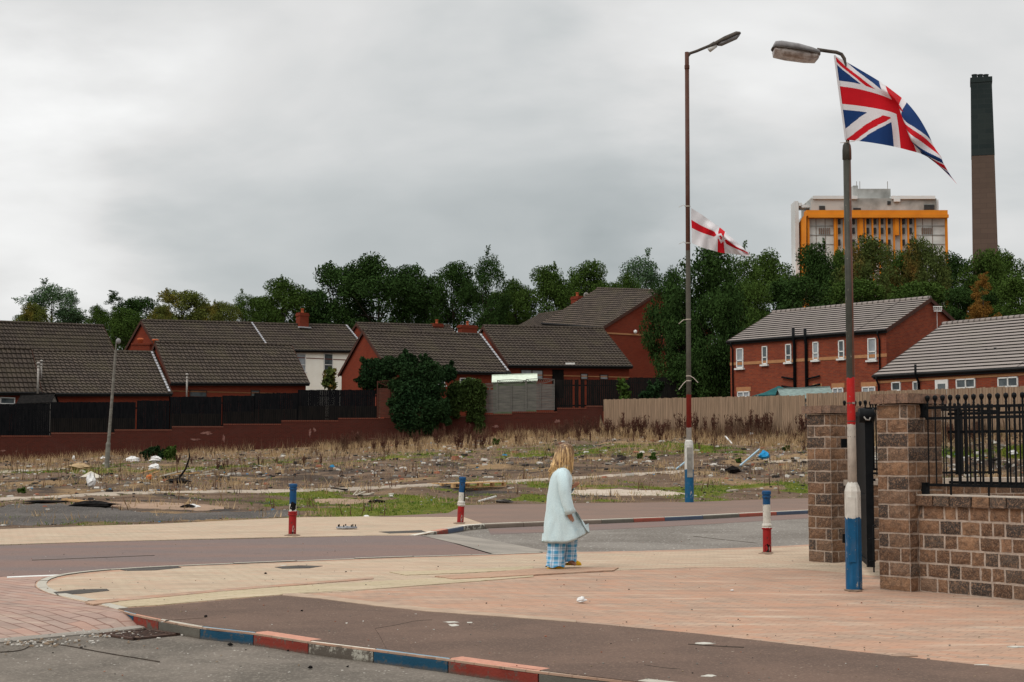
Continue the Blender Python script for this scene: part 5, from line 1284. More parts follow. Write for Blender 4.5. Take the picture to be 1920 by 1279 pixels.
def railing(name, label, A, d, ln, zr_top, zball, zbot, sp, rails, r=.008, ball=.028, group='black railings on the stone walls', kinds=None, start=.0, cat='railing'):
    root = thing(name, label, cat, (A.x, A.y, zbot), group=group); o0 = Vector((A.x, A.y, zbot))
    s = start; i = 0
    bars = []
    while s < ln:
        bars.append((s, i)); s += sp; i += 1
    n0 = Vector((-d.y, d.x, 0))
    for s, i in bars[:100]:
        p = A + d * s; mb = MB(); rr_ = r * (1.5 if (kinds and i >= 3) else 1)
        mb.tube([(p.x, p.y, zbot), (p.x, p.y, zball - .05)], rr_, 6)
        b = MB(); b.lathe([(.004, -.07), (.016, -.062), (.010, -.045), (.014, -.03), (ball * .85, -.014), (ball, .006), (ball * .8, .024), (.003, .034)], (p.x, p.y, zball - .03), 8)
        k = len(mb.v); mb.v += b.v; mb.f += [tuple(j + k for j in f) for f in b.f]; mb.m += b.m; mb.uv += b.uv
        mb.build('bar', M['black_paint'], root, o0, smooth=False)
    for z in rails:
        MB().beam(Vector((A.x, A.y, z)) - d * .03, Vector((A.x, A.y, z)) + d * ln, .012, .030).build('rail', M['black_paint'], root, o0)
    return root, o0
# near railing fixed to the right pillar
RA = P(1741, 905, 1); 
RA = W0 + nW * .10 + dW * .13
# choose the railing line so that its first bar meets the pillar at photo column 1741
for _ in range(20):
    u_ = proj((RA.x, RA.y, 1.5))[0]; RA = RA + dW * ((1741 - u_) / 150)
zt1 = P(1741, 742, RA.y).z; zr1 = P(1741, 765, RA.y).z; zb1 = P(1741, 909, RA.y).z
rl, o0 = railing('railing', 'near black railing with ball finials on top of the low stone wall', RA, dW, 2.9, zr1, zt1, zb1 - .0, .098, [zr1, zb1, zr1 - .115], kinds=1)
for z_ in (zr1 - .03, zb1 - .05):
    q = RA - dW * .07
    MB().box((q.x, q.y, z_), (.10, .07, .15), YW).build('bracket', M['black_paint'], rl, o0)
for s in (.28, .75, 1.25, 1.75, 2.25, 2.75):
    q = RA + dW * s; MB().box((q.x, q.y, (1.04 + zb1) / 2), (.016, .016, zb1 - 1.04 + .02), YW).build('foot', M['black_paint'], rl, o0)
# far railing on the far wall
FA = A2 + N2 * .13 + D2 * .05
zt2 = P(1800, 756, 21.8).z; zr2 = P(1800, 769, 21.8).z; zb2 = P(1800, 890, 21.8).z
rl2, o0 = railing('railing', 'far black railing on the white topped low wall beyond the gateway', FA, D2, min(L2, 3.2), zr2, zt2, zb2, .098, [zr2, zb2 + .03], r=.009, ball=.025, start=.12)
q = FA + D2 * ((P(1817, 800, 21.7) - FA).dot(D2)); MB().box((q.x, q.y, (zt2 + zb2) / 2 - .05), (.085, .085, zt2 - zb2 - .1), YW).lathe([(.02, 0), (.045, .03), (.03, .07), (.005, .11)], (q.x, q.y, zt2 - .12), 8).build('post', M['black_paint'], rl2, o0)
# third low railing panel between the two (smaller finials just behind the near one)
MA = W0 + nW * .55 + dW * .0
for _ in range(20): MA = MA + dW * ((1783 - proj((MA.x, MA.y, 1.5))[0]) / 150)
zt3 = P(1783, 756, MA.y).z
gl, o0 = railing('gate_leaf', 'black barred side gate folded back behind the near railing', MA, dW, 1.6, zt3 - .1, zt3 - .03, zb1 - .02, .125, [zt3 - .12, zb1 + .02, zt3 - .32], r=.009, ball=.018, group=None, cat='gate')
# solid black gate leaf standing open in the gateway
ga, gb = Vector((P(1604, 900, 20.1).x, 20.1, 0)), Vector((P(1630, 900, 17.9).x, 17.9, 0)); gd = (gb - ga).normalized(); gn = Vector((-gd.y, gd.x, 0)); gl_ = (gb - ga).length; ga3 = math.atan2(gd.y, gd.x)
gt = thing('steel_gate', 'solid black steel gate leaf standing open, seen almost edge on', 'gate', (ga.x, ga.y, .14)); o0 = Vector((ga.x, ga.y, .14)); gz0, gz1 = .14, 2.03
c = (ga + gb) / 2
MB().box((c.x, c.y, (gz0 + gz1) / 2), (gl_ - .1, .012, gz1 - gz0 - .1), ga3).build('sheet', M['black_paint'], gt, o0)
fr = MB(); fr.box((gb.x, gb.y, (gz0 + gz1) / 2), (.10, .09, gz1 - gz0), ga3); fr.box((ga.x, ga.y, (gz0 + gz1) / 2), (.08, .07, gz1 - gz0), ga3)
for z in (gz0 + .03, gz1 - .04, .95): fr.box((c.x, c.y, z), (gl_, .05, .06), ga3)
fr.build('frame', M['black_paint'], gt, o0)
cap = MB(); cap.tube([(gb.x - .11, gb.y - .01, gz1 - .09), (gb.x + .06, gb.y - .01, gz1 - .09)], .09, 14); cap.build('gate_box', M['black_paint'], gt, o0, smooth=True)
MB().tube([(gb.x - .075, gb.y - .10, gz1 - .11), (gb.x - .055, gb.y - .125, gz1 - .145), (gb.x - .02, gb.y - .125, gz1 - .15), (gb.x, gb.y - .10, gz1 - .12)], .009, 6).build('handle', M['steel'], gt, o0)
for z, h in ((1.62, .05), (.35, .05)): MB().box((ga.x - .10, ga.y + .02, z), (.16, .05, .12)).build('hinge', M['black_paint'], gt, o0)
bx = P(1638, 1030, 17.7)
mb = MB(); mb.tube([(bx.x, bx.y, P(1638, 1073, 17.7).z), (bx.x, bx.y, P(1638, 986, 17.7).z), (bx.x + .03, bx.y, P(1638, 985, 17.7).z)], .010, 6)
for v_ in (1010, 1052): z_ = P(1638, v_, 17.7).z; mb.beam((bx.x - .05, bx.y, z_), (bx.x + .025, bx.y, z_), .02, .012)
mb.build('drop_bolt', M['black_paint'], gt, o0)
hx = P(1637, 900, 18.5); MB().box((hx.x, hx.y, P(1637, 900, 18.5).z), (.05, .05, .03)).build('latch', M['black_paint'], gt, o0)
r3 = thing('railing_end', 'end piece of black railing with two ball finials between the gate pillars', 'railing', (P(1629, 900, 19.6).x, 19.6, 1.1)); o0 = r3.location.copy()
for u_, vt_ in ((1622, 751), (1636.5, 751)):
    q = P(u_, vt_, 19.6); mb = MB(); mb.tube([(q.x, q.y, P(u_, 880, 19.6).z), (q.x, q.y, q.z - .04)], .011, 6); mb.lathe([(.004, -.05), (.014, -.04), (.010, -.025), (.024, 0), (.02, .018), (.003, .026)], (q.x, q.y, q.z - .02), 8); mb.build('bar', M['black_paint'], r3, o0)
a, b = P(1616, 767, 19.6), P(1648, 767, 19.6); MB().beam(a, b, .012, .02).build('rail', M['black_paint'], r3, o0)
a, b = P(1616, 880, 19.6), P(1648, 880, 19.6); MB().beam(a, b, .012, .03).build('rail', M['black_paint'], r3, o0)

# ------------------------------------------------------------------ lamp posts
RED, WHITE, BLUE = (.42, .016, .014), (.60, .57, .51), (.008, .088, .20)
def column_prof(z): return z
def lamp_post(name, label, base, segs, mat, arm, armr, boxw, boxh, lean=(0, 0)):
    root = thing(name, label, 'lamp post', base); o0 = Vector(base)
    return root, o0
# near post (right)
b0 = G(1601.5, 1106, 0); Yp = b0.y
def zpx(u, v): return P(u, v, Yp).z
M['post_near'] = bands_mat('post_paint_near', [(-1, BLUE), (zpx(1600, 971), WHITE), (zpx(1598, 795), RED), (zpx(1597, 709), (.045, .045, .035))], wob=.045, chips=(.20, .17, .14), chipth=.66, rust=(zpx(1597, 705), (.11, .036, .018)))
lp = thing('lamp_post', 'near street lamp post painted blue, white and red, union flag tied near its top', 'lamp post', b0); o0 = Vector(b0)
def at_px(u, v): p = P(u, v, Yp); return (p.x, p.y, p.z)
zs = [zpx(1600, v) for v in (915, 903)]
xb = b0.x; topx = P(1587.5, 262, Yp).x
def xl(z): return xb + (topx - xb) * max(0, z) / zpx(1587, 262)
mb = MB(); w_ = .0825
def octo(z, r): return [(xl(z) + r * math.cos(PI / 8 + k * PI / 4), Yp + r * math.sin(PI / 8 + k * PI / 4), z) for k in range(8)]
zsh = zpx(1600, 918)
mb.loft([octo(z, r) for z, r in ((-.05, .090), (zsh - .02, .088), (zsh + .035, .074), (zsh + .075, .054), (zsh + .085, .050))])
mb.build('base_compartment', M['post_near'], lp, (0, 0, 0)).location = (0, 0, 0)
bpy.data.objects[lp.name].location = (0, 0, 0)
lp.location = (0, 0, 0)
def reroot(root, base):
    """move a root whose parts were built in world space to its own base point; z stays for the height-banded paint"""
    root.location = (base[0], base[1], 0)
    for c in root.children:
        c.data.transform(Matrix.Translation((-base[0], -base[1], 0)))
        for g in c.children: g.data.transform(Matrix.Translation((-base[0], -base[1], 0)))
dr = MB(); q = (xl(.6) - .035, Yp - .083); za, zc = zpx(1595, 1053), zpx(1595, 932)
dr.box((q[0], q[1], (za + zc) / 2), (.085, .02, zc - za)); dr.build('door', M['post_near'], lp)
mb = MB(); zt_ = zpx(1591, 298); mb.tube([(xl(z), Yp, z) for z in (zsh + .06, 2.0, 3.0, zt_)], [.050, .046, .044, .043], 16); mb.build('shaft', M['post_near'], lp, smooth=True)
mb = MB(); z1_ = zpx(1590, 300); z2_ = zpx(1590, 268); mb.lathe([(.044, 0), (.050, .005), (.050, (z2_ - z1_) * .55), (.044, (z2_ - z1_) * .85), (.030, z2_ - z1_)], (xl(z1_), Yp, z1_), 14); mb.build('collar', M['post_near'], lp, smooth=True)
mb = MB(); mb.tube([at_px(1589.5, 270), at_px(1587, 200), at_px(1584.5, 125), at_px(1583, 110), at_px(1578, 102), at_px(1568, 98), at_px(1552, 96), at_px(1532, 93)], .020, 10); mb.build('arm', M['iron'], lp, smooth=True)
# lantern
LA, LB = Vector(at_px(1449, 90)), Vector(at_px(1537, 103)); ax = (LB - LA).normalized(); upv = Vector((0, 1, 0)).cross(ax); upv = upv if upv.z > 0 else -upv; yv = Vector((0, 1, 0)); Ln = (LB - LA).length
def lsec(t, h0, h1, w, mb_n=12, base=0):
    c = LA + ax * (Ln * t); out = []
    for k in range(mb_n + 1):
        a = PI * k / mb_n; out.append(c + yv * (-w * math.cos(a)) + upv * (h0 + (h1 - h0) * math.sin(a) ** .6))
    return out
mb = MB(); rings = [lsec(t, 0, h, w) for t, h, w in ((0, .035, .05), (.03, .075, .10), (.15, .088, .125), (.5, .085, .13), (.8, .065, .11), (.97, .05, .07), (1.0, .03, .04))]
mb.loft(rings, closed=True); M['lantern_top'] = simple('lantern_shell', (.24, .235, .235), (.17, .16, .16), 14, .6)
mb.build('lantern_cover', M['lantern_top'], lp, smooth=True)
mb = MB(); rings = [lsec(t, -.008, -h, w) for t, h, w in ((.02, .06, .085), (.05, .105, .105), (.3, .115, .12), (.7, .112, .11), (.92, .10, .09), (.98, .05, .06))]
mb.loft(rings, closed=True)
mg, tg, bgl = base_mat('lantern_bowl', .25, .5); vv = coords(tg); cc = MIX(tg, MR(tg, noise(tg, vv, 16, 4), .4, .6), (.46, .40, .36), (.25, .19, .16))
L(tg, cc, bgl.inputs['Base Color']); bgl.inputs['Alpha'].default_value = .80
mb.build('lantern_bowl', mg, lp, smooth=True)
mb = MB(); rim = [lsec(t, -.012, .006, w) for t, w in ((-.02, .06), (.03, .12), (.3, .138), (.7, .135), (.97, .085), (1.0, .05))]; mb.loft(rim, closed=True); mb.build('lantern_rim', M['iron'], lp)
mb = MB(); mb.tube([LA + ax * .12 - upv * .05, LA + ax * .36 - upv * .055], .022, 8); mb.build('bulb', M['steel'], lp)
for v_, n_ in ((845 + 5, 'strap'), (791, 'strap'), (758, 'strap'), (818, 'strap')):
    z_ = zpx(1597, {850: 820, 791: 791, 758: 757, 818: 885}[v_]); MB().lathe([(.0475, 0), (.0475, .012)], (xl(z_), Yp, z_), 14).build(n_, M['iron'], lp)
q = at_px(1599, 757); MB().box((q[0] - .005, Yp - .05, q[2] + .006), (.024, .02, .022)).build('strap_buckle', M['steel'], lp)
reroot(lp, b0)

# far brown post
b1 = G(1292.5, 942, 0); Yp = b1.y
M['post_far'] = bands_mat('post_paint_far', [(-1, (.01, .095, .20)), (zpx(1292, 880), (.60, .585, .54)), (zpx(1291, 802), (.26, .028, .020)), (zpx(1290, 740), (.095, .086, .068)), (zpx(1289, 470), (.075, .026, .014))], wob=.03, chips=(.16, .14, .11), chipth=.68)
fp = thing('lamp_post', 'tall brown rusty lamp post, banded red, white and blue near its foot, small flag above', 'lamp post', b1)
topx = P(1288, 105, Yp).x; xb = b1.x; ztp = zpx(1288, 98)
def xl2(z): return xb + (topx - xb) * max(0, z) / ztp
zsh = zpx(1292, 835); mb = MB()
mb.lathe([(.135, -.1), (.135, zsh), (.115, zsh + .12), (.085, zsh + .16)], (xl2(.5), Yp, 0), 14); mb.build('base_compartment', M['post_far'], fp, smooth=False)
mb = MB(); mb.tube([(xl2(z), Yp, z) for z in (zsh + .1, 5, 9, ztp)], [.080, .072, .068, .066], 12); mb.build('shaft', M['post_far'], fp, smooth=True)
M['primer'] = simple('grey_primer_patch', (.30, .285, .25), (.18, .17, .15), 5, .9)
a, c = P(1288.5, 895, Yp - .14), P(1298.5, 839, Yp - .14); MB().box(((a.x + c.x) / 2, Yp - .13, (a.z + c.z) / 2), (c.x - a.x, .02, c.z - a.z)).build('door', M['primer'], fp)
mb = MB(); mb.lathe([(.070, 0), (.078, .01), (.078, .12), (.07, .13)], (xl2(zpx(1288, 130)), Yp, zpx(1288, 130)), 12); mb.build('collar', M['post_far'], fp)
mb = MB(); mb.tube([at_px(1289, 106), at_px(1294, 100), at_px(1306, 96), at_px(1330, 86), at_px(1340, 80)], .045, 8); mb.build('arm', M['iron'], fp, smooth=True)
a, b = Vector(at_px(1326, 90)), Vector(at_px(1388, 62)); ax = (b - a).normalized(); upv = Vector((0, 1, 0)).cross(ax); upv = upv if upv.z > 0 else -upv; LA, Ln = a, (b - a).length
mb = MB(); mb.loft([lsec(t, -.03, h, w) for t, h, w in ((.05, .05, .05), (.25, .08, .12), (.55, .11, .17), (.9, .10, .15), (1.0, .04, .08))]); mb.build('lantern_cover', M['iron'], fp, smooth=True)
mb = MB(); mb.loft([lsec(t, -.04, -h, w) for t, h, w in ((.3, .07, .10), (.4, .13, .14), (.85, .13, .14), (.95, .07, .08))]); mb.build('lantern_bowl', M['lantern_top'], fp, smooth=True)
p1, p2 = LA + ax * .02 - upv * .09, LA + ax * .28 - upv * .06; mb = MB(); mb.tube([p1 - ax * .0, p2 + upv * .03], .075, 10); mb.build('photocell', M['upvc'], fp, smooth=True)
for v_, side, dv in ((600, -1, 8), (715, -1, 16), (706, 1, 12), (388, -1, 2), (457, -1, 2)):
    q = at_px(1290, v_); e = at_px(1290 + side * 18, v_ + dv)
    mb = MB(); mb.tube([(q[0] + side * .07, Yp - .05, q[2]), ((q[0] + e[0]) / 2, Yp - .1, (q[2] + e[2]) / 2 + .06), (e[0], Yp - .12, e[2])], .012 if v_ > 500 else .007, 5); mb.lathe([(.080, 0), (.080, .03)], (xl2(q[2]), Yp, q[2]), 12); mb.build('cable_tie', M['cap_light'], fp)
reroot(fp, b1)
# leaning old post in the waste ground
lb = T(200, 878); Yp = lb.y
M['post_old'] = simple('old_post_metal', (.20, .19, .165), (.13, .115, .10), 3, .7, cs=(1, 1, 3))
lo_ = thing('lamp_post', 'leaning bare grey lamp post in the waste ground, small round lantern on top', 'lamp post', lb); o0 = Vector(lb)
def L3(u, v): return P(u, v, Yp)
MB().tube([L3(200, 880), L3(203, 832), L3(203.5, 829)], [.105, .10, .075], 10).build('base_compartment', M['post_old'], lo_, o0)
MB().tube([L3(203.5, 830), L3(217, 657)], [.07, .055], 10).build('shaft', M['post_old'], lo_, o0)
mb = MB(); mb.tube([L3(217, 656), L3(218.5, 638), L3(221, 634.5), L3(224, 637)], .03, 8); mb.build('arm', M['post_old'], lo_, o0)
q = L3(222, 640); MB().ell((q.x, q.y, q.z), (.11, .11, .13)).build('lantern', M['lantern_top'], lo_, o0, smooth=True)

# ------------------------------------------------------------------ flags
def interp_grid(ctrl, nu, nv):
    """ctrl[col][row] = (u, v, dY); smooth Catmull-Rom surface"""
    A = np.array(ctrl, float)
    def cr(A, n):
        m_ = A.shape[0]; Q = np.concatenate([2 * A[:1] - A[1:2], A, 2 * A[-1:] - A[-2:-1]]); out = []
        for x in np.linspace(0, m_ - 1, n):
            i = min(int(x), m_ - 2); t = x - i; p0, p1, p2, p3 = Q[i], Q[i + 1], Q[i + 2], Q[i + 3]
            out.append(.5 * (2 * p1 + (-p0 + p2) * t + (2 * p0 - 5 * p1 + 4 * p2 - p3) * t * t + (-p0 + 3 * p1 - 3 * p2 + p3) * t ** 3))
        return np.array(out)
    B = cr(A, nu); return cr(B.transpose(1, 0, 2), nv).transpose(1, 0, 2)
def cloth_mat(name, c, tr=.25):
    m, t, b = base_mat(name, .8, .1); v = coords(t)
    L(t, MIX(t, MR(t, noise(t, v, 5, 3), .3, .7), c, tuple(x * .9 for x in c)), b.inputs['Base Color']); bump(t, b, noise(t, v, 16, 2), .15, .02)
    # thin cloth lets some daylight through
    out = t.nodes['Material Output']; tl = N(t, 'ShaderNodeBsdfTranslucent'); tl.inputs[0].default_value = (*c, 1); mx = N(t, 'ShaderNodeMixShader'); mx.inputs[0].default_value = tr
    L(t, b.outputs[0], mx.inputs[1]); L(t, tl.outputs[0], mx.inputs[2]); L(t, mx.outputs[0], out.inputs[0]); return m
FW, FRD, FBL = cloth_mat('flag_white', (.72, .69, .70)), cloth_mat('flag_red', (.56, .012, .02)), cloth_mat('flag_blue', (.014, .045, .155))
def union(s, t):
    """s along the fly 0..1 (5:3), t down 0..1 -> 0 white 1 red 2 blue"""
    x, y = s * 5 / 3 - 5 / 6, .5 - t                # centre origin, hoist = 1 high
    if abs(x) < .1 or abs(y) < .1: return 1
    if abs(x) < 1 / 6 or abs(y) < 1 / 6: return 0
    ln = math.hypot(5 / 3, 1); ax_, ay_ = math.copysign(5 / 3, x) / ln, math.copysign(1, y) / ln
    e = -x * ay_ + y * ax_                       # offset from the nearest diagonal arm, counter clockwise positive
    if abs(e) < .1: return 1 if 0 < e < 1 / 15 else 0
    return 2
def flag(name, label, base, ctrl, Y0, colour, nu, nv, mats, wave=None):
    gr = interp_grid(ctrl, nu + 1, nv + 1); V = []
    for i in range(nu + 1):
        for j in range(nv + 1):
            u, v, dy = gr[i, j]; rp = .035 * (Y0 / 16) * min(1, i / nu * 4) * (math.sin(i / nu * 17 - j / nv * 3.5) + .5 * math.sin(i / nu * 31 + j / nv * 6)); V.append(P(u, v, Y0 + dy + rp))
    o0 = V[0].copy(); mb = MB()
    mb.v = [tuple(p - o0) for p in V]
    for i in range(nu):
        for j in range(nv):
            a = i * (nv + 1) + j; mb.f.append((a, a + nv + 1, a + nv + 2, a + 1)); mb.m.append(colour(float(np.interp((i + .5) / nu, np.linspace(0, 1, len(ctrl)), wave)) if wave else (i + .5) / nu, (j + .5) / nv)); mb.uv.extend([(i / nu, j / nv)] * 4)
    o = mb.build(name, mats, smooth=True); o.location = o0; return tag(o, label, 'flag')
Yf = b0.y - .06
UC = [
 [(1565, 104, 0), (1570, 138, 0), (1576, 178, 0), (1581, 220, 0), (1586, 262, 0)],
 [(1606, 127, .10), (1608, 146, .04), (1617, 184, .05), (1624, 224, .04), (1630, 267, .02)],
 [(1648, 152, .22), (1652, 166, .10), (1664, 194, .10), (1672, 234, .06), (1676, 275, .04)],
 [(1676, 172, .24), (1678, 184, .02), (1692, 209, .02), (1698, 246, .04), (1704, 282, .06)],
 [(1700, 192, .16), (1690, 214, -.06), (1703, 236, .10), (1712, 258, .10), (1728, 289, .08)],
 [(1722, 219, .12), (1703, 246, -.10), (1712, 264, .16), (1728, 280, .16), (1750, 301, .14)],
 [(1740, 250, .12), (1716, 268, -.08), (1722, 280, .20), (1745, 298, .20), (1762, 312, .18)],
 [(1752, 276, .14), (1736, 287, .02), (1748, 300, .20), (1764, 314, .22), (1776, 326, .2)],
 [(1766, 296, .16), (1768, 304, .12), (1774, 315, .18), (1783, 330, .2), (1795, 346, .2)]]
UF = flag('union_flag', 'large union flag in red, white and blue, blown out from the near lamp post', b0, UC, Yf, union, 300, 200, [FW, FRD, FBL], wave=[0, .2, .4, .5, .6, .74, .84, .92, 1])
mb = MB(); hp = [P(1565 + 21 * t, 104 + 158 * t, Yf - .004) for t in np.linspace(0, 1, 9)]
hs = MB(); 
for a, b in zip(hp, hp[1:]): hs.beam(a, b, .016, .022)
h_ = hs.build('hoist_sleeve', FW, UF, hp[0]); h_.location = hp[0] - Vector(UF.location)
tt = MB(); 
q1 = P(1587, 261, Yf); pz = Vector((P(1589, 268, b0.y).x, b0.y - .02, P(1589, 268, b0.y).z)); tt.tube([q1, pz], .004, 5); tt.tube([P(1575, 268, Yf), P(1603, 265, Yf)], .003, 5)
t_ = tt.build('tie', M['cap_light'], UF, q1); t_.location = q1 - Vector(UF.location)
def ulster(s, t):
    x, y = s * 5 / 3 - 5 / 6, .5 - t; r = math.hypot(x, y); a = math.atan2(y, x)
    # white six pointed star over the cross, red hand inside it
    k = PI / 3; aa = abs(((a + PI / 2 + k / 2) % k) - k / 2); star = .135 / math.cos(PI / 6 * 0 + 0) ; R1_, R2_ = .25, .145
    edge = R1_ * R2_ * math.sin(k / 2) / (R2_ * math.sin(k / 2 - aa) + R1_ * math.sin(aa)) if aa <= k / 2 else R2_
    if r < edge:
        hand = (abs(x) < .038 and -.10 < y < .03) or any(abs(x - (q - 1.5) * .024) < .009 and .02 < y < .095 - abs(q - 1.4) * .012 for q in range(4)) or (-.07 < x < -.035 and -.02 < y < .02)
        return 1 if hand else 0
    return 1 if (abs(x) < .1 or abs(y) < .1) else 0
Yf2 = b1.y - .15
NC = [
 [(1296, 390, 0), (1296, 408, 0), (1297, 432, 0), (1297, 456, 0)],
 [(1318, 404, .2), (1316, 420, .1), (1315, 440, .1), (1316, 464, 0)],
 [(1340, 420, .5), (1336, 430, .1), (1334, 446, .1), (1334, 469, .1)],
 [(1354, 430, .4), (1352, 440, 0), (1352, 452, .1), (1352, 474, .2)],
 [(1370, 444, .4), (1366, 450, 0), (1366, 462, .3), (1372, 476, .4)],
 [(1386, 458, .5), (1382, 462, .2), (1386, 470, .4), (1392, 479, .5)],
 [(1400, 471, .6), (1402, 473, .5), (1405, 477, .6), (1408, 481, .6)]]
flag('ulster_flag', 'small white flag with a red cross and star, flying from the tall brown lamp post', b1, NC, Yf2, ulster, 150, 96, [FW, FRD, FBL])

# ------------------------------------------------------------------ bollards
def bollard_mat(name, H, f0=.40, f1=.765):
    return bands_mat(name, [(-1, (.30, .014, .014)), (H * f0, WHITE), (H * f1, (.008, .065, .17))], wob=.014, rough=.6, chips=(.03, .025, .02), chipth=.62)
def bollard(label, base, H, w, tilt=(0, 0), scuff=None, mat=None):
    root = thing('bollard', label, 'bollard', base, group='painted cast iron bollards'); root.rotation_euler = (tilt[1], tilt[0], 0)
    R_ = w / 2
    MB().lathe([(R_ * 1.02, -.05), (R_ * 1.02, H * .36), (R_ * 1.0, H * .375)], n=18).build('lower_tube', mat, root, smooth=False)
    MB().lathe([(R_ * 1.05, H * .37), (R_ * 1.25, H * .38), (R_ * 1.25, H * .405), (R_ * 1.05, H * .415), (R_ * 1.2, H * .43), (R_ * 1.15, H * .455), (R_ * .92, H * .47)], n=18).build('collar', mat, root, smooth=False)
    MB().lathe([(R_ * .92, H * .47), (R_ * .90, H * .88)], n=18).build('upper_tube', mat, root, smooth=False)
    MB().lathe([(R_ * .9, H * .88), (R_ * 1.08, H * .885), (R_ * 1.08, H * .91), (R_ * .95, H * .915), (R_ * .95, H * .935), (R_ * 1.12, H * .94), (R_ * 1.1, H * .985), (R_ * .9, H), (.01, H)], n=18).build('cap', mat, root, smooth=False)
    if scuff:
        for (z0, z1, a0, wd) in scuff:
            sc = MB(); rr = random.Random(int(z0 * 1000)); pts = []
            cz, hz = (z0 + z1) / 2, (z1 - z0) / 2; ring = []
            for k in range(14):
                a = 2 * PI * k / 14; f = rr.uniform(.75, 1.15); aa = a0 + wd * math.cos(a) * f; ring.append((R_ * 1.035 * math.sin(aa), -R_ * 1.035 * math.cos(aa), cz + hz * math.sin(a) * f))
            cn = (R_ * 1.04 * math.sin(a0), -R_ * 1.04 * math.cos(a0), cz)
            for k in range(14): sc.face([ring[k], ring[(k + 1) % 14], cn])
            sc.build('burn_mark', M['char'], root)
    return root
for (u, vb, vt, lab, tilt, sc, wpx, f0, f1) in ((548, 1002, 907, 'bollard on the buff pavement with black burn mark on its white band', (.01, 0), [(.42, .60, .25, 1.0), (.0, .05, .2, .8)], 15, .46, .60),
                                   (863, 980, 894, 'slightly tilted bollard at the corner by the painted far kerb', (.05, .0), [(.35, .80, 1.25, .42)], 13, .36, .66),
                                   (1438.5, 1036, 920, 'bollard beside the gateway, black scuffs at its red foot', (0, 0), [(-.01, .13, .1, .9)], 16.5, .40, .775)):
    b_ = G(u, vb, 0); H = P(u, vt, b_.y).z; bollard(lab, b_, H, wpx * b_.y / F * .93, tilt, sc, bollard_mat('bollard_paint', H, f0, f1))

# ------------------------------------------------------------------ the woman in the dressing gown
wp0 = G(1052, 1068, 0); K = wp0.y / F                       # metres per photo pixel at her distance
def pw(u, v, y=0.0): return Vector(((u - 1052) * K, y, (1068 - v) * K))
pr = thing('person', 'woman walking right in pale blue dressing gown, checked pyjama trousers and yellow slippers', 'person', wp0)
SKIN = simple('skin', (.50, .27, .18), (.44, .22, .15), 12, .6)
gm, gt_, gb_ = base_mat('towelling_gown', 1.0, .05); v_ = coords(gt_)
L(gt_, MIX(gt_, MR(gt_, noise(gt_, v_, 90, 3, .7), .35, .65), (.58, .70, .72), (.45, .58, .61)), gb_.inputs['Base Color']); bp1 = bump(gt_, gb_, noise(gt_, coords(gt_, 'Object', (1, 1, .35), (0, .5, 0)), 6, 2, .5, .6), .6, .05); bump(gt_, gb_, noise(gt_, v_, 130, 3, .7), .5, .01, bp1)
gb_.inputs['Sheen Weight'].default_value = .3
pm, pt, pb = base_mat('blue_check_cloth', .9, .1); uvn = N(pt, 'ShaderNodeUVMap'); sp_ = N(pt, 'ShaderNodeSeparateXYZ'); L(pt, uvn.outputs[0], sp_.inputs[0])
def bandw(x, per, w0, w1, ph=0):
    f = MATH(pt, 'FRACT', MATH(pt, 'ADD', MATH(pt, 'DIVIDE', x, per), ph)); return MATH(pt, 'MULTIPLY', MATH(pt, 'GREATER_THAN', f, w0), MATH(pt, 'LESS_THAN', f, w1))
cx_, cy_ = sp_.outputs[0], sp_.outputs[1]
b1_ = bandw(cx_, .0985, .0, .5); b2_ = bandw(cy_, .095, .0, .5); ln1 = bandw(cx_, .0985, .72, .78); ln2 = bandw(cy_, .095, .72, .78)
c_ = MIX(pt, MATH(pt, 'MULTIPLY', MATH(pt, 'ADD', b1_, b2_), .5), (.55, .66, .74), (.07, .29, .50))
c_ = MIX(pt, MATH(pt, 'MULTIPLY', MATH(pt, 'MAXIMUM', ln1, ln2), .7), c_, (.03, .10, .25)); L(pt, c_, pb.inputs['Base Color'])
SLIP = simple('yellow_slipper', (.66, .38, .02), (.58, .32, .015), 8, .7)
hm, ht_, hb_ = base_mat('blonde_hair', .5, .35); vv = coords(ht_, 'Object', (60, 60, 4)); sz = N(ht_, 'ShaderNodeSeparateXYZ'); oc = N(ht_, 'ShaderNodeTexCoord'); L(ht_, oc.outputs['Object'], sz.inputs[0])
root_dark = MR(ht_, MATH(ht_, 'ADD', sz.outputs[2], MATH(ht_, 'MULTIPLY', noise(ht_, vv, 1.0, 3), .45)), 1.46, 1.86, 0, 1, True)
hc = MIX(ht_, root_dark, (.68, .45, .20), (.10, .05, .024)); hc = MIX(ht_, MR(ht_, noise(ht_, vv, 1.0, 3), .46, .60), hc, (.12, .055, .022)); hc = MIX(ht_, MR(ht_, noise(ht_, coords(ht_, 'Object', (40, 40, 3)), 1.0, 3), .55, .65), hc, (.62, .42, .2)); L(ht_, hc, hb_.inputs['Base Color'])
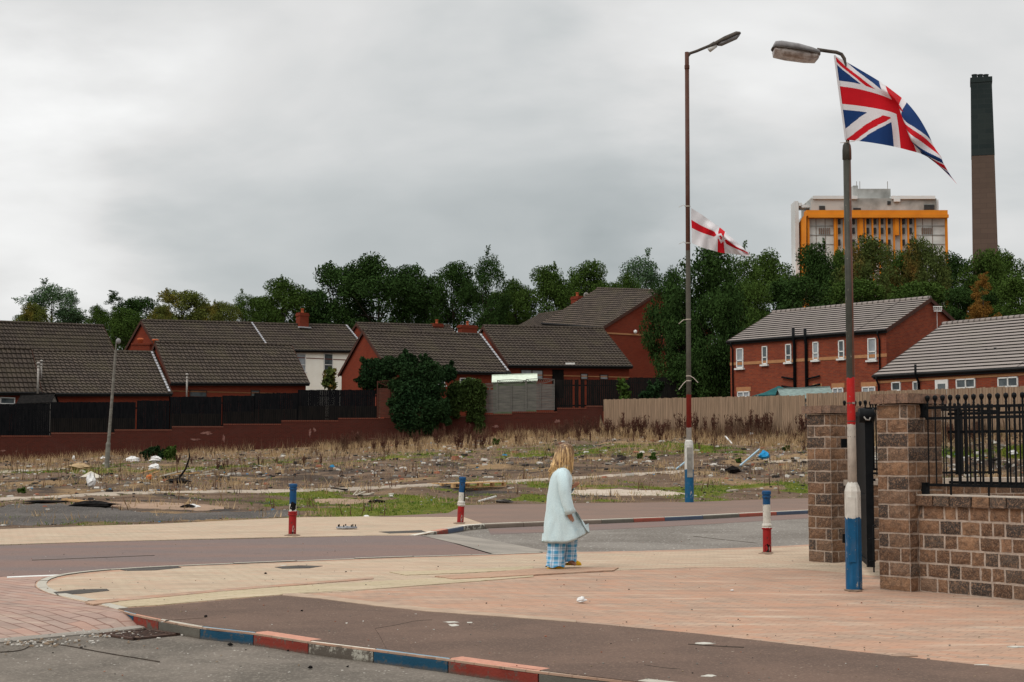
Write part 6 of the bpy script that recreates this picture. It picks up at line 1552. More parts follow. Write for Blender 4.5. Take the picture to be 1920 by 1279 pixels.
# body: one continuous skinned figure
bm_v = {'pelvis': (pw(1052, 960), .115), 'waist': (pw(1050, 935), .10), 'chest': (pw(1050, 905), .115), 'upper': (pw(1052, 890), .10), 'neck': (pw(1057, 878), .048), 'neck2': (pw(1060, 868), .046), 'head': (pw(1062, 860), .070), 'crown': (pw(1061, 848), .078),
        'shN': (pw(1052, 892, -.15), .052), 'elN': (pw(1056, 925, -.20), .040), 'wrN': (pw(1066, 960, -.20), .026),
        'shF': (pw(1054, 892, .15), .052), 'elF': (pw(1060, 922, .18), .040), 'wrF': (pw(1071, 915, .03), .026),
        'hipN': (pw(1051, 968, -.08), .095), 'knN': (pw(1048, 1015, -.08), .062), 'anN': (pw(1040, 1058, -.07), .040), 'toN': (pw(1052, 1065, -.07), .030),
        'hipF': (pw(1053, 968, .09), .095), 'knF': (pw(1068, 1012, .10), .062), 'anF': (pw(1065, 1052, .12), .040), 'toF': (pw(1082, 1061, .14), .028)}
edges = [('pelvis', 'waist'), ('waist', 'chest'), ('chest', 'upper'), ('upper', 'neck'), ('neck', 'neck2'), ('neck2', 'head'), ('head', 'crown'), ('upper', 'shN'), ('shN', 'elN'), ('elN', 'wrN'), ('upper', 'shF'), ('shF', 'elF'), ('elF', 'wrF'),
         ('pelvis', 'hipN'), ('hipN', 'knN'), ('knN', 'anN'), ('anN', 'toN'), ('pelvis', 'hipF'), ('hipF', 'knF'), ('knF', 'anF'), ('anF', 'toF')]
def hand(wr, key, d, side):
    """palm and five bent fingers; d = pointing direction"""
    d = Vector(d).normalized(); sd_ = d.cross(Vector(side)).normalized(); up_ = Vector(side).normalized()
    p0 = wr + d * .045; bm_v[key + 'p'] = (p0, .026); edges.append(('wr' + key, key + 'p'))
    for i, (o_, l_) in enumerate(((-.030, .060), (-.010, .072), (.010, .070), (.028, .056))):
        a = p0 + d * .035 + sd_ * o_; b = a + d * l_ * .5 + up_ * .010; c = b + d * l_ * .35 + up_ * .024
        for j, q in enumerate((a, b, c)): bm_v['%sf%d%d' % (key, i, j)] = (q, .0095 - .001 * j)
        edges.extend([(key + 'p', '%sf%d0' % (key, i)), ('%sf%d0' % (key, i), '%sf%d1' % (key, i)), ('%sf%d1' % (key, i), '%sf%d2' % (key, i))])
    a = p0 - sd_ * .034 + up_ * .008; b = a + d * .03 - sd_ * .012 + up_ * .015
    bm_v[key + 't0'] = (a, .011); bm_v[key + 't1'] = (b, .010); edges.extend([(key + 'p', key + 't0'), (key + 't0', key + 't1')])
hand(bm_v['wrN'][0], 'N', (.25, .05, -1), (.2, 1, 0)); hand(bm_v['wrF'][0], 'F', (.5, -.6, .2), (0, .3, 1))
keys = list(bm_v); me = bpy.data.meshes.new('body'); me.from_pydata([tuple(bm_v[k][0]) for k in keys], [(keys.index(a), keys.index(b)) for a, b in edges], [])
me.materials.append(SKIN); bo = bpy.data.objects.new('body', me); COL.objects.link(bo); bo.parent = pr
sk = bo.modifiers.new('skin', 'SKIN'); sk.use_smooth_shade = True
for i, k in enumerate(keys):
    sv = me.skin_vertices[0].data[i]; sv.radius = (bm_v[k][1], bm_v[k][1]); sv.use_root = (k == 'pelvis')
sb_ = bo.modifiers.new('sub', 'SUBSURF'); sb_.levels = 1; sb_.render_levels = 1
# face: modelled skull front with nose, eyes, lips and ears
hd = pw(1063, 858, .0); fdir = Vector((.86, .50, -.12)).normalized(); fs_ = Vector((0, 0, 1)).cross(fdir).normalized(); fu = fdir.cross(fs_)
def fp_(f, s, u): return hd + fdir * f + fs_ * s + fu * u
mb = MB(); rings = []
for i, (zz, rf_, rs_2) in enumerate(((-.115, .035, .03), (-.10, .062, .045), (-.075, .080, .058), (-.04, .090, .068), (0, .095, .074), (.04, .096, .077), (.075, .086, .070), (.105, .055, .045), (.118, .01, .01))):
    ring = []
    for k in range(20):
        a = 2 * PI * k / 20; f = math.cos(a) * rf_; s_ = math.sin(a) * rs_2
        if abs(a) < .35 or a > 2 * PI - .35:
            if i == 3: f += .022 * (1 - min(a, 2 * PI - a) / .35)
            if i == 2: f += .008
            if i == 4: f -= .004 if min(a, 2 * PI - a) > .1 else -.010
        ring.append(fp_(f - .005, s_, zz))
    rings.append(ring)
mb.loft(rings); hf = mb.build('head', SKIN, bo, smooth=True)
for s_ in (-1, 1):
    e = MB(); e.ell(fp_(.080, .030 * s_, .012), (.011, .011, .009), 8, 6); e.build('eye', M['upvc'], hf, smooth=True)
    e = MB(); e.ell(fp_(.0, .078 * s_, -.005), (.014, .014, .03), 8, 6); e.build('ear', SKIN, hf, smooth=True)
LIP = simple('lips', (.36, .12, .10)); e = MB(); e.ell(fp_(.084, 0, -.062), (.014, .020, .007), 10, 6); e.build('mouth', LIP, hf, smooth=True)
# hair: shell of many strands falling to the shoulders, swept back by the wind
mb = MB(); rh = random.Random(11); hc0 = pw(1061, 853)
rings = []
for i in range(10):
    th = PI * .5 * i / 6.0; z = .125 * math.cos(min(th, 2.2)); rr = .115 * math.sin(min(th + .05, 1.75))
    rings.append([(hc0.x + rr * 1.02 * math.cos(a) - .022 * (i > 5) * (i - 5), hc0.y + rr * .86 * math.sin(a) - .0, hc0.z + .012 + z - .03 * (i > 6) * (i - 6)) for a in np.linspace(.75 + (.0 if i > 3 else -.75), 2 * PI - .55 + (.0 if i > 3 else .55), 22)])
mb.loft(rings, closed=False, cap=False)
for k in range(620):
    a = rh.uniform(.55, 2 * PI - .25) if rh.random() < .9 else rh.uniform(-.3, .6); r0 = .096 + rh.uniform(-.004, .008)
    x0, y0 = math.cos(a) * r0, math.sin(a) * r0 * .86; top = hc0 + Vector((x0 * .55, y0 * .55, .108)); mid = hc0 + Vector((x0 * 1.02, y0 * 1.02, .02 + rh.uniform(-.02, .03)))
    back = max(0, -math.cos(a)); ln_ = rh.uniform(.17, .30) * (1 if back > .2 else .75); nr_ = max(0, -math.sin(a))
    low = mid + Vector((-.012 - .03 * back - .012 * nr_ + rh.uniform(-.015, .015), y0 * .05 - .008, -ln_ * .6)); end = mid + Vector((-.03 - .075 * back - .02 * nr_ * rh.random() + rh.uniform(-.022, .022), y0 * .10 - .01 + rh.uniform(-.015, .015), -ln_ * 1.25))
    mb.tube([top, mid, low, end], [.006, .0085, .007, .002], 4, cap=False)
for k in range(26):                               # loose wisps
    a = rh.uniform(0, 2 * PI); st = hc0 + Vector((math.cos(a) * .10, math.sin(a) * .09, .08)); e = st + Vector((rh.uniform(-.09, .10), rh.uniform(-.05, .05), rh.uniform(-.08, .06)))
    mb.tube([st, (st + e) / 2 + Vector((0, 0, .02)), e], [.0025, .002, .001], 3, cap=False)
mb.build('hair', hm, pr, smooth=True)
# gown: lofted with folds, hem blown forward
def gown_ring(z, xl_, xr_, ry, fold=.0, ph=0.0, hemlift=0.0, n=64):
    cx_, rx = (xl_ + xr_) / 2, (xr_ - xl_) / 2; out = []
    for k in range(n):
        a = 2 * PI * k / n; f = 1 + fold * 1.25 * (.7 * math.sin(6 * a + ph + z * 4.5) + .5 * math.sin(11 * a - ph * 2 + z * 8) * (z < 1.0)) + .012 * math.sin(9 * z * 2 + 3 * a) + (.045 * abs(math.sin(4.5 * a - z * 6)) - .03 + .05 * math.sin(5 * a + z * 5) * abs(math.sin(2.5 * a + 1))) * max(0, min(1, (1.10 - z) * 2.2))
        x = cx_ + rx * math.cos(a) * f; y = ry * math.sin(a) * f; zz = z
        if hemlift: zz = z + hemlift * max(0, (x - cx_) / rx) ** 1.3
        out.append((x, y, zz))
    return out
uu = lambda u: (u - 1052) * K
vv_ = lambda v: (1068 - v) * K
secs = [(872, 1052, 1064, .055, 0), (877, 1046, 1066, .085, 0), (882, 1041, 1068, .14, .0), (888, 1036, 1070, .180, .01), (897, 1032.5, 1073, .195, .015), (908, 1030, 1073.5, .195, .02), (920, 1028.5, 1072.5, .185, .02), (932, 1026.5, 1071.5, .180, .025), (945, 1025, 1073, .190, .03),
        (958, 1023.5, 1079, .205, .03), (972, 1022, 1086, .215, .035), (986, 1020.5, 1092, .225, .04), (1000, 1019, 1097, .23, .045), (1012, 1018, 1100, .235, .05), (1018, 1017, 1101, .235, .05)]
mb = MB(); rings = []
for i, (v, ul, ur, ry, fo) in enumerate(secs):
    lift = .0 if v < 970 else (v - 970) / 48 * .115
    rings.append(gown_ring(vv_(v), uu(ul), uu(ur), ry, fo, .8, lift))
inner = [(x * .985 + .001, y * .96, z + .012) for x, y, z in rings[-1]]
rings.append(inner); rings.append([(x * .97, y * .93, z + .10) for x, y, z in inner])
mb.loft(rings, cap=False); gn_ = mb.build('dressing_gown', gm, pr, smooth=True)
# front edge of the gown lifted by the wind
mb = MB(); A_ = []
for t in np.linspace(0, 1, 12):
    v = 955 + t * 46; e0 = Vector((uu(1070 + t * 26), -.02, vv_(v))); e1 = Vector((uu(1075 + t * 29.5 + 2 * math.sin(t * 6)), -.13 - .03 * math.sin(t * 5), vv_(v - 1)))
    A_.append([e0 + (e1 - e0) * w + Vector((0, .03 * math.sin(PI * w), .012 * math.sin(PI * w))) for w in np.linspace(0, 1, 7)] + [e0 + (e1 - e0) * w + Vector((0, .015 + .03 * math.sin(PI * w), 0)) for w in np.linspace(1, 0, 7)])
mb.loft(A_); fl_ = mb.build('gown_front', gm, gn_, smooth=True)
def sleeve(pts, rads, name):
    mb = MB(); rings = []; n = 28; pts = [Vector(p) for p in pts]
    for i, (p, r_) in enumerate(zip(pts, rads)):
        t = (pts[min(i + 1, len(pts) - 1)] - pts[max(0, i - 1)]).normalized(); x = Vector((0, 1, 0)); x = (x - t * x.dot(t)).normalized(); y = t.cross(x)
        rings.append([p + x * math.cos(a) * r_ * (.94 + .09 * math.sin(3 * a + i * 1.9)) + y * math.sin(a) * r_ * 1.0 * (.95 + .09 * math.sin(4 * a + i * 2.3)) for a in np.linspace(0, 2 * PI, n + 1)[:-1]])
    e = rings[-1]; c = sum((Vector(q) for q in e), Vector()) / n; rings.append([c + (Vector(q) - c) * .90 for q in e]); rings.append([c + (Vector(q) - c) * .86 + (pts[-2] - pts[-1]).normalized() * .08 for q in e])
    mb.loft(rings, cap=False); return mb.build(name, gm, gn_, smooth=True)
sleeve([pw(1053, 886, -.10), pw(1054, 893, -.165), pw(1056, 908, -.21), pw(1058, 925, -.235), pw(1062, 942, -.245), pw(1066, 955, -.245), pw(1068.5, 963, -.24)], [.055, .085, .082, .076, .072, .072, .074], 'sleeve')
sleeve([pw(1055, 888, .10), pw(1057, 896, .17), pw(1061, 912, .20), pw(1067, 920, .15), pw(1069.5, 919, .09)], [.05, .078, .072, .065, .062], 'sleeve')
# collar roll
mb = MB(); mb.tube([(hc0.x - .02 + .075 * math.cos(a), .085 * math.sin(a), vv_(876) + .015 * math.cos(a)) for a in np.linspace(.6, 2 * PI - .6, 16)], .022, 8); mb.build('collar', gm, gn_, smooth=True)
# trousers
def leg(pts, rads, name, folds=.06):
    mb = MB(); n = 36; P_ = [np.array(p) for p in pts]; m_ = 18; rings = []; per = 0
    for j in range(m_):
        t = j / (m_ - 1) * (len(pts) - 1); i = min(int(t), len(pts) - 2); f = t - i; c = P_[i] * (1 - f) + P_[i + 1] * f; r_ = rads[i] * (1 - f) + rads[i + 1] * f; ring = []
        for k in range(n):
            a = 2 * PI * k / n; w = r_ * (1 + folds * (math.sin(5 * a + j * .55) * .6 + math.sin(3 * a - j * .8) * .6)); z = c[2]
            if j == m_ - 1: z += .012 * math.sin(4 * a)
            ring.append((c[0] + w * math.cos(a), c[1] + w * math.sin(a) * .95, z))
        rings.append(ring)
    mb.loft(rings, cap=False)
    q = 0
    for i in range(m_ - 1):
        for k in range(n):
            za, zb_ = i / (m_ - 1) * .52, (i + 1) / (m_ - 1) * .52; x0, x1 = k / n * .69, (k + 1) / n * .69
            mb.uv[q:q + 4] = [(x0, za), (x1, za), (x1, zb_), (x0, zb_)]; q += 4
    o = mb.build(name, pm, pr, smooth=True); return o
leg([pw(1045, 1000, -.04), pw(1043, 1030, -.05), pw(1042, 1050, -.05), pw(1041, 1061.5, -.05)], [.122, .116, .116, .124], 'trouser_leg')
leg([pw(1064, 998, .05), pw(1068, 1020, .08), pw(1068, 1038, .10), pw(1066, 1053, .11)], [.118, .105, .096, .108], 'trouser_leg')
# slippers
def slipper(heel, toe, name):
    heel, toe = Vector(heel), Vector(toe); d = toe - heel; ln = d.length; d.normalize(); s_ = Vector((-d.y, d.x, 0)).normalized(); mb = MB(); rings = []
    for t, w, h in ((0, .026, .022), (.06, .038, .030), (.3, .040, .034), (.45, .046, .066), (.6, .052, .072), (.8, .050, .060), (.95, .034, .040), (1.0, .014, .022)):
        c = heel + d * ln * t; rings.append([c + s_ * math.cos(a) * w + Vector((0, 0, max(0, math.sin(a)) * h + (0 if math.sin(a) > 0 else 0) + .002)) for a in np.linspace(0, 2 * PI, 13)[:-1]])
    mb.loft(rings); return mb.build(name, SLIP, pr, smooth=True)
slipper(pw(1025, 1068, -.06), pw(1059, 1066.5, -.06), 'slipper'); slipper(pw(1058, 1062, .16), pw(1091, 1062.5, .18), 'slipper')

# ------------------------------------------------------------------ waste ground cover, weeds, rubble
from mathutils import noise as mn
def fbm(x, y, s, o=3): return sum(mn.noise(Vector((x / s * 2 ** k, y / s * 2 ** k, 3.1 * k))) / 2 ** k for k in range(o))
def blades(name, n, dens, h0, h1, w, mat, seed, lean=.5, far=1.0):
    r_ = random.Random(seed); V, Fc = [], []
    tries = 0
    while len(Fc) < n and tries < n * 40:
        tries += 1
        r = r_.uniform(-.40, .40); t = r_.random() ** .8
        a, b = yf(r), yb(r); y = a + (b - a) * t; x = r * y
        if r_.random() > dens(r, t, x, y): continue
        z = zt(x, y)
        for k in range(5):
            px, py = x + r_.gauss(0, .10), y + r_.gauss(0, .10); h = r_.uniform(h0, h1) * (.6 + .7 * t if far else 1); an = r_.random() * PI; ww = w * r_.uniform(.6, 1.3)
            lx, ly = r_.gauss(0, lean) * h, r_.gauss(0, lean) * h; q = len(V)
            V += [(px - math.cos(an) * ww, py - math.sin(an) * ww, z - .02), (px + math.cos(an) * ww, py + math.sin(an) * ww, z - .02), (px + lx, py + ly, z + h)]; Fc.append((q, q + 1, q + 2))
    me = bpy.data.meshes.new(name); me.from_pydata(V, [], Fc); me.materials.append(mat); me.update()
    o = bpy.data.objects.new(name, me); COL.objects.link(o); return o
def blade_mat(name, a, b_, c_):
    m, t, b = base_mat(name, .8, .1); g = N(t, 'ShaderNodeNewGeometry'); v = coords(t)
    c = MIX(t, g.outputs['Random Per Island'], a, b_); c = MIX(t, MR(t, noise(t, v, .5, 4), .4, .6), c, c_); L(t, c, b.inputs['Base Color']); return m
BG = blade_mat('grass_green', (.10, .15, .015), (.19, .20, .03), (.06, .12, .012)); BD = blade_mat('grass_dry', (.36, .245, .125), (.27, .175, .085), (.40, .29, .17)); BR = blade_mat('stalks_brown', (.10, .05, .03), (.16, .09, .055), (.07, .04, .025))
def u_of(r): return 960 + r * F
def d_green(r, t, x, y):
    u = u_of(r); m = fbm(x, y, 5) + .35 * fbm(x, y, 1.3)
    near = (1 if t < .22 and 300 < u else .12) + (.9 if .55 < t < .72 and u > 900 else 0)
    return max(.02, veg(x, y)[0])
def d_dry(r, t, x, y):
    u = u_of(r); m = fbm(x, y, 4) + .3 * fbm(x, y, 1.1)
    base = .05 + (max(0, (t - .66) / .34) ** 1.5 * (1.1 if u > 600 else .22)); return base * (.12 + 1.2 * (m > .0)) + (.22 if m > .3 else 0)
def d_brown(r, t, x, y):
    u = u_of(r); return (.02 + max(0, t - .72) * 2.5 * (1 if u > 620 else .15)) * (.3 + (fbm(x, y, 3) > .05))
tag(blades('grass', 42000, d_green, .03, .11, .014, BG, 1, .4), 'short green grass tufts growing in patches over the waste ground', 'grass', kind='stuff')
tag(blades('dry_grass', 40000, d_dry, .06, .36, .015, BD, 2, .35), 'dry straw coloured grass thickest below the back wall and tan fence', 'dry grass', kind='stuff')
tag(blades('dead_stalks', 8000, d_brown, .22, .75, .016, BR, 3, .16), 'thin brown dead stalks standing among the dry grass', 'dead stalks', kind='stuff')

# dead dock clumps: individuals
def weed_proto(seed, h=1.0):
    r_ = random.Random(seed); mb = MB()
    for k in range(r_.randint(6, 10)):
        a = r_.random() * 2 * PI; sp_2 = r_.uniform(.05, .30); H_ = h * r_.uniform(.6, 1.05); tip = Vector((math.cos(a) * sp_2 * H_, math.sin(a) * sp_2 * H_, H_)); b = Vector((math.cos(a) * .03, math.sin(a) * .03, -.05)); mid = b.lerp(tip, .5) + Vector((r_.uniform(-.03, .03), 0, .02))
        mb.tube([b, mid, tip], [.013, .010, .005], 4)
        for j in range(r_.randint(9, 15)):
            t = r_.uniform(.38, 1.0); p = (b.lerp(mid, t * 2) if t < .5 else mid.lerp(tip, t * 2 - 1)); e = p + Vector((r_.uniform(-.10, .10), r_.uniform(-.10, .10), r_.uniform(.03, .15)))
            mb.tube([p, e], [.016, .006], 4)
    return mb
DEAD = simple('dead_dock', (.055, .022, .016), (.085, .038, .026), 8, .9)
protos = []
def T2(r, t):
    a, b = yf(r), yb(r); y = a + (b - a) * t; return Vector((r * y, y, zt(r * y, y)))
for k in range(4):
    rt = thing('dead_weed', 'dark brown dead weed stalks standing in dry grass', 'weed', (0, 0, 0), group='dead weed clumps below the back wall and fence')
    weed_proto(40 + k).build('stalks', DEAD, rt); protos.append(rt)
rw = random.Random(21); used = 0
spots = []
for u, t, s_ in [(1085 + 13 * k + rw.uniform(-5, 5), rw.uniform(.80, .97), rw.uniform(.7, 1.15)) for k in range(18)]: spots.append((u, t, s_))
for u in (1363, 1372, 1388, 1398, 1408, 1416, 1424, 1437, 1443, 1500, 1508, 1338, 1322): spots.append((u, rw.uniform(.95, .985), rw.uniform(.85, 1.15)))
for u, t, s_ in [(640 + rw.random() * 470, rw.uniform(.72, .96), rw.uniform(.55, .95)) for k in range(40)]: spots.append((u, t, s_))
for u, t, s_ in [(1130 + rw.random() * 380, rw.uniform(.66, .95), rw.uniform(.3, .6)) for k in range(20)]: spots.append((u, t, s_))
for u, t, s_ in [(200 + rw.random() * 420, rw.uniform(.5, .97), rw.uniform(.3, .55)) for k in range(22)]: spots.append((u, t, s_))
for u, t, s_ in [(1640 + rw.random() * 280, rw.uniform(.75, .97), rw.uniform(.5, .9)) for k in range(12)]: spots.append((u, t, s_))
for i, (u, t, s_) in enumerate(spots):
    q = T2((u - 960) / F, t); q.z -= .02
    if i < 4: protos[i].location = q; protos[i].scale = (s_, s_, s_ * 1.05); continue
    dup(protos[i % 4], q, rw.random() * 6.28, (s_ * 1.1, s_ * 1.1, s_))
# rubble and litter too small to count
def chunk(mb, p, s, r_, mi, flat=.5):
    a = r_.random() * PI; ax = Matrix.Rotation(a, 3, 'Z') @ Matrix.Rotation(r_.uniform(-.35, .35), 3, 'X')
    mb.box((p.x, p.y, p.z + s * flat * .3), (s * r_.uniform(.7, 1.6), s * r_.uniform(.5, 1), s * flat * r_.uniform(.5, 1.1)), ax=ax, mi=mi, taper=r_.uniform(.6, .95))
mb = MB(); r_ = random.Random(77)
for k in range(11000):
    r = r_.uniform(-.38, .38); t = r_.random() ** .9
    if fbm(r * 60, t * 14, 3) < -.25 and r_.random() < .7: continue
    q = T2(r, t * .93 + .01); u = u_of(r); s_ = r_.uniform(.02, .08) * (2.4 if r_.random() < .16 else 1) * (.6 + 1.0 * t) * (1.25 if .25 < t < .62 else .9)
    mi = r_.choices(range(6), (3.0, 1.1, 5.5, 3.0, 2.2, .10))[0]; chunk(mb, q, s_, r_, mi, .45)
RUB = [simple('rubble_white', (.50, .47, .42)), simple('rubble_brick', (.28, .11, .065)), simple('rubble_dark', (.035, .03, .027), spec=.05), simple('rubble_tan', (.27, .20, .14)), simple('rubble_grey', (.20, .18, .155)), simple('rubble_blue', (.04, .22, .40))]
tag(mb.build('rubble', RUB), 'small stones, brick bits and litter strewn over the waste ground', 'rubble', kind='stuff')
mb = MB()
for k in range(420):                               # grit and small stones lying on the street surfaces
    u, v = r_.uniform(0, 1920), r_.uniform(1010, 1279); q = G(u, v, 0)
    z = .012
    if v > 1150 + (u / 1190) * 129 or (u < 260 and v > 1135): z = RZ + .01; q = G(u, v, RZ)
    if 920 < u < 1520 and v < 1040: z = RZ + .012; q = G(u, v, RZ)
    chunk(mb, Vector((q.x, q.y, z - .004)), r_.uniform(.006, .015), r_, r_.choice((0, 1, 2, 3, 4, 4, 3)), .6)
for k in range(260):                               # washed gravel by the ramp and gully
    u = r_.gauss(60, 60) if k % 2 else r_.gauss(215, 45); v = (1207 if k % 2 else 1193) + r_.gauss(0, 4) - (u - 60) * .02; q = G(u, v, RZ); chunk(mb, Vector((q.x, q.y, RZ + .006)), r_.uniform(.012, .03), r_, r_.choice((0, 0, 3, 4)), .6)
tag(mb.build('grit', RUB), 'fine grit and small stones scattered over the road and paving', 'grit', kind='stuff')

# ------------------------------------------------------------------ single pieces of debris
def crumple(name, label, cat, p, size, mat, seed, n=10, group=None):
    r_ = random.Random(seed); rings = []
    for i in range(n // 2 + 3):
        th = PI * i / (n // 2 + 2); rings.append([(size[0] * math.sin(th) * math.cos(a) * r_.uniform(.65, 1.2), size[1] * math.sin(th) * math.sin(a) * r_.uniform(.65, 1.2), size[2] * (1 - math.cos(th)) / 2 * r_.uniform(.8, 1.2)) for a in np.linspace(0, 2 * PI, n + 1)[:-1]])
    o = MB().loft(rings).build(name, mat); o.location = p; return tag(o, label, cat, group)
PAPER = simple('white_paper', (.72, .71, .69), (.58, .57, .56), 20, .8)
q = G(1090, 1130, .006); crumple('crumpled_paper', 'crumpled white paper on the pink paving in front of the woman', 'litter', q, (.055, .04, .055), PAPER, 1)
q = G(1373, 1108, .006); crumple('crumpled_paper', 'tiny white scrap on the pink paving below the right bollard', 'litter', q, (.022, .018, .014), PAPER, 2)
for i, (u, v, sx, sz, lab) in enumerate(((250, 864, .55, .45, 'white rubbish bag left of the two green shrubs'), (292, 863, .5, .42, 'white rubbish bag between the two green shrubs by the wall'), (193, 857, .28, .22, 'small white bag beside the foot of the leaning lamp post'),
                                   (290, 878, .5, .38, 'white bag lying on the burnt timber heap'), (138, 858, .14, .35, 'small upright white scrap below the brick wall'), (688, 966, .12, .10, 'small white scrap at the edge of the buff paving'), (1408, 812, .22, .2, 'white scrap caught in weeds by the tan fence'), (1900, 850, .3, .3, 'white bag behind the railings at the right edge'), (360, 949, .32, .16, 'pale crumpled sheet above the black debris on the old tarmac'))):
    crumple('rubbish_bag' if sx > .2 else 'litter_scrap', lab, 'litter', T(u, v + 4) - Vector((0, 0, .03)), (sx * .62, sx * .45, sz * .72), PAPER, 10 + i)
q = T(170, 915); crumple('torn_sack', 'torn white and black sack hanging over rubble left of the leaning post', 'sack', q, (.18, .15, .42), PAPER, 31)
# tent-shaped sheet
a, b, c, d = T(148, 896), T(188, 896), T(170, 893), T(175, 897); ap = c + Vector((0, 0, .20)); mb = MB(); a2, b2 = a + Vector((0, .5, 0)), b + Vector((0, .5, 0)); CARD = simple('pale_card', (.50, .45, .37))
lo_z = Vector((0, 0, .0)); mb.face([a, d, ap]); mb.face([d, b, ap]); mb.face([b, b2, ap]); mb.face([b2, a2, ap]); mb.face([a2, a, ap]); tag(mb.build('cardboard_sheet', CARD), 'pale peaked cardboard sheet near the leaning lamp post', 'cardboard')
crumple('straw_heap', 'heap of brown straw left of the leaning lamp post foot', 'heap', T(148, 882), (.65, .5, .28), BD, 33)
crumple('burnt_heap', 'black burnt heap on the old tarmac at the left', 'burnt heap', T(175, 952) - Vector((0, 0, .02)), (.62, .35, .17), M['char'], 34)
crumple('burnt_heap', 'small black burnt lump with pointed end on the bare earth', 'burnt heap', T(352, 954), (.18, .12, .10), M['char'], 35)
crumple('burnt_heap', 'dark burnt patch by the pale old kerb at the left edge', 'burnt heap', T(90, 943), (.75, .25, .06), M['char'], 36)
crumple('burnt_heap', 'small dark lump behind the old kerb, left of the shrubs', 'burnt heap', T(335, 906), (.4, .25, .15), M['char'], 37)
crumple('burnt_heap', 'dark lump in the grass between the two left bollards', 'burnt heap', T(706, 943), (.26, .14, .08), M['char'], 38)
crumple('dark_rag', 'dark cloth lump right of the tall brown lamp post', 'rag', T(1374, 888), (.3, .2, .26), M['char'], 39)
crumple('orange_ball', 'small orange ball in the rubble near the shrubs', 'ball', T(280, 901), (.11, .11, .2), simple('orange_plastic', (.6, .15, .04)), 40)
BLUEB = simple('blue_plastic', (.03, .28, .55), (.02, .2, .42), 10)
crumple('blue_bag', 'bright blue plastic bag on the rubble near the stone pillar', 'bag', T(1433, 862), (.24, .2, .34), BLUEB, 41)
def stick(name, label, p0, p1, w, h, mat, cat='plank', lift=.04, lift2=None):
    a, b = T(*p0), T(*p1); a.z += lift; b.z += lift if lift2 is None else lift2; return tag(MB().beam(a, b, w, h).build(name, mat), label, cat)
PIPE = simple('pale_blue_pipe', (.33, .45, .52))
stick('plastic_pipe', 'pale blue pipe slanting up to the blue plastic bag', (1388, 876), (1424, 856), .06, .05, PIPE, 'pipe', .06, .30)
stick('plastic_pipe', 'pale pipe lying beside the foot of the tall brown lamp post', (1268, 882), (1286, 876), .05, .05, PIPE, 'pipe', .04, .22)
stick('plank', 'white plank end sticking out of weeds by the tan fence', (1360, 826), (1372, 834), .06, .05, PAPER, 'plank', .2, .05)
stick('plank', 'white board lying flat right of the brown lamp post', (1320, 871), (1340, 871), .12, .04, M['cap_light'])
stick('plank', 'pale board lying in front of the white board', (1345, 875), (1362, 876), .14, .04, M['cap_light'])
stick('plank', 'pale stone slab lying near the grass strip below the brown lamp post', (1365, 923), (1382, 921), .12, .05, M['cap_light'])
stick('plank', 'dark plank lying on the pale old kerb line', (622, 918), (650, 921), .1, .04, M['char'])
stick('plank', 'tan plank lying by the pile of broken wood at the old kerb', (120, 940), (160, 944), .14, .05, M['wood_pallet'])
stick('plank', 'burnt plank lying across the rubble right of the shrubs', (305, 897), (340, 902), .12, .10, M['char'])
a = T(334, 899); MB_ = MB(); MB_.tube([a, a + Vector((.25, 0, .35)), a + Vector((.38, 0, .75)), a + Vector((.33, 0, 1.05))], [.04, .035, .03, .012], 6); tag(MB_.build('burnt_branch', M['char']), 'bent black branch rising from the burnt planks', 'branch')
for i, (u, v) in enumerate(((276, 894), (300, 896), (318, 893), (330, 887), (345, 891), (366, 894), (265, 889), (380, 889))):
    a = T(u, v); dd = Vector((rw.uniform(.3, .8), rw.uniform(-.3, .3), rw.uniform(.02, .25))); tag(MB().beam(a + Vector((0, 0, .05)), a + dd, .10, .05).build('broken_wood', CARD if i % 2 else M['wood_pallet']), 'pale broken board in the rubble heap right of the leaning lamp post', 'broken board', 'broken boards in the rubble heap')
# grey pale branches heap in the grass
hp_ = T(678, 930); root = thing('branch_heap', 'small heap of pale bare branches in the grass', 'branches', hp_)
for k in range(9):
    a = Vector((rw.uniform(-.25, .15), rw.uniform(-.1, .1), .02)); b = a + Vector((rw.uniform(.1, .4), rw.uniform(-.1, .1), rw.uniform(.02, .2))); MB().tube([a, b], [.03, .02], 6).build('branch', CARD, root)
# pallet
pa, pb_ = T(851, 917), T(950, 915); root = thing('pallet', 'light wooden pallet lying flat behind the middle bollard', 'pallet', pa); dx = (pb_ - pa); dx.z = 0; ln = dx.length; dx.normalize(); dy = Vector((-dx.y, dx.x, 0)); zp = max(pa.z, pb_.z) - pa.z
ang = math.atan2(dx.y, dx.x)
for k in range(7):
    c = dy * (.07 + .16 * k) + dx * ln / 2; MB().box((c.x, c.y, zp + .155), (ln, .11, .022), ang).build('deck_board', M['wood_pallet'], root)
for k in range(3):
    for j in range(3): c = dy * (.07 + .48 * k) + dx * (.06 + (ln - .12) * j / 2); MB().box((c.x, c.y, zp + .09), (.13, .10, .10), ang).build('block', M['wood_pallet'], root)
    c = dy * (.07 + .48 * k) + dx * ln / 2; MB().box((c.x, c.y, zp + .03), (ln, .10, .02), ang).build('base_board', M['wood_pallet'], root)
# broken pole and grey frame by the pallet
stick('metal_pole', 'short pale metal pole lying right of the middle bollard', (897, 942), (930, 937), .04, .04, M['upvc'], 'pole', .03, .10)
crumple('broken_casing', 'dark grey broken casing lying on the grass by the pale pole', 'casing', T(945, 943), (.30, .14, .10), M['gravel_dark'], 44)
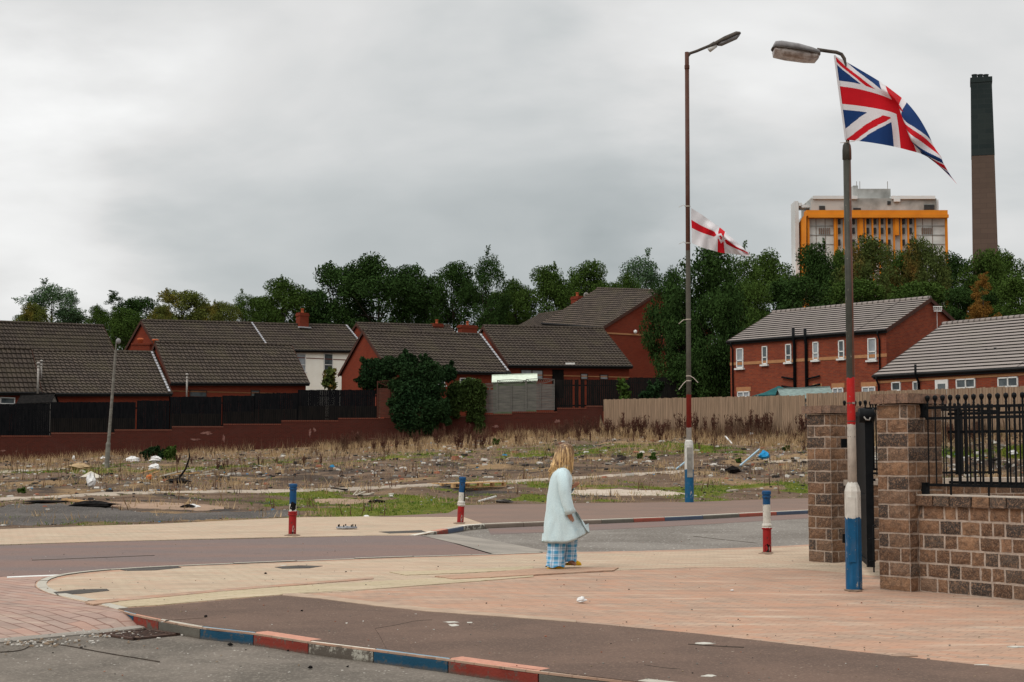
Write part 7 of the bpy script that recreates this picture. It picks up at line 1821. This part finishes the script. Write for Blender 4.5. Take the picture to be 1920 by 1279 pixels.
# wheel trim on the far paving
wt0 = G(650, 992, .004); root = thing('wheel_trim', 'grey plastic wheel trim lying on the buff paving', 'wheel trim', wt0); WTm = simple('grey_plastic', (.30, .31, .32), (.2, .2, .21), 10, .4)
MB().tube([(.19 * math.cos(a), .19 * math.sin(a), .03) for a in np.linspace(0, 2 * PI, 25)], .020, 6).build('rim', WTm, root)
for k in range(7):
    a = 2 * PI * k / 7; MB().beam((.04 * math.cos(a), .04 * math.sin(a), .045), (.18 * math.cos(a), .18 * math.sin(a), .035), .04, .015).build('spoke', WTm, root)
    MB().box((.17 * math.cos(a), .17 * math.sin(a), .065), (.02, .02, .05)).build('clip', M['char'], root)
MB().lathe([(.05, .035), (.05, .055), (.02, .06)]).build('hub', WTm, root)
# gully grating near the kerb and pale splash marks
g0 = G(262, 1190, RZ + .008); root = thing('drain_grating', 'rusty iron drain grating in the road beside the red kerb stone', 'drain', g0); gfr = MB()
RUST = simple('rusty_iron', (.09, .055, .042), (.05, .035, .03), 20, .9)
for sx, sy, w, h in ((-.24, 0, .04, .46), (.24, 0, .04, .46), (0, .22, .52, .04), (0, -.22, .52, .04)): gfr.box((sx, sy, .004), (w, h, .016))
gfr.build('frame', RUST, root); MB().box((0, 0, -.004), (.46, .42, .004)).build('pit', M['char'], root); root.rotation_euler = (0, 0, -.75)
for k in range(7): MB().box((-.18 + .06 * k, 0, .002), (.028, .42, .010)).build('bar', RUST, root)
# small dark stones / dog ends that stand out
for i, (u, v, s_, z) in enumerate(((386, 1158, .03, .004), (566, 1147, .022, .004), (432, 1212, .04, RZ), (582, 1255, .036, RZ), (498, 1077, .032, .004), (652, 1252, .02, RZ), (1384, 1163, .014, 0), (1374, 1176, .014, 0), (540, 1222, .02, RZ))):
    crumple('black_stone', 'small black lump on the ground surface', 'stone', G(u, v, z) + Vector((0, 0, .004)), (s_ * .62, s_ * .5, s_ * .6), M['char'], 60 + i, 7, 'small black lumps on the road and footway')
SPL = simple('paint_splash', (.50, .48, .43), (.4, .38, .33), 30)
def splash(name, cx_, cy_, ru, rv, z, seed, mat=SPL):
    r_ = random.Random(seed); sheet(name, [(cx_ + ru * math.cos(a) * r_.uniform(.4, 1.15), cy_ + rv * math.sin(a) * r_.uniform(.5, 1.2)) for a in np.linspace(0, 2 * PI, 15)[:-1]], z, mat)
for i, (u, v, a, b) in enumerate(((848, 1166, 16, 1.5), (850, 1172, 14, 2), (880, 1167, 8, 1.2), (1330, 1267, 18, 2.4), (1322, 1206, 22, 2.0), (650, 1168, 3, .8), (1905, 1212, 20, 1.5), (1840, 1246, 16, 1.2), (530, 1000 + 60, 8, .7))): splash('paint_mark', u, v, a, b, .0085, 80 + i)
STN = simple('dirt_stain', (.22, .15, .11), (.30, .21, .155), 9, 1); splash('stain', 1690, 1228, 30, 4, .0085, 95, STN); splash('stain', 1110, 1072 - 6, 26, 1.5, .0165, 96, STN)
# cracks in the footway and road (thin sunken-looking tar lines)
CRK = simple('crack_dirt', (.045, .036, .03), (.08, .065, .052), 9, 1)
def crack(pts, w, z, seed):
    w = w * .42; r_ = random.Random(seed); out = []; k = smooth_line(pts, 5)
    up = [(x, y - w * r_.uniform(.3, 1)) for x, y in k]; dn = [(x, y + w * r_.uniform(.3, 1)) for x, y in k]; sheet('crack', up + dn[::-1], z, CRK)
crack([(703, 1178), (740, 1172), (780, 1164), (810, 1162)], .35, .0085, 1); crack([(703, 1179), (712, 1192), (724, 1216)], .35, .0085, 2); crack([(1208, 1246), (1240, 1251), (1275, 1254)], .5, .0085, 3)
crack([(68, 1203), (120, 1209), (190, 1222), (300, 1240)], 1.0, RZ + .008, 5); crack([(60, 1050), (140, 1047), (290, 1041)], .4, .0, 6); crack([(0, 1222), (40, 1218), (66, 1204)], .8, RZ + .008, 7); crack([(1290, 1207), (1350, 1211), (1395, 1213)], .3, .0125, 8)
crack([(310, 1163), (360, 1160), (386, 1158)], .3, .0085, 9); crack([(1300, 1005), (1360, 1012), (1420, 1018)], .4, RZ + .010, 10)
# shrubs in front of the wall
foliage('shrub', 'dark leafed shrub by the white rubbish bags below the wall', 'shrub', [(278, 852, 76, 10), (290, 848, 76, 11), (300, 855, 76, 9), (283, 860, 76, 10)], 2600, .07, 'bush', sprays=10, seed=21)
foliage('shrub', 'bright green shrub right of the dark shrub below the wall', 'shrub', [(316, 852, 76, 9), (320, 846, 76, 9), (322, 858, 76, 9)], 2200, .07, 'mid', sprays=8, seed=22)
for i, (u, v, r_) in enumerate(((1365 + 20, 872 - 8, 4), (1535 - 60, 842, 5), (1225, 858, 6), (1200, 856, 5), (930, 800 + 30, 6), (40, 921, 5))):
    p = T(u, v + 4); foliage('weed_tuft', 'low green leafy weed tuft in the rubble', 'weed', [(u, v, p.y, r_)], 160, .07, 'mid', 'low green weed tufts on the waste ground', sprays=4, seed=50 + i, stems=1)
for i, (u, v, a, b) in enumerate(((548, 1002.5, 15, 2.2), (863, 980.5, 13, 1.6), (1438, 1036.5, 16, 2.6), (1601, 1106, 24, 4))): splash('stain', u, v, a, b, .0095, 120 + i, simple('base_dirt', (.13, .09, .065), (.24, .17, .12), 14, 1))  # contact shade painted in a dirt tone round bollard and post feet
